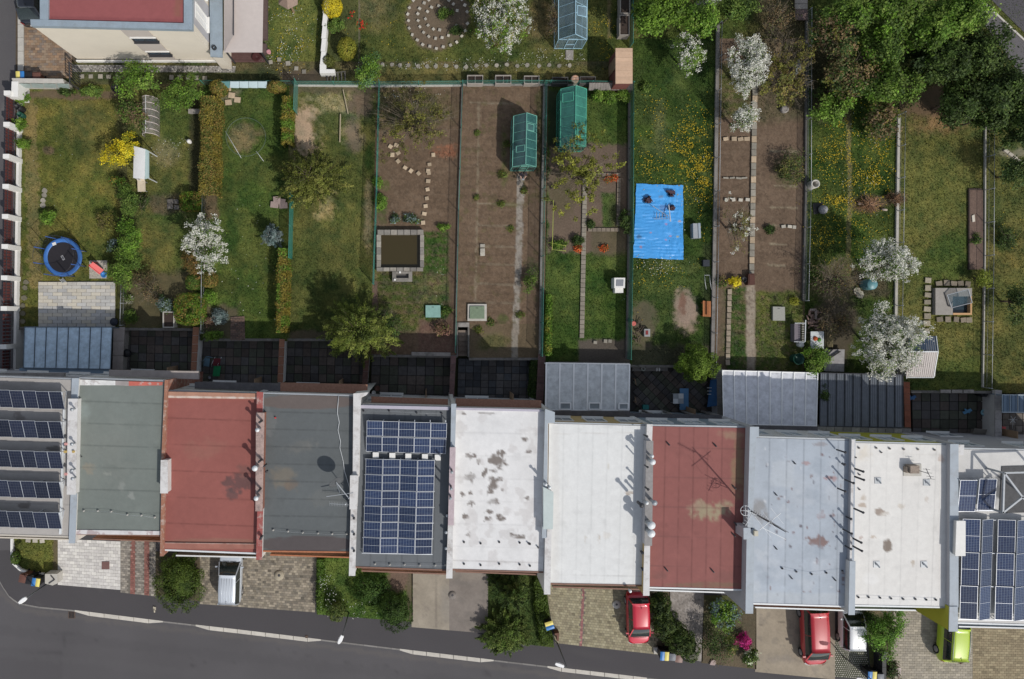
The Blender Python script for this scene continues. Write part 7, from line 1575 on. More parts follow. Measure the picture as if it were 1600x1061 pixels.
planter('divided grey planter nearest the middle of the alley above the bare bed',Q(730,117,755,131),.6,GP,2,PG);planter('divided grey planter with seedlings, second along the alley',Q(774,117,799,131),.6,GP,2,PG);planter('divided grey planter on the alley above the dark greenhouse',Q(819,118,843,131),.6,GP,2,PG);planter('dark planter on the alley left of the orange and white pot',Q(863,120,888,131),.6,DP,1,PG);planter('dark planter on the alley right of the orange and white pot',Q(906,119,931,131),.6,DP,1,PG)
planter('tall narrow planter cut off by the top edge beside the dark green fence',Q(969,-20,985,21),.7,GP,1,'planters beside the dark green fence');planter('tall narrow planter above the pine shed beside the dark green fence',Q(968,22.5,984,55),.7,GP,1,'planters beside the dark green fence')
lathe_thing('plant_pot','orange and white pot between the two dark planters','plant pot',896.5,127,0,[(.2,0),(.3,.3),(.28,.5),(.18,.52),(.001,.4)],M('orange_white_pot',(.50,.28,.18),.7,.3,9,.1,dirt=(.6,.55,.5)))
# planter box at P2, benches, frames
planter('grey concrete trough with dark inside beside the square topiary',Q(254,487,272,512),.6,CONCL,1)
bn=thing('garden_bench','grey concrete slab bench beside the golden hedge','bench',W(306,173,0));b=MB();b.pprism(Q(294,170,317,177),.45,.35);b.obj('seat',CONC,bn)
for x in(297,314):b=MB();b.pprism(Q(x-2,171,x+2,176),.35,0);b.obj('leg',CONC,bn,centre=True)
stones('stone_slabs',[(266,315),(275,315),(266,323),(276,324)],.02,8.5,7.5,M('dark_rough_slab',(.12,.11,.10),.9,.3,6,.4,rnd=.2));stones('stone_slabs',[(429,320),(440,315),(443,321),(433,312)],.03,12,9,M('pinkish_slab',(.30,.23,.21),.9,.25,6,.3,rnd=.2),th=.08);stones('stone_slabs',[(356,138),(362,149),(371,156),(357,160)],.02,10,8,SLP)
ab=thing('garden_bed_awning','pale blue sheet roof on the alley behind the round golden bush','sheet roof',W(375,133,0))
for i in range(5):b=MB();x0=345+i*14.5;b.sheet([W(x0,137,.8),W(x0+14,137.5,.8),W(x0+14,127,1.2),W(x0,127,1.2)],3,1,.03);b.obj('sheet',M('pale_blue_sheet',(.42,.52,.55),.4,.06,3,.03,spec=.5)if i else M('teal_sheet',(.10,.22,.22),.5,.1),ab,centre=True)
b=MB();[b.bar((*W(x,132,0)[:2],0),W(x,132,.98),.05,.05)for x in(347,380,412)];b.obj('posts',WOOD,ab)
b=MB();b.bar(W(536,140,.15),W(544,178,.15),.06,.06);o=b.obj('timber_edging',M('pale_timber',(.38,.32,.22),.85,.2,5,.2));setp(o,'thin pale timber lying high on the dry lawn','timber')
b=MB();b.bar(W(532,178,.15),W(531,222,.15),.07,.07);o=b.obj('timber_edging',M('pale_timber',(.38,.32,.22)));setp(o,'thin pale timber edging beside the bare patch of the dry lawn','timber')
hp=thing('wire_hoop','large thin wire ring lying over the tan patch of lawn','wire ring',W(384,214,.3));b=MB();b.tube([W(384+31*math.cos(a),214+30*math.sin(a),.3+.1*math.sin(2*a))for a in np.linspace(0,2*PI,37)],.014,5);b.obj('ring',M('dull_green_wire',(.12,.16,.13),.5,.1),hp);[(lambda b:(b.tube(l_,.015,5),b.obj('guy_line',WHITEM,hp)))(MB())for l_ in([W(352,205,.35),W(377,247,.05)],[W(400,236,.3),W(412,252,.05)])]
# trellis of plot 7
tz=thing('bean_trellis','thin yellow-green tube frame beside the pale turquoise fence','trellis',W(870,350,0));b=MB();pts=[(850,313),(865,313),(863,390),(884,392),(884,384),(858,379)]
b.tube([W(x,y,.5)for x,y in pts],.022,5);[b.tube([(*W(x,y,.5)[:2],0),W(x,y,.5)],.02,5)for x,y in pts];b.obj('tubes',M('lime_tube',(.42,.46,.10),.6,.05),tz)
# white composter / chair
wc=thing('compost_box','white plastic box with a grey recess standing by the dark green fence','plastic box',W(960,448,0));b=MB();b.pprism([(960,434),(977,434),(976.5,450),(960,450)],.8,0);b.pprism([(961,450.2),(974,450.2),(974,457.5),(961,457.5)],.55,0);b.obj('body',WHITE,wc);b=MB();b.pprism([(963.5,437),(974.5,437),(974,447),(963,447)],.83,.79);b.obj('recess',M('mid_grey_plastic',(.22,.23,.25),.5,.1),wc)
# metal box, bench, chair frame
mbx=thing('metal_chest','galvanised metal chest on the lawn right of the blue tarpaulin','metal chest',W(1085,361,0));b=MB();b.pprism([(1083,349),(1091,349),(1092,372),(1083.5,372)],.55,0);b.obj('body',GREYM,mbx);b=MB();b.pprism([(1091,348.5),(1094.5,348.5),(1095.5,372),(1092,372)],.6,.2);b.obj('lid_edge',M('bright_metal',(.5,.56,.6),.3,.05,3,.02,metal=.6),mbx)
ob=thing('garden_bench','orange-brown wooden slat bench beside the tall grey fence','bench',W(1098,482,0))
for i in range(4):b=MB();x0=1098.5+i*3.2;b.pprism(Q(x0,470+.2*i,x0+2.7,494.5+.2*i),.45+(.25 if i==3 else 0),.41+(.25 if i==3 else 0));b.obj('slat',M('orange_wood',(.34,.13,.05),.7,.15,6,.15,rnd=.15),ob,centre=True)
for y in(472,492):b=MB();b.pprism(Q(1099,y,1110,y+2),.40,0);b.obj('leg',M('orange_wood',(.34,.13,.05)),ob,centre=True)
cf=thing('folding_frame','bare metal frame of a folding chair in the shade of the grey fence','chair frame',W(1105,442,0));b=MB();[b.tube([W(x,430,.5),W(x+1,442,.9),W(x+3,453,.05)],.015,5)for x in(1101,1109)];b.bar(W(1101,430,.5),W(1109,430,.5),.02,.02);b.obj('tubes',WHITEM,cf)
b=MB();b.pprism(Q(1099,406,1109,416),.3,0);o=b.obj('crate',M('dark_blue_grey_box',(.03,.035,.045),.7,.2));setp(o,'dark crate in the shade of the tall grey fence','crate')
# blue tarpaulin
tq=[(994,287),(1067,290),(1067,406),(989,403)]
nu,nv=74,110;u,v=np.meshgrid(np.linspace(0,1,nu+1),np.linspace(0,1,nv+1));u=u.ravel();v=v.ravel();px,py=quad_uv(tq,u,v)
px=px+1.3*(fbm(px,py,9,3)-.5)*2*(1-np.clip(np.minimum(u,1-u)*12,0,1));py=py+1.3*(fbm(px,py,9,4)-.5)*2*(1-np.clip(np.minimum(v,1-v)*12,0,1))
zz=.08+.035*(fbm(px*.5,py*1.9,13,21,4)-.5)*2+.03*(fbm(px*1.5,py*.6,6,22,3)-.5)*2*(u>.5)+.022*np.sin(py*1.2+4*fbm(px,py,18,6))*(fbm(px,py,30,9)>.5)*.5
zz=np.maximum(zz,.03);V=np.stack([(px-NX)/S,(NY-py)/S,zz],1);i=np.arange(nu*nv);r_=i//nu;a=r_*(nu+1)+i%nu;F=np.stack([a,a+nu+1,a+nu+2,a+1],1)
tpnt=Paint((.06,.31,.70),.12,30,81)
for(x,y,s,c)in((1040,350,3,(.35,.22,.40)),(1016,364,2,(.4,.25,.35)),(1040,375,2.5,(.35,.22,.4)),(1047,369,2.5,(.36,.22,.34)),(1001,386,3,(.36,.20,.25)),(1058,370,2.5,(.35,.33,.12)),(1061,346,2.5,(.4,.3,.3)),(1032,308,4,(.14,.26,.45)),(998,370,5,(.03,.10,.22)),(1047,345,2,(.3,.3,.45)),(1036,325,8,(.10,.22,.48))):tpnt.blob(x,y,s,s*.7,c,.8,.5,.8)
C=tpnt(px,py);tm=vcol_mat('tarpaulin_sheet',rough=.35,fine=.08,s1=4,s2=20,bmp=.25,bd=.02,spec=.5)
tj=np_mesh('blue_tarpaulin',V,F,tm,C,None,smooth=True,centre=True);setp(tj,'bright blue crinkled tarpaulin spread on the dandelion lawn','tarpaulin')
ldr=thing('garden_ladder','short metal ladder lying on the blue tarpaulin','ladder',W(1035,335,.15));b=MB();b.bar(W(1020,322,.3),W(1044,338,.2),.035,.03);b.bar(W(1022,342,.2),W(1047,342,.35),.035,.03);[b.bar(W(1026+i*4.4,332+i*.8,.26),W(1026+i*4.4,341,.26),.03,.02)for i in range(5)];b.obj('ladder_frame',GREYM,ldr)
b=MB();b.bar(W(1045,320,.25),W(1048,346,.6),.05,.05);b.obj('post',WHITEM,ldr)
for(x,y,s,lb)in((1012,312,.3,'dark crumpled rag near the upper edge of the blue tarpaulin'),(1047,303,.32,'dark leaf heap at the top of the blue tarpaulin'),(1049,325,.2,'small dark clump beside the ladder on the blue tarpaulin')):
 b=MB();c=W(x,y,.12)
 for k in range(9):b.prism([(c.x+R.uniform(-s,s)+.09*math.cos(a),c.y+R.uniform(-s,s)*.8+.07*math.sin(a))for a in(0,1.2,2.4,3.7,5)][:5],.13,.17+.02*k)
 o=b.obj('rag_heap',M('dark_rag',(.07,.045,.06),.9,.3,6,.3));setp(o,lb,'rag')
# P8 corner junk
b=MB()
for k in range(26):a_=W(R.uniform(986,1001),R.uniform(500,534),.1);e_=a_+Vector((R.uniform(-.4,.4),R.uniform(-.5,.5),R.uniform(0,.25)));b.tube([a_,e_],.03,5)
o=b.obj('branch_pile',M('dead_branch',(.10,.075,.06),.95,.3,7,.4));setp(o,'heap of dead branches in the corner by the dark green fence','branch heap')
lathe_thing('plastic_bucket','pinkish red bucket on top of the branch heap','bucket',988.5,505.5,.25,[(.12,0),(.17,.25),(.15,.27),(.001,.2)],M('pink_plastic',(.5,.12,.10),.5,.1))
b=MB();b.pprism(Q(1007,514,1016,526),.35,0);b.pprism(Q(1009,516.5,1013,523),.37,.35,1);o=b.obj('small_table',[M('pale_grey_top',(.30,.30,.30),.7,.1),M('dark_red_top',(.2,.03,.03),.7,.1)]);setp(o,'small pale table with a dark red top in the shade','table')
# yard of the sun bed
bl_=thing('garden_bench','grey wooden bench with a pair of white shoes on it along the shaded yard edge','bench',W(1016,575,-.87));b=MB();b.pprism(Q(988,570,1043.5,580),-.4,-.46);b.obj('seat',M('dull_grey_wood',(.16,.15,.14),.85,.2,5,.2),bl_)
for x in(990,1016,1040):b=MB();b.pprism(Q(x,571,x+2,579),-.46,-.87);b.obj('leg',M('dull_grey_wood',(.16,.15,.14)),bl_,centre=True)
for x in(1026.5,1030.5):b=MB();c=W(x,577,-.38);b.lathe((0,0,0),[(.001,.07),(.05,.05),(.06,0)],8);b.v=[(c.x+p[0],c.y+p[1]*2.6,-.4+p[2])for p in b.v];o=b.obj('shoe',WHITE);setp(o,'white shoe on the grey bench, the one nearer the '+('coiled hose'if x<1028 else 'round thuja'),'shoe','pair of white shoes on the grey bench')
lathe_thing('garden_hose','coiled pale hose on the grey bench','hose',1005,576,-.4,[(.10,0),(.19,.04),(.1,.08),(.08,.03),(.1,0)],M('pale_hose',(.36,.38,.34),.6,.1))
tb=thing('garden_table','table with a checked white and grey top overlapping the blue sun bed','table',W(1060,622,-.87))
for i in range(2):
 for j in range(2):b=MB();b.pprism(Q(1052+i*8.2,615+j*8,1060+i*8.2,622.8+j*8),-.15,-.18);b.obj('top_panel',M('white_top_panel',(.55,.57,.58),.6,.1)if(i+j)%2 else M('grey_top_panel',(.30,.32,.34),.6,.1),tb,centre=True)
b=MB();[b.bar((*W(x,y,-.15)[:2],-.87),(*W(x,y,-.15)[:2],-.18),.04,.04)for x in(1053,1067)for y in(616,630)];b.obj('legs',GREYM,tb)
sbd=thing('sun_bed','blue sun bed in the shaded yard','sun bed',W(1070,625,-.87));b=MB();b.pprism(Q(1062.5,607,1076,640.5),-.50,-.56);b.obj('mattress',M('blue_canvas',(.10,.22,.38),.8,.1,4,.1),sbd);b=MB();[b.bar((*W(x,y,-.5)[:2],-.87),(*W(x,y,-.5)[:2],-.56),.04,.04)for x in(1064,1075)for y in(609,638)];b.obj('legs',GREYM,sbd)
b=MB();b.pprism(Q(1005,633,1014,640),-.5,-.87);o=b.obj('storage_box',M('teal_box',(.03,.20,.19),.5,.1));setp(o,'small teal box on the diagonal paving','box')
pl=thing('pool_cover','rumpled dark blue sheet and toys against the bare grey wall','sheet',W(1112,615,-.87));b=MB();b.sheet([W(1105,636,-.3),W(1121,634,.1),W(1122,592,.1),W(1110,594,-.3)],6,10,.06);b.obj('sheet',M('deep_blue_sheet',(.02,.09,.22),.5,.2,4,.2),pl);b=MB();[b.bar(W(1105,606+i*5,-.2),W(1112,606+i*5,-.15),.04,.03)for i in range(3)];b.obj('toy_rack',WHITEM,pl)
b=MB();[b.bar(W(992,y,-.3),W(994,y+9,-.3),.05,.05)for y in(592,620)];b.bar((*W(992,592,-.3)[:2],-.87),W(992,592,-.3),.04,.04);b.bar((*W(994,629,-.3)[:2],-.87),W(994,629,-.3),.04,.04);o=b.obj('plant_stand',WOOD);setp(o,'narrow wooden plant stand at the edge of the smoked canopy','plant stand')
# other yards
gb_=thing('barbecue','black barbecue standing in the second yard','barbecue',W(197,552,-.87));b=MB();c=W(197,552,-.1);b.lathe((c.x,c.y,-.2),[(.001,.22),(.2,.18),(.3,.02),(.28,-.15),(.1,-.22)],16);b.obj('bowl',BLACK,gb_);b=MB();[b.tube([(c.x,c.y,-.35),(c.x+.3*math.cos(a),c.y+.3*math.sin(a),-.87)],.02,5)for a in(0,2.1,4.2)];b.bar((c.x-.55,c.y+.05,-.2),(c.x+.5,c.y-.1,-.2),.05,.03);b.obj('stand',BLACK,gb_)
sr=thing('sun_chair','green and red folding chair with metal arms in the third yard','folding chair',W(333,573,-.87));p=W(333,573,-.5)
for k,(m,y0,y1,z0,z1)in enumerate(((M('green_fabric',(.01,.17,.06),.8,.1),572,588,-.5,-.55),(M('dark_red_fabric',(.16,.03,.04),.8,.1),560,571,-.3,.1))):b=MB();b.sheet([W(332,y1,z0),W(343,y1,z0),W(345,y0,z1),(W(334,y0,z1))],3,3,.03);b.obj('seat'if k==0 else 'backrest',m,sr)
b=MB();[b.tube([W(x,574,-.87),W(x-1,570,-.2),W(x+5,558,0)],.018,5)for x in(331,341)];b.obj('arms',WHITEM,sr)
lr=thing('sun_chair','blue framed folding chair leaning by the third yard wall','folding chair',W(322,566,-.87));b=MB();[b.tube([W(318,573,-.5),W(317,564,-.1),W(322+dx,557,.1),W(329+dx,559,0)],.02,5)for dx in(0,3)];b.sheet([W(318,572,-.5),W(327,573,-.5),W(328,560,0),W(320,559,0)],2,2,.02);b.obj('frame',M('dull_blue_tube',(.12,.22,.30),.5,.1),lr)
lathe_thing('plant_pot','small pale ball by the third yard wall','ball',328,590,-.87,[(.001,0),(.09,.03),(.13,.13),(.09,.22),(.001,.26)],M('grey_ball',(.2,.21,.23),.6,.2))
lathe_thing('plant_pot','white pot between two dark pots in the yard corner behind the upper solar panels','plant pot',584.5,613,-.87,[(.1,0),(.15,.3),(.13,.3),(.001,.22)],WHITE);lathe_thing('plant_pot','dark pot closest to the white pot in the yard corner','plant pot',590,606,-.87,[(.14,0),(.2,.3),(.18,.3),(.001,.22)],BRN)
lathe_thing('satellite_ball','white round lamp on the slab wall of the third yard','lamp',299,600,1.2,[(.001,-.1),(.14,0),(.15,.12),(.08,.25),(.001,.28)],WHITEM)
for(x,y,lb,cx_)in((1426,622,'blue and white toy by the brick-red topped wall',(.08,.20,.42)),(1513,643,'blue folded toy on the dark furthest yard',(.10,.26,.42)),(1540,645,'pale blue ring toy near the pale rendered wall',(.25,.45,.52))):
 b=MB();c=W(x,y,-.6)
 if 'ring'in lb:b.lathe((c.x,c.y,-.80),[(.16,0),(.25,.08),(.16,.16),(.1,.08),(.16,0)],16)
 else:b.bar((c.x-.2,c.y-.15,-.8),(c.x+.2,c.y+.15,-.55),.2,.06);b.bar((c.x-.18,c.y+.16,-.7),(c.x+.2,c.y-.1,-.7),.1,.06)
 o=b.obj('garden_toy',M('toy_%d'%x,cx_,.5,.15));setp(o,lb,'toy')
b=MB();b.sheet([W(1519,682,-.5),W(1538,685,-.5),W(1543,671,.0),W(1523,669,.0)],4,4,.04);b.pprism([(1522,671),(1540,672),(1537,682),(1521,680)],-.55,-.87);o=b.obj('covered_box',M('beige_grey_cover',(.20,.185,.16),.8,.1,4,.1));setp(o,'beige-grey covered box at the edge of the furthest dark yard','covered box')
b=MB();b.pprism([(1424,612),(1440,612)]+[(1440,614),(1424,614)],.1,0);[b.pprism(Q(1470+i*18,609,1486+i*18,614),.12+.01*(i%2),0)for i in range(3)];o=b.obj('edging_blocks',CONC);setp(o,'row of pale edging blocks between the mown lawn and the furthest dark yard','edging')
b=MB();b.pprism(Q(1566,667,1572,682),-.4,-.87);o=b.obj('storage_box',RED);setp(o,'small red box in the tiled yard at the edge','box')
dr=thing('clothes_rack','white branching drying rack in the tiled yard','drying rack',W(1583,662,-.87));b=MB();b.tube([W(1582,670,-.87),W(1583,656,.2)],.02,5);[b.bar(W(1583,656,.2),W(1583+7*math.cos(a),656+6*math.sin(a),.25),.02,.02)for a in(0,1,2.2,3.3,4.3,5.4)];b.obj('rack',WHITEM,dr)
# junk corner of the dandelion garden
gbn=thing('storage_chest','grey ribbed bench with a white rim in the cluttered garden corner','bench',W(1250,520,0));b=MB();b.pprism(Q(1241.5,506,1251,534),.55,0);b.obj('chest',M('mauve_grey',(.17,.15,.17),.8,.1,3,.1),gbn);[(lambda b,i:(b.bar(W(1253,507+i*2.8,.75),W(1258,507+i*2.8,.75),.04,.03),b.obj('slat',CONCL,gbn,centre=True)))(MB(),i)for i in range(10)]
b=MB();[b.bar(a_,e_,.05,.05)for a_,e_ in((W(1242,505,.6),W(1259,505,.8)),(W(1259,500,.8),W(1258,534,.8)),(W(1241,534,.6),W(1258,534.5,.8)))];b.obj('rim',WHITEM,gbn)
lathe_thing('water_barrel','white round lid below the grey ribbed bench','round lid',1247.5,538,0,[(.18,0),(.21,.4),(.15,.46),(.001,.48)],WHITE)
wt_=thing('garden_table','pale table with a red and green toy in the cluttered garden corner','table',W(1278,530,0));b=MB();b.pprism(Q(1267,518,1287.5,545),.72,.67);b.obj('tabletop',M('pale_top',(.50,.53,.53),.6,.08),wt_);b=MB();[b.bar((*W(x,y,.67)[:2],0),(*W(x,y,.67)[:2],.67),.05,.05)for x in(1269,1286)for y in(520,543)];b.obj('legs',WOOD,wt_)
ty=thing('garden_toy','orange-red and green toy lying on the pale table','toy',W(1275,530,.72));b=MB();b.lathe(W(1274,529,.72)[:],[(.001,.12),(.13,.10),(.17,0)],10);b.obj('red_part',M('orange_red',(.40,.08,.02),.6,.2),ty);b=MB();b.lathe(W(1280,531,.72)[:],[(.001,.10),(.12,.08),(.15,0)],7);b.obj('green_part',M('toy_green',(.08,.22,.04),.6,.2),ty)
b=MB();b.pprism([(1288,546),(1320,546),(1319,581),(1288,580)],.4,.34);b.pprism([(1290,548),(1318,548),(1317,578),(1290,578)],.34,0);o=b.obj('covered_box',M('worn_white_board',(.30,.29,.29),.8,.2,4,.3,dirt=(.16,.15,.15)));setp(o,'worn whitish board platform beside the bright green shrub','platform')
b=MB();b.bar(W(1291,556,.5),W(1302,545,.5),.08,.08);b.bar(W(1296,560,.5),W(1313,549,.5),.08,.08);o=b.obj('timber_offcuts',BLACK);setp(o,'two dark poles lying across the worn whitish platform','poles')
plt=thing('pallet','mossy wooden pallet behind the pale table','pallet',W(1296,530,0));[(lambda b,i:(b.pprism(Q(1289+i*3.4,518,1291.6+i*3.4,543),.2,.15),b.obj('slat',M('mossy_wood',(.13,.11,.06),.9,.3,6,.3,rnd=.2),plt,centre=True)))(MB(),i)for i in range(4)]
fp=thing('firewood_stack','pinkish stack of logs and old planks beside the grey ribbed bench','firewood',W(1271,500,0))
for k in range(34):x,y=R.uniform(1263,1278),R.uniform(483,514);a_=W(x,y,.1+.25*R.random());an_=R.uniform(-.5,.5)+(PI/2 if R.random()<.3 else 0);L=R.uniform(.2,.38);b=MB();b.tube([a_,a_+Vector((math.cos(an_)*L,math.sin(an_)*L,R.uniform(-.03,.03)))],R.uniform(.04,.075),6);b.obj('log',M('log_wood',(.25,.17,.14),.9,.25,6,.3,rnd=.35),fp,centre=True)
for(x0,y0,x1,y1)in((1266,484,1275,484),(1275,484,1275,499)):b=MB();b.bar(W(x0,y0,.5),W(x1,y1,.5),.14,.04);b.obj('plank',M('grey_plank',(.24,.20,.18),.9,.2),fp,centre=True)
bp=thing('bonfire_heap','heap of orange-brown twigs and prunings on the dandelion meadow','twig heap',W(1358,319,0));b=MB()
for k in range(420):
 a_=rng.uniform(0,6.28);r0=abs(rng.normal())*8;x,y=1359+r0*1.15*math.cos(a_),319+r0*.72*math.sin(a_);z_=max(.03,.55-r0*.025)*rng.uniform(.3,1);p=W(x,y,z_);an_=a_+rng.normal()*.5;L=rng.uniform(.12,.38);b.tube([p,p+Vector((math.cos(an_)*L,-math.sin(an_)*L,rng.uniform(-.08,.06)))],.011,3,0 if k%3 else 1,cap=False)
b.obj('twigs',[M('orange_twig',(.38,.22,.12),.9,.3,5),M('grey_brown_twig',(.17,.11,.08),.9,.3,5)],bp)
for(x,y)in((1341,318),(1378,327)):p=W(x,y,.15);b=MB();b.tube([p,p+Vector((.35,-.05,.02))],.08,7);b.obj('log',M('pale_log',(.36,.30,.25),.9,.2),bp,centre=True)
# brown box, bed edging, etc
b=MB();b.pprism([(1170,428),(1179,427),(1180,445),(1169,445)],.4,0);b.pprism([(1171.5,429.5),(1178,429),(1178.5,443.5),(1171,443.5)],.43,.4);o=b.obj('wooden_box',M('dark_brown_box',(.09,.04,.03),.8,.2));setp(o,'dark red-brown wooden box where the slab path ends','box')
lb_=struct_root('soil_bed',W(1525,360,0));b=MB();b.pprism(Q(1516,297,1536,421),.10,-.02);b.obj('bed_soil',M('reddish_soil',(.14,.095,.075),.95,.3,6,.9,bd=.04),lb_,centre=True);
for i in range(5):b=MB();b.pprism(Q(1514,297+i*25,1516,321.5+i*25),.13,0);b.obj('edging_board',M('dark_edging',(.05,.035,.03),.8,.2),lb_,centre=True)
b=MB();b.pprism(Q(1514,294.5,1535,297),.13,0);b.obj('edging_board',M('dark_edging',(.05,.035,.03)),lb_,centre=True)
b=MB();b.pprism([(1519,337),(1523,335),(1524,346),(1520,347)],.16,.08);o=b.obj('paper_scrap',M('cream_paper',(.55,.5,.42),.8,.05));setp(o,'cream paper scrap on the long reddish bed','paper')
ww=struct_root('stone_edging',W(1585,245,0))
for i in range(8):b=MB();x0,y0=1572+i*7,232+i*5.2;b.pprism([(x0,y0),(x0+6,y0+4.4),(x0+3,y0+8),(x0-3,y0+3.6)],.12,0);b.obj('block',M('pale_block',(.42,.38,.32),.9,.15,4,.2,rnd=.1),ww,centre=True)
# upper gardens
ww2=thing('garden_wall','white L-shaped retaining wall between the two upper gardens','wall',W(507,70,0));b=MB()
for i in range(8):b=MB();y0=-60+i*20;b.pprism([(505-(y0-20)*.05,y0),(512-(y0-20)*.05,y0),(511-(y0-0)*.05,y0+19.6),(504-(y0-0)*.05,y0+19.6)],.7,0);b.obj('wall_section',WHITE,ww2,centre=True)
b=MB();b.pprism([(499.5,100),(509.5,100),(509.5,108),(523,108),(523,114),(499.5,114)],.7,0);b.obj('wall_corner',WHITE,ww2,centre=True)
ldd=thing('timber_steps','dark timber steps at the foot of the white L-shaped wall','steps',W(525,119,0));
for i in range(6):b=MB();x=511+i*5.6;b.bar(W(x,113+0*i,.25),W(x+.5,126,.05),.07,.08);b.obj('tread',M('dark_grey_timber',(.10,.095,.09),.9,.2,5,.2),ldd,centre=True)
b=MB();b.bar(W(509,115,.2),W(540,111.5,.3),.05,.05);b.obj('rail',M('dark_grey_timber',(.10,.095,.09)),ldd)
gz=thing('wooden_parasol','brown hexagonal wooden canopy at the top edge beside the white wall','canopy',W(448,3,0));c=W(449,-4,2.3);n=6;ring=[Vector((c.x+.75*math.cos(2*PI*i/n+.5),c.y+.7*math.sin(2*PI*i/n+.5),2.05))for i in range(n)]
for i in range(n):b=MB();b.add([ring[i],ring[(i+1)%n],c+Vector((0,0,.3))],[[0,1,2]]);b.obj('roof_panel',M('tan_boards',(.26,.19,.15),.85,.2,6,.2,rnd=.3),gz,centre=True)
b=MB();b.bar((c.x,c.y,0),c,.1,.1);b.obj('post',WOOD,gz)
b=MB();b.pprism(Q(409,-20,417,60),.4,0);b.pprism(Q(409,68,416,83),.35,0);o=b.obj('dark_planks',M('mauve_planks',(.11,.075,.07),.85,.2,5,.2));setp(o,'row of dark brown boards along the beige awning','boards')
lathe_thing('garden_fountain','small dark dish below the beige awning corner','dish',402,90,0,[(.3,0),(.36,.2),(.3,.22),(.001,.1)],M('dark_red_dish',(.06,.02,.02),.5,.1))
bk=thing('timber_boards','dark plank walkway with pale tops at the upper edge beside the sagging fence','boards',W(1252,12,0));
for i in range(6):b=MB();y0=-20+i*8.6;b.pprism([(1243,y0),(1262,y0),(1262,y0+8),(1243,y0+8)],.5+.01*(i%2),.4);b.obj('board',M('whitish_board',(.36,.32,.28),.85,.2)if i in(2,3)else M('mauve_board',(.17,.12,.11),.85,.2,5,.2,rnd=.15),bk,centre=True)
for(x,y,s)in((1254,93,6),(1253,104,8)):pass
b=MB();b.pprism(Q(1247,90,1253,97),.5,0);b.pprism(Q(1244,99,1252,113),.45,0);o=b.obj('stacked_tubs',M('pale_grey_tubs',(.25,.28,.27),.7,.2));setp(o,'pale grey tubs beside the sagging fence near the top','tubs')
b=MB();b.pprism(Q(1516-300,163,1228,178),.3,0)if False else b.lathe(W(1224,172,0)[:],[(.24,0),(.28,.25),(.2,.3),(.001,.22)],9);o=b.obj('stone_trough',CONC);setp(o,'pale round stone trough under the olive shrubs','trough')
# black fence and pots at the bottom right
bf=thing('panel_fence','black solid panel fence with white posts between bed and light paving','fence',W(1388,1030,-.87));b=MB();
for i in range(4):b=MB();b.pprism(Q(1379,1019+i*12,1385,1030.6+i*12),.1,-.9);b.obj('panel',M('black_panel',(.02,.021,.024),.6,.1,3,.05,rnd=.1),bf,centre=True)
for(x,y)in((1391,957),(1390,963),(1386,1021),(1385,1029)):b=MB();p=W(x,y,.1);b.bar((p.x,p.y,-.87),p,.07,.07);b.obj('post',WHITEM,bf,centre=True)
b=MB();b.bar(W(1387,1019,.1),W(1391,1026,.1),.03,.03);b.bar(W(1391,1026,.1),W(1387,1032,.1),.03,.03);b.bar(W(1391,955,.1),W(1396,961,.1),.03,.03);b.obj('brace',DARKM,bf)
b=MB();b.pprism([(1397,1043),(1408,1044),(1407,1057),(1396,1057)],-.3,-.87);o=b.obj('stone_ornament',M('marbled_pink',(.40,.32,.31),.7,.4,12,.2,dirt=(.65,.62,.6)));setp(o,'mottled pink and white stone block by the black fence','stone block')
b=MB();b.pprism([(1112,1033),(1116,1031),(1120,1034),(1117,1040),(1109,1039)],-.75,-.87);o=b.obj('pink_stone',M('pink_stone',(.36,.28,.26),.9,.2));setp(o,'pinkish stone at the pavement edge below the dark bush','stone')
b=MB();b.pprism([(867,990),(874,989),(873,1002),(870,1001),(870,993),(867,993)],-.3,-.87);o=b.obj('post_bracket',M('brown_post',(.14,.07,.05),.8,.2));setp(o,'small brown angle post at the end of the grass strip','post')
b=MB();b.tube([W(240.5,952,-.8),W(241.5,957,-.8)],.05,6);b.pprism([(239,948),(243,949),(243,954),(239,953)],-.8,-.87);o=b.obj('marker_post',M('pale_marker',(.42,.38,.30),.8,.1));setp(o,'short pale marker post by the big juniper','post')
b=MB();b.pprism(Q(1022,1012,1032,1022),-.7,-.87);o=b.obj('grey_slab_block',CONCL);setp(o,'pale slab corner between the first red car and the bins','block')
# person by the greenhouse, looking down at a controller
pr_=thing('person','person in dark clothes standing at the greenhouse door with bent forearms and a controller','person',(*W(814,277,0)[:2],0))
gx,gy=W(814,277,0)[:2]
vs={'pel':(0,0,.95,.15,.11),'wai':(0,.0,1.08,.14,.10),'che':(0,.0,1.28,.17,.12),'shm':(0,.01,1.42,.13,.09),'nek':(0,-.01,1.50,.055,.055),'hed':(0,-.04,1.58,.075,.085),'top':(0,-.05,1.68,.07,.08),'shl':(-.17,.01,1.41,.065,.065),'ell':(-.25,-.06,1.14,.048,.048),'wrl':(-.10,-.30,1.12,.032,.032),'hal':(-.06,-.36,1.13,.034,.02),'shr':(.17,.01,1.41,.065,.065),'elr':(.25,-.06,1.14,.048,.048),'wrr':(.10,-.30,1.12,.032,.032),'har':(.06,-.36,1.13,.034,.02),'hil':(-.10,0,.88,.10,.10),'knl':(-.11,-.02,.50,.065,.065),'anl':(-.12,.02,.09,.042,.042),'tol':(-.13,-.16,.04,.04,.03),'hir':(.10,0,.88,.10,.10),'knr':(.11,-.02,.50,.065,.065),'anr':(.12,.03,.09,.042,.042),'tor':(.13,-.15,.04,.04,.03)}
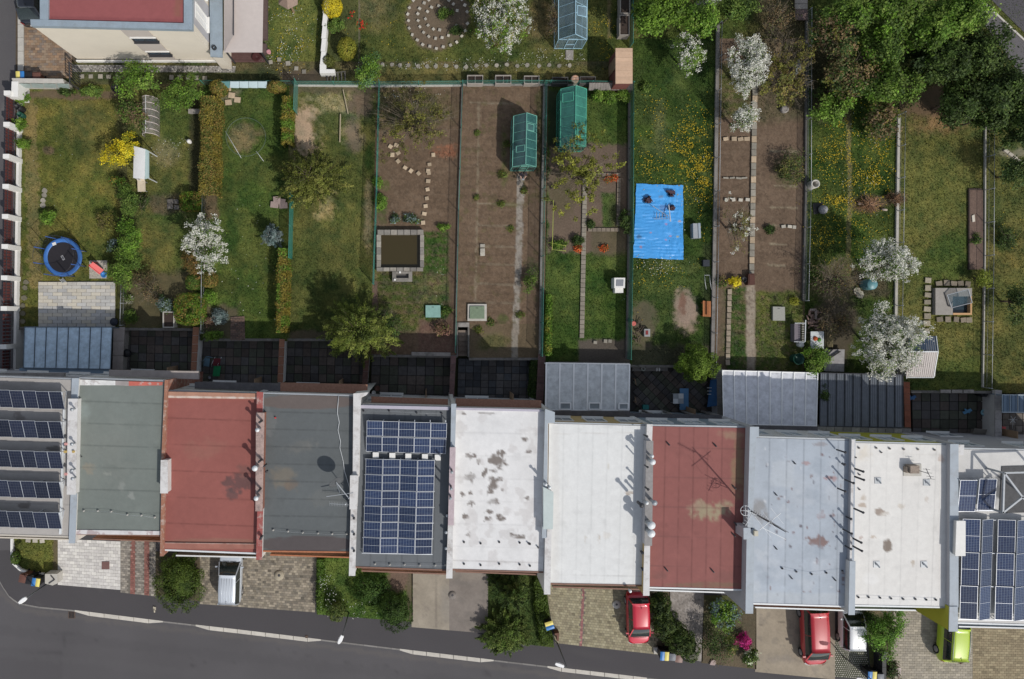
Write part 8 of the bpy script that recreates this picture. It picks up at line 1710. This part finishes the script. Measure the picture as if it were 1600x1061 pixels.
ed=[('pel','wai'),('wai','che'),('che','shm'),('shm','nek'),('nek','hed'),('hed','top'),('shm','shl'),('shl','ell'),('ell','wrl'),('wrl','hal'),('shm','shr'),('shr','elr'),('elr','wrr'),('wrr','har'),('pel','hil'),('hil','knl'),('knl','anl'),('anl','tol'),('pel','hir'),('hir','knr'),('knr','anr'),('anr','tor')]
for s,w_ in((-1,'l'),(1,'r')):
 hx,hy,hz_=vs['ha'+w_][:3]
 for f,(ox,oy,l_)in enumerate(((.012,.0,.030),(.006,-.018,.038),(0,-.022,.041),(-.008,-.020,.038),(-.014,-.012,.030))):
  a_,e_='f%s%d'%(w_,f),'g%s%d'%(w_,f);vs[a_]=(hx+s*-ox,hy+oy-.02,hz_-.004*f,.009,.009);vs[e_]=(hx-s*ox*.6-s*.01,hy+oy-.02-l_*.7,hz_-.02,.008,.008);ed+=[('ha'+w_,a_),(a_,e_)]
keys=list(vs);me=bpy.data.meshes.new('body');me.from_pydata([vs[k][:3]for k in keys],[(keys.index(a_),keys.index(e_))for a_,e_ in ed],[]);o=link('body',me,pr_)
o.modifiers.new('skin','SKIN');
for i,k in enumerate(keys):me.skin_vertices[0].data[i].radius=vs[k][3:5];me.skin_vertices[0].data[i].use_root=(k=='pel')
o.modifiers.new('sub','SUBSURF').render_levels=2;o.modifiers['sub'].levels=1
m,t,p=nodes('clothes');g=t.nodes.new('ShaderNodeTexCoord');sx=t.nodes.new('ShaderNodeSeparateXYZ');t.links.new(g.outputs['Object'],sx.inputs[0])
isleg=math_(t,'LESS_THAN',sx.outputs[2],.93);isnk=math_(t,'GREATER_THAN',sx.outputs[2],1.475);hand=math_(t,'MULTIPLY',math_(t,'LESS_THAN',sx.outputs[1],-.15),math_(t,'GREATER_THAN',sx.outputs[2],1.0));shoe=math_(t,'LESS_THAN',sx.outputs[2],.08)
c_=mixc(t,isleg,(.02,.018,.03),(.03,.035,.05));c_=mixc(t,shoe,c_,(.02,.02,.02));c_=mixc(t,isnk,c_,(.42,.26,.20));c_=mixc(t,hand,c_,(.45,.28,.22));t.links.new(c_,p.inputs['Base Color']);p.inputs['Roughness'].default_value=.8;me.materials.append(m)
b=MB();b.lathe((0,.0,0),[(.001,.13),(.06,.115),(.098,.06),(.105,0),(.09,-.06)],16);b.v=[(x,y-.025,z_+1.66)for x,y,z_ in b.v];b.obj('hair',M('dark_hair',(.02,.014,.01),.6,.3,20,.4),pr_);
for o_ in pr_.children:
 if o_.name.startswith('hair'):o_.data.transform(Matrix.Translation((gx*0,gy*0,0)))
b=MB();b.box((0,0,0),(.05,.02,.03));b.v=[(x*.5,y-.135,z_+1.60)for x,y,z_ in b.v];b.obj('nose',M('skin',(.45,.28,.22),.6,.05),pr_)
for s in(-1,1):
 b=MB();b.lathe((s*.03,-.12,1.625),[(.001,.01),(.01,0),(.001,-.01)],8);b.obj('eye',BLACK,pr_);b=MB();b.lathe((s*.085,-.03,1.60),[(.001,.03),(.016,.01),(.012,-.02),(.001,-.03)],8);b.obj('ear',M('skin',(.45,.28,.22)),pr_)
for o_ in pr_.children:
 if o_.name.split('.')[0]in('hair','nose','eye','ear'):o_.location=(0,0,0);o_.data.transform(Matrix.Translation(world_of(pr_)))
ct=MB();ct.box((gx,gy-.385,1.15),(.16,.10,.03));o=ct.obj('remote_controller',GREYM);setp(o,'small grey controller held in the hands of the person','controller')
# ------------------------------------------------------------ trees, shrubs, hedges
T=tree
# blossom trees
def btree(label,px,py,rx,ry,h,n,nc=70,per=26,pal=GREEN,group='white blossom trees',**k):
 return T('blossom_tree',label,'tree',px,py,rx,ry,h,pal,nc,per,.055,.15,.16,.2,blossom=n,twigs=int(rx*.9),group=group,flat=.6,**k)
btree('white blossom tree in the shrub garden beside the brown bush',322,378,38,42,3.4,230,nc=80,per=30)
btree('dense white blossom tree beside the tall grey fence at the top',1166,101,31,44,3.6,300,nc=80,per=18)
btree('small white blossom tree below the dense one beside the slab path',1160,186,19,22,2.4,80,nc=34,per=18)
btree('tall white blossom tree above the teal barrel',1385,411,43,36,3.8,270,nc=90,per=26)
btree('largest white blossom tree hanging over the dark ribbed roof',1387,532,48,68,4.2,560,nc=170,per=24)
btree('pale green blossom tree at the top edge beside the stone spiral',779,32,46,62,4.2,330,nc=170,per=60,pal=GREENB+OLIVE,bl_r=.10)
btree('small greenish-white blossom tree in the shaded upper lawn',1075,83,23,28,2.8,70,nc=50,per=46,pal=GREENB)
btree('small blossom tree cut off by the top edge among green crowns',1100,10,16,14,3.0,60,nc=26,per=24)
T('fruit_tree','sparse twiggy tree with few white flowers on the brown soil by the slab path','tree',1152,350,26,40,2.4,OLIVE,40,22,.045,.13,.35,.2,blossom=34,twigs=60,bl_per=14,bl_r=.06)
# leafy trees and big shrubs
T('leafy_tree','bright green loose tree in front of the cream house wall','tree',213,122,26,30,3.0,GREENB+GREEN,60,60,.065,.15,.45,.25)
T('leafy_tree','bright green spreading shrub tree right of the cream house gravel','tree',284,145,30,27,2.4,GREENB+GREEN,70,60,.06,.15,.4,.25)
T('leafy_shrub','mid green shrub left of the arched cold frame','shrub',204,172,22,28,1.9,GREEN+BROWNT,55,55,.055,.14,.4,.25)
T('flowering_bush','yellow flowering bush left of the white swing canopy','bush',192,236,27,26,1.9,YELLOW,60,70,.055,.13,.35,.25)
T('leafy_shrub','green shrub with orange tips below the yellow bush','shrub',185,282,13,8,.9,GREENB+[(.5,.2,.05)],16,40,.045,.09,.3,.3)
T('leafy_shrub','tall fresh green shrub row at the middle of the garden divide','shrub',202,373,17,34,1.9,GREENB,90,60,.055,.12,.25,.25)
T('leafy_shrub','dark leafy shrub row above the fresh green one in the garden divide','shrub',201,313,14,30,1.7,GREEN,60,60,.055,.12,.3,.25)
T('leafy_shrub','wide bright green shrub overhanging the light terrace','shrub',188,425,22,24,1.6,GREENB+GREEN,70,60,.055,.13,.35,.25)
T('leafy_shrub','spreading dark shrub beside the play mat','shrub',204,402,18,20,1.5,GREEN,50,55,.055,.13,.35,.25)
for(x,y,r_,lb)in((35,153,13,'bright green shrub at the top of the white garden wall'),(31,195,11,'bright green shrub hanging through the white fence'),(37,225,11,'bright green shrub at the third bay of the white fence'),(76,339,12,'small yellow-green shrub above the trampoline')):
 shrub('leafy_shrub',lb,'shrub',x,y,r_,r_*.85,.9,GREENB)
shrub('leafy_shrub','olive shrub by the dark garden seat in the left lawn','shrub',165,345,14,20,.9,OLIVE,.7);shrub('leafy_shrub','dusty blue-green plant behind the play mat','shrub',177,385,8,12,.6,BLUEG+GREEND,.8)
shrub('leafy_shrub','dense low green plants under the cream house at the alley','shrub',140,143,22,9,.8,GREEN,1);shrub('leafy_shrub','low plants beside the leaning frosted panels','shrub',102,143,14,6,.6,GREEND,.8)
shrub('leafy_shrub','dark twiggy shrub below the cream lounge chair','shrub',221,317,12,12,.8,GREEND,.7,twigs=20)
T('leafy_shrub','brown-green twiggy shrub in the shade between terrace and blossom tree','shrub',228,447,22,30,1.4,BROWNT,50,30,.045,.14,.4,.3,twigs=50)
T('leafy_shrub','russet shrub left of the white blossom tree','shrub',299,405,15,24,1.2,[(.20,.12,.04),(.16,.10,.035),(.12,.11,.03)],44,50,.045,.11,.25,.25)
shrub('leafy_shrub','silvery shrub above the grey concrete trough','shrub',258,474,11,15,1.0,BLUEG+GREEND,1.1);shrub('flowering_bush','small pink and white flowering plant beside the low wire fence','plant',200,466,9,6,.5,GREEN+[(.6,.45,.45),(.7,.65,.6)],.7,leaf=.04)
shrub('leafy_shrub','green plants left of the low wire fence','shrub',205,495,13,10,.6,GREEN,.7);shrub('spiky_plant','silvery spiky plant beside the brick path','plant',343,494,13,11,.6,BLUEG,1.0,asp=.18,leaf=.11);shrub('leafy_shrub','pinkish brown plant left of the silvery spiky one','plant',327,501,8,8,.5,[(.22,.13,.10),(.16,.11,.07)],.8)
shrub('leafy_shrub','yellow-green low plant over the yard edge by the brick path','plant',333,524,16,8,.6,GREENB,.9);shrub('leafy_shrub','loose green plant beside the small topiaries','plant',328,463,13,12,.7,GREENB,.6)
# clipped shapes
round_bush('topiary','square clipped golden-green topiary with a dark hollow beside the stone slabs','topiary',298,315,16,15,1.0,GOLD[2:]+GREENB[:2]+GOLD[:1],square=.8,hollow=True)
round_bush('topiary','large square clipped topiary with a dark hollow beside the grey trough','topiary',297,483,23,24,1.3,GOLD[2:]+GREENB[:2]+GOLD[:1],square=.8,hollow=True);round_bush('topiary','small clipped topiary left of the wire fence above the large square one','topiary',302,441,11,12,1.0,GOLD[2:]+GREEN,square=.6)
round_bush('topiary','small clipped golden topiary right of the wire fence','topiary',327,437,12,12,1.0,GOLD,square=.6)
round_bush('round_bush','round golden bush at the top of the long golden hedge','bush',342,138,14,13,1.3,GOLD);round_bush('round_bush','round golden-orange bush at the alley beside the pale blue sheet','bush',432,136,15,9,1.3,GOLD)
round_bush('round_bush','large rounded yellow-green bush beside the white L-shaped wall','bush',542,76,14,17,1.3,[(.26,.26,.03),(.20,.21,.03),(.30,.28,.04)]);round_bush('round_bush','bright yellow flowering round bush at the top edge','bush',519,10,15,16,1.4,YELLOW[:3]);round_bush('round_bush','small dark golden bush in the corner of the white L-shaped wall','bush',513,96,9,9,.9,[(.12,.12,.03),(.09,.10,.025)])
hedge('clipped_hedge','long golden-green hedge between the second and third gardens',[(327,150),(324,305)],26,1.4,GOLD);hedge('clipped_hedge','narrow golden hedge ending at the third yard',[(442,388),(439,520)],15,1.3,GOLD[:2]+GOLD+GREENB[:2]);hedge('clipped_hedge','short rough golden hedge near the top of the dry lawn',[(448,150),(447,225)],14,1.2,GOLD[:3]+GREENB[:2])
hedge('clipped_hedge','slim yellow-green hedge beside the mown strip garden',[(859,460),(857,556)],7,.9,GREENB+[(.30,.30,.05)]);hedge('clipped_hedge','green hedge strip bordering the silver car\'s drive',[(501,874),(500,955)],10,.5,GREENB[2:3]+GREEN,zb=-.86);hedge('clipped_hedge','curved green hedge strip ending in a rounded tip at the pavement',[(843,905),(846,960),(856,1008)],17,.45,[(.06,.10,.015),(.085,.13,.02),(.05,.08,.015)],zb=-.86)
hedge('ivy_hedge','dark ivy strip climbing beside the mauve brick wall',[(836,562),(833,622)],10,1.0,GREEND,zb=-.87)
# conifers
conifer('conifer_tree','blue-grey small spruce beside the narrow golden hedge','spruce',422,369,18,20,1.9,BLUEG,nb=50,dens=70,leaf=.05);conifer('conifer_tree','large olive-green conifer in the dry lawn garden','conifer',484,276,52,46,3.4,[(.14,.155,.03),(.11,.125,.026),(.18,.18,.045),(.075,.09,.02)],nb=170,dens=130,leaf=.06)
conifer('pine_tree','big spiky yellow-green pine leaning over the dark yards','pine',560,516,62,50,4.2,[(.14,.175,.03),(.11,.145,.026),(.175,.20,.045),(.07,.095,.02)],nb=190,dens=150,leaf=.07,spread=.85,asp=.3);
T('leafy_tree','dark twiggy shrub growing beside the spiky pine','tree',610,508,18,28,2.0,GREEND,40,40,.05,.14,.35,.25,twigs=30)
round_bush('juniper_bush','big dark green juniper beside the striped drive, spilling to the pavement','juniper',281,908,39,47,1.9,[(.035,.06,.014),(.06,.095,.018),(.085,.125,.022)],zb=-.86,dens=900,lumps=60);round_bush('juniper_bush','round lumpy green thuja shading the far dark yard','thuja',1089,567,33,29,2.4,[(.10,.17,.02),(.14,.21,.03),(.08,.13,.018)],dens=950,lumps=22)
round_bush('juniper_bush','dense dark green round bush left of the concrete drive','bush',618,956,27,30,1.5,[(.045,.085,.02),(.06,.105,.022),(.035,.065,.015)],zb=-.86,lumps=34);round_bush('juniper_bush','low wide bright green bush on the front lawn','bush',580,925,32,30,.9,[(.05,.10,.02),(.07,.125,.025),(.04,.08,.018)],zb=-.86,lumps=40)
round_bush('round_bush','small round yellow-green tree beside the second street lamp','bush',527,953,17,17,1.3,[(.09,.125,.03),(.12,.15,.04),(.06,.09,.02)],zb=-.86,lumps=20)
conifer('conifer_tree','dark conifer with a pale tip in the front garden of the stained white-roofed house','conifer',805,928,28,28,3.2,THUJA,zb=-.86,nb=90,dens=120,leaf=.055);conifer('juniper_bush','wide feathery green juniper spilling over the pavement','juniper',790,993,40,34,1.5,[(.08,.125,.025),(.10,.15,.03),(.06,.09,.02),(.13,.17,.04)],zb=-.86,nb=140,dens=140,leaf=.06,spread=.9)
conifer('conifer_tree','dark yew shaded by the eaves beside the narrow grass strip','conifer',785,912,26,20,1.8,GREEND,zb=-.86,nb=60,dens=110,leaf=.05)
dh=[(1030,945,17,24),(1040,975,22,26),(1062,998,22,24),(1076,1010,16,22)]
for(x,y,a_,e_),lb in zip(dh,('dark thuja nearest the house in the diagonal row','second dark thuja of the diagonal row beside the first red car','broad dark thuja in the middle of the diagonal row','last dark thuja of the diagonal row by the pavement')):round_bush('thuja_bush',lb,'thuja',x,y,a_,e_,1.9,THUJA+[(.03,.05,.015)],zb=-.86,lumps=26,group='dark thujas in a diagonal row',dens=850)
# bottom right gardens
T('leafy_shrub','light green leafy shrub under the grey side wall','shrub',1130,960,29,23,1.4,GREENB+BLUEG[2:],60,60,.07,.13,.3,.25,zb=-.86);T('leafy_shrub','dark airy shrub beside the gravel path','shrub',1121,1007,26,32,1.5,GREEND+BROWNT[:1],60,45,.05,.15,.35,.25,zb=-.86,twigs=30)
shrub('azalea_bush','bright magenta azalea in the front bed','azalea',1162,1002,16,11,.7,[(.50,.03,.20),(.60,.05,.28),(.42,.02,.15)],1.4,zb=-.86,leaf=.045);shrub('leafy_shrub','glossy green shrub with pale flowers right of the magenta azalea at the pavement','shrub',1172,1027,13,13,.8,GREEN+[(.4,.42,.3)],1,zb=-.86,leaf=.07);shrub('leafy_shrub','yellow-green plants around the magenta azalea','shrub',1143,1008,12,16,.5,GREENB+OLIVE,.6,zb=-.86)
T('leafy_tree','bright green airy tree left of the light beige paving','tree',1381,985,32,38,3.0,[(.10,.20,.025),(.13,.24,.035),(.07,.15,.02)],110,60,.055,.14,.35,.25,zb=-.86,twigs=30);T('leafy_shrub','dark shrub in the eaves shade behind the white car','shrub',1362,965,16,20,1.3,GREEND,30,40,.05,.13,.3,.25,zb=-.86)
T('leafy_shrub','dark mixed shrub beside the black panel fence at the bottom','shrub',1393,1047,12,20,.9,GREEND+[(.10,.05,.05)],34,50,.05,.10,.3,.25,zb=-.86)
# middle gardens
T('bare_tree','wide olive twiggy fruit tree above the curved stepping stones','tree',650,192,68,52,2.9,[(.14,.14,.03),(.17,.165,.035),(.10,.10,.03),(.13,.10,.05)],140,30,.06,.10,.45,.1,twigs=110);shrub('leafy_shrub','green plant by the green fence above the basin','plant',594,315,10,13,.7,GREENB,1);shrub('leafy_shrub','small green plant high on the green fence','plant',590,284,7,8,.5,GREENB,1)
shrub('leafy_shrub','low blue-green perennials above the stone basin','perennials',641,342,13,7,.35,BLUEG+GREEND,1.0,leaf=.05);shrub('leafy_shrub','smaller blue-green clump left of the perennials above the basin','perennials',616,341,8,6,.3,BLUEG+GREEND,1.0);shrub('leafy_shrub','green clump near the turquoise fence right of the basin','plant',693,356,8,5,.4,GREENB,.8);shrub('leafy_shrub','small green clump beside the teal hatch','plant',698,485,7,5,.3,GREEN,.9);shrub('leafy_shrub','pinkish shrub above the dark middle yard','shrub',690,514,13,12,.6,[(.24,.12,.10),(.18,.11,.07),(.10,.12,.03)],.6)
for(x,y,r_,lb)in((785,272,7,'green weed patch at the greenhouse corner'),(818,298,6,'bright grassy tuft below the standing person'),(746,208,4,'small leafy weed high on the bare brown bed'),(792,225,5,'weeds along the dark greenhouse wall'),(744,308,4,'pale weeds left of the first cross path'),(782,318,6,'weeds along the first cross path'),(766,503,7,'green clump right of the grey-green hatch'),(748,516,7,'green clump beside the narrow concrete steps'),(798,357,5,'small weed at the gravel path edge'),(812,492,6,'weed clump at the foot of the gravel path')):shrub('weed_clump',lb,'weeds',x,y,r_,r_*.8,.18,GREEN+OLIVE,.55,leaf=.04)
T('leafy_shrub','dusty green shrub against the pale turquoise fence','shrub',829,437,12,16,.9,GREEN,24,36,.05,.12,.35,.3,twigs=14)
T('bare_tree','large loose olive-leaved tree over the green polycarbonate greenhouse','tree',908,268,62,64,3.3,[(.17,.18,.03),(.21,.21,.035),(.13,.14,.03)],130,34,.07,.10,.45,.1,twigs=90)
for(x,r_,lb)in((934,9,'first of three round bushes below the corrugated sheet, nearest the greenhouse'),(952.5,9,'middle one of three round bushes below the corrugated sheet'),(973.5,9.5,'third round bush below the corrugated sheet, next to the dark green fence')):shrub('round_shrub',lb,'bush',x,150,r_,r_,.8,GREENB,1.6,group='three round bushes in a row')
shrub('leafy_shrub','green clump in the corner of the square path','plant',924,350,7,6,.4,GREEND,1);shrub('leafy_shrub','ivy clump on the dark green fence beside the square path','ivy',977,345,9,18,1.0,GREEND,1.0);shrub('leafy_shrub','trailing green plant on the thin tube frame','plant',872,382,13,7,.6,GREENB+GREEN,.8)
for(x,y,lb)in((903,388,'orange-red flower clump left of the lower slab path'),(944,387,'orange-red flower clump right of the slab path above the mown strip'),(959,278,'orange flower clump in the corner of the square slab path'),(950,281,'smaller orange flower clump beside the corner one')):shrub('flower_clump',lb,'flowers',x,y,5,4,.3,[(.55,.08,.03),(.6,.14,.04),(.1,.12,.03)],1.2,leaf=.045)
shrub('leafy_shrub','green plant left of the slab path above the mown strip','plant',903,376,8,8,.5,GREEND,.9);shrub('leafy_shrub','round green weed near the tall grey fence on the shaded lawn','plant',1008,136,9,9,.4,GREEN,.9)
# olive and twiggy shrubs of the soil plot, meadow
T('bare_tree','wide rusty olive shrubbery beside the slab path near the top','tree',1228,118,44,66,2.6,OLIVE+[(.16,.12,.04)],140,32,.065,.11,.4,.15,twigs=110);T('leafy_shrub','green shrub on the soil beside the sagging fence','shrub',1237,262,25,26,1.1,GREEND+OLIVE,50,34,.05,.14,.4,.25,twigs=30)
T('bare_tree','brown twiggy shrub at the top edge of the soil plot','tree',1212,32,24,40,2.0,BROWNT,50,26,.05,.16,.4,.2,twigs=70)
shrub('flowering_bush','small yellow flowering plant at the end of the slab path','plant',1148,440,7,7,.5,YELLOW[:3],1.3);shrub('leafy_shrub','yellow-green plant right of the pale grey slatted hatch','plant',1241,471,6,5,.4,[(.35,.35,.04),(.28,.30,.04)],1.2);shrub('leafy_shrub','mixed plants at the fence beside the yellow flowering plant','plant',1128,440,9,9,.5,GREEN+BROWNT,.6);shrub('leafy_shrub','dark round weed on the soil rows','plant',1204,360,6,7,.35,GREEND,1)
T('bare_tree','brown leafless shrub in the dandelion garden left of the blossom tree','tree',1306,436,40,40,2.0,BROWNT+GREEN[:1],60,20,.045,.18,.4,.2,twigs=150);T('bare_tree','brown twiggy shrub above the mossy pallet','tree',1312,503,32,26,1.7,BROWNT+[(.20,.13,.06)],50,26,.045,.16,.4,.2,twigs=110)
T('leafy_shrub','bright green shrub between the pale table and the silver canopy','shrub',1277,562,22,20,1.5,GREENB,50,55,.055,.13,.35,.25);T('leafy_shrub','dark ivy plants between the silver canopy and the ribbed roof','ivy',1284,618,6,22,2.6,GREEND,20,40,.05,.09,.25,.3,zb=-.87)
T('leafy_shrub','yellow-green shrub on the fence right of the cellar top','shrub',1537,434,14,13,1.1,[(.20,.24,.03),(.15,.19,.03),(.24,.27,.05)],26,46,.05,.10,.3,.25);T('leafy_shrub','green plant in the long reddish bed','plant',1525,374,7,12,.35,GREEND+GREEN,14,36,.045,.08,.3,.3)
for(x,y,lb)in((1400,310,'rusty dead shrub at the fence above the mown lawn'),):shrub('dead_shrub',lb,'shrub',x,y,14,12,.7,[(.16,.09,.05),(.12,.07,.04)],.5,twigs=30)
T('leafy_tree','dark round tree at the photo\'s right edge in the shaded lawn','tree',1594,268,34,26,2.6,GREEND,60,60,.06,.16,.3,.25);T('leafy_tree','dark crown low at the right edge beside the fence on a thin base','tree',1592,470,20,34,2.0,GREEND,40,55,.06,.15,.3,.25);T('leafy_tree','small dark green round shrub on the last lawn','shrub',1575,372,18,20,.6,GREEND,30,40,.05,.13,.3,.25)
# top right wood: one crown per tree
wood=[(1494,20,38,44,5.2,1,'bright crown nearest the upper road'),(1450,42,40,40,5.0,1,'bright green crown left of the one at the upper road'),(1395,10,44,40,5.2,0,'mid green crown at the top edge of the wood'),(1335,14,40,34,4.6,0,'mid green crown at the wood\'s upper corner beside the soil garden'),(1300,62,36,36,3.4,2,'sparse brownish crown at the wood\'s garden side'),(1378,70,40,34,3.6,0,'green crown in the middle of the wood'),(1330,118,42,36,3.0,2,'brown-green crown above the dandelion meadow'),(1392,132,42,34,3.2,0,'green crown above the mown lawn\'s corner'),(1300,168,28,24,2.0,1,'low leafy crown at the meadow\'s upper edge'),(1378,190,28,28,1.8,2,'low brown thicket beside the mown lawn'),(1490,96,46,44,4.6,3,'dark crown in the middle of the big dark group'),(1530,80,34,36,5.0,3,'dark crown below the upper road'),(1500,152,42,36,3.8,3,'dark crown hanging over the top of the mown lawn'),(1556,138,40,42,4.6,3,'large dark crown at the right of the wood'),(1596,190,30,40,3.8,3,'dark crown at the right edge of the wood'),(1540,182,34,28,3.2,3,'lowest dark crown above the last fence'),(1590,150,26,34,4.2,3,'dark crown touching the right edge below the road'),(1440,100,26,30,3.6,4,'very dark crown in the gap above the mown lawn')]
WP=[GREEN+GREENB[:1],GREENB+GREEN[:1],BROWNT+GREEND[:2]+OLIVE[:1],[(.040,.068,.015),(.055,.09,.018),(.030,.052,.013),(.07,.105,.024)],[(.02,.035,.01),(.03,.05,.012)]]
for(x,y,a_,e_,h_,k,lb)in wood:T('leafy_tree',lb,'tree',x,y,a_,e_,h_,WP[k],int(a_*e_*.075),62 if k!=2 else 34,.085,.19,.3,.3,flat=.6,group='trees of the wood at the top right',twigs=30 if k==2 else 0)
T('leafy_tree','large bright green maple crown at the top edge above the shaded lawn','tree',1028,12,42,40,4.2,[(.095,.165,.018),(.12,.20,.025),(.07,.125,.016)],150,70,.085,.2,.35,.25,flat=.5);T('leafy_tree','bright green crown right of the maple beside the small blossom tree','tree',1090,30,26,26,3.4,GREENB,80,60,.08,.18,.35,.25)
T('leafy_tree','green crown at the top edge over the soil garden corner','tree',1150,14,28,22,3.0,GREEN,50,55,.07,.18,.35,.25);shrub('leafy_shrub','dark leafy shrub at the top of the dandelion meadow','shrub',1300,140,30,22,1.2,GREEND,.8)
T('leafy_shrub','bright green upright shrub on the alley below the golden bushes','shrub',577,108,20,27,2.0,GREENB+[(.10,.18,.08)],60,60,.055,.13,.3,.25);shrub('leafy_shrub','dark green shrub behind the white L-shaped wall','shrub',524,38,14,12,.9,GREEN,1);shrub('leafy_shrub','green plant inside the stone spiral','plant',694,20,11,9,.5,GREEN,1);shrub('leafy_shrub','green plant at the edge of the stone spiral','plant',714,47,9,7,.5,GREEND,1)
T('bare_tree','bare brown shrub left of the pale blue greenhouse','tree',865,30,11,34,1.6,BROWNT,26,18,.045,.12,.35,.2,twigs=60)
round_bush('round_bush','dark green shrub at the corner lawn beside the pale stone screen','bush',24,872,7,10,.5,GREEN,zb=-.86)
# low cover, flowers, grass
tufts('meadow_grass','short grass growing over the garden lawns',LAWNS,lambda q:q,210,.055,0.0)
tufts('front_grass','short grass of the front lawns along the street',FL,lambda q:q,260,.055,-.86)
flowers('dandelions','yellow dandelions scattered over the three meadow lawns',[(1080,240,34,70,1900),(1020,210,28,60,420),(1100,330,14,60,260),(1045,260,60,24,500),(1030,430,45,30,180),(1000,440,8,60,90),(1330,290,62,110,2300),(1300,220,30,50,300),(1290,380,26,30,380),(1380,230,20,60,420),(1315,312,22,12,420),(1365,275,20,26,380),(450,60,40,50,380),(590,60,50,40,60),(945,60,22,50,260),(1225,110,34,50,150),(1570,350,20,100,60),(1100,280,16,30,500)],.030,[(.62,.44,.03),(.66,.50,.04),(.50,.36,.02)])
flowers('daisies','small white flowers scattered over the lawns',[(450,60,42,55,420),(700,100,90,10,260),(860,90,60,14,160),(265,235,25,30,110),(1030,415,40,16,120),(1350,270,50,90,160),(512,925,14,30,170),(560,950,40,14,90),(690,440,10,60,40),(95,300,60,90,40),(390,420,50,90,50),(975,450,8,40,20),(1080,280,40,90,60),(640,150,60,14,60)],.026,[(.72,.72,.68),(.62,.64,.55)])
flowers('red_tulips','red tulips beside the low stone edge of the upper garden',[(551,24,4,5,16),(566,42,9,9,34),(577,54,4,4,12),(548,30,3,3,5)],.045,[(.55,.02,.02),(.60,.04,.02)],z=.25)
flowers('orange_leaves','orange fallen foliage on the soil by the turquoise fence',[(700,243,14,6,60)],.04,[(.30,.13,.08),(.36,.18,.11),(.24,.13,.08)],z=.05)
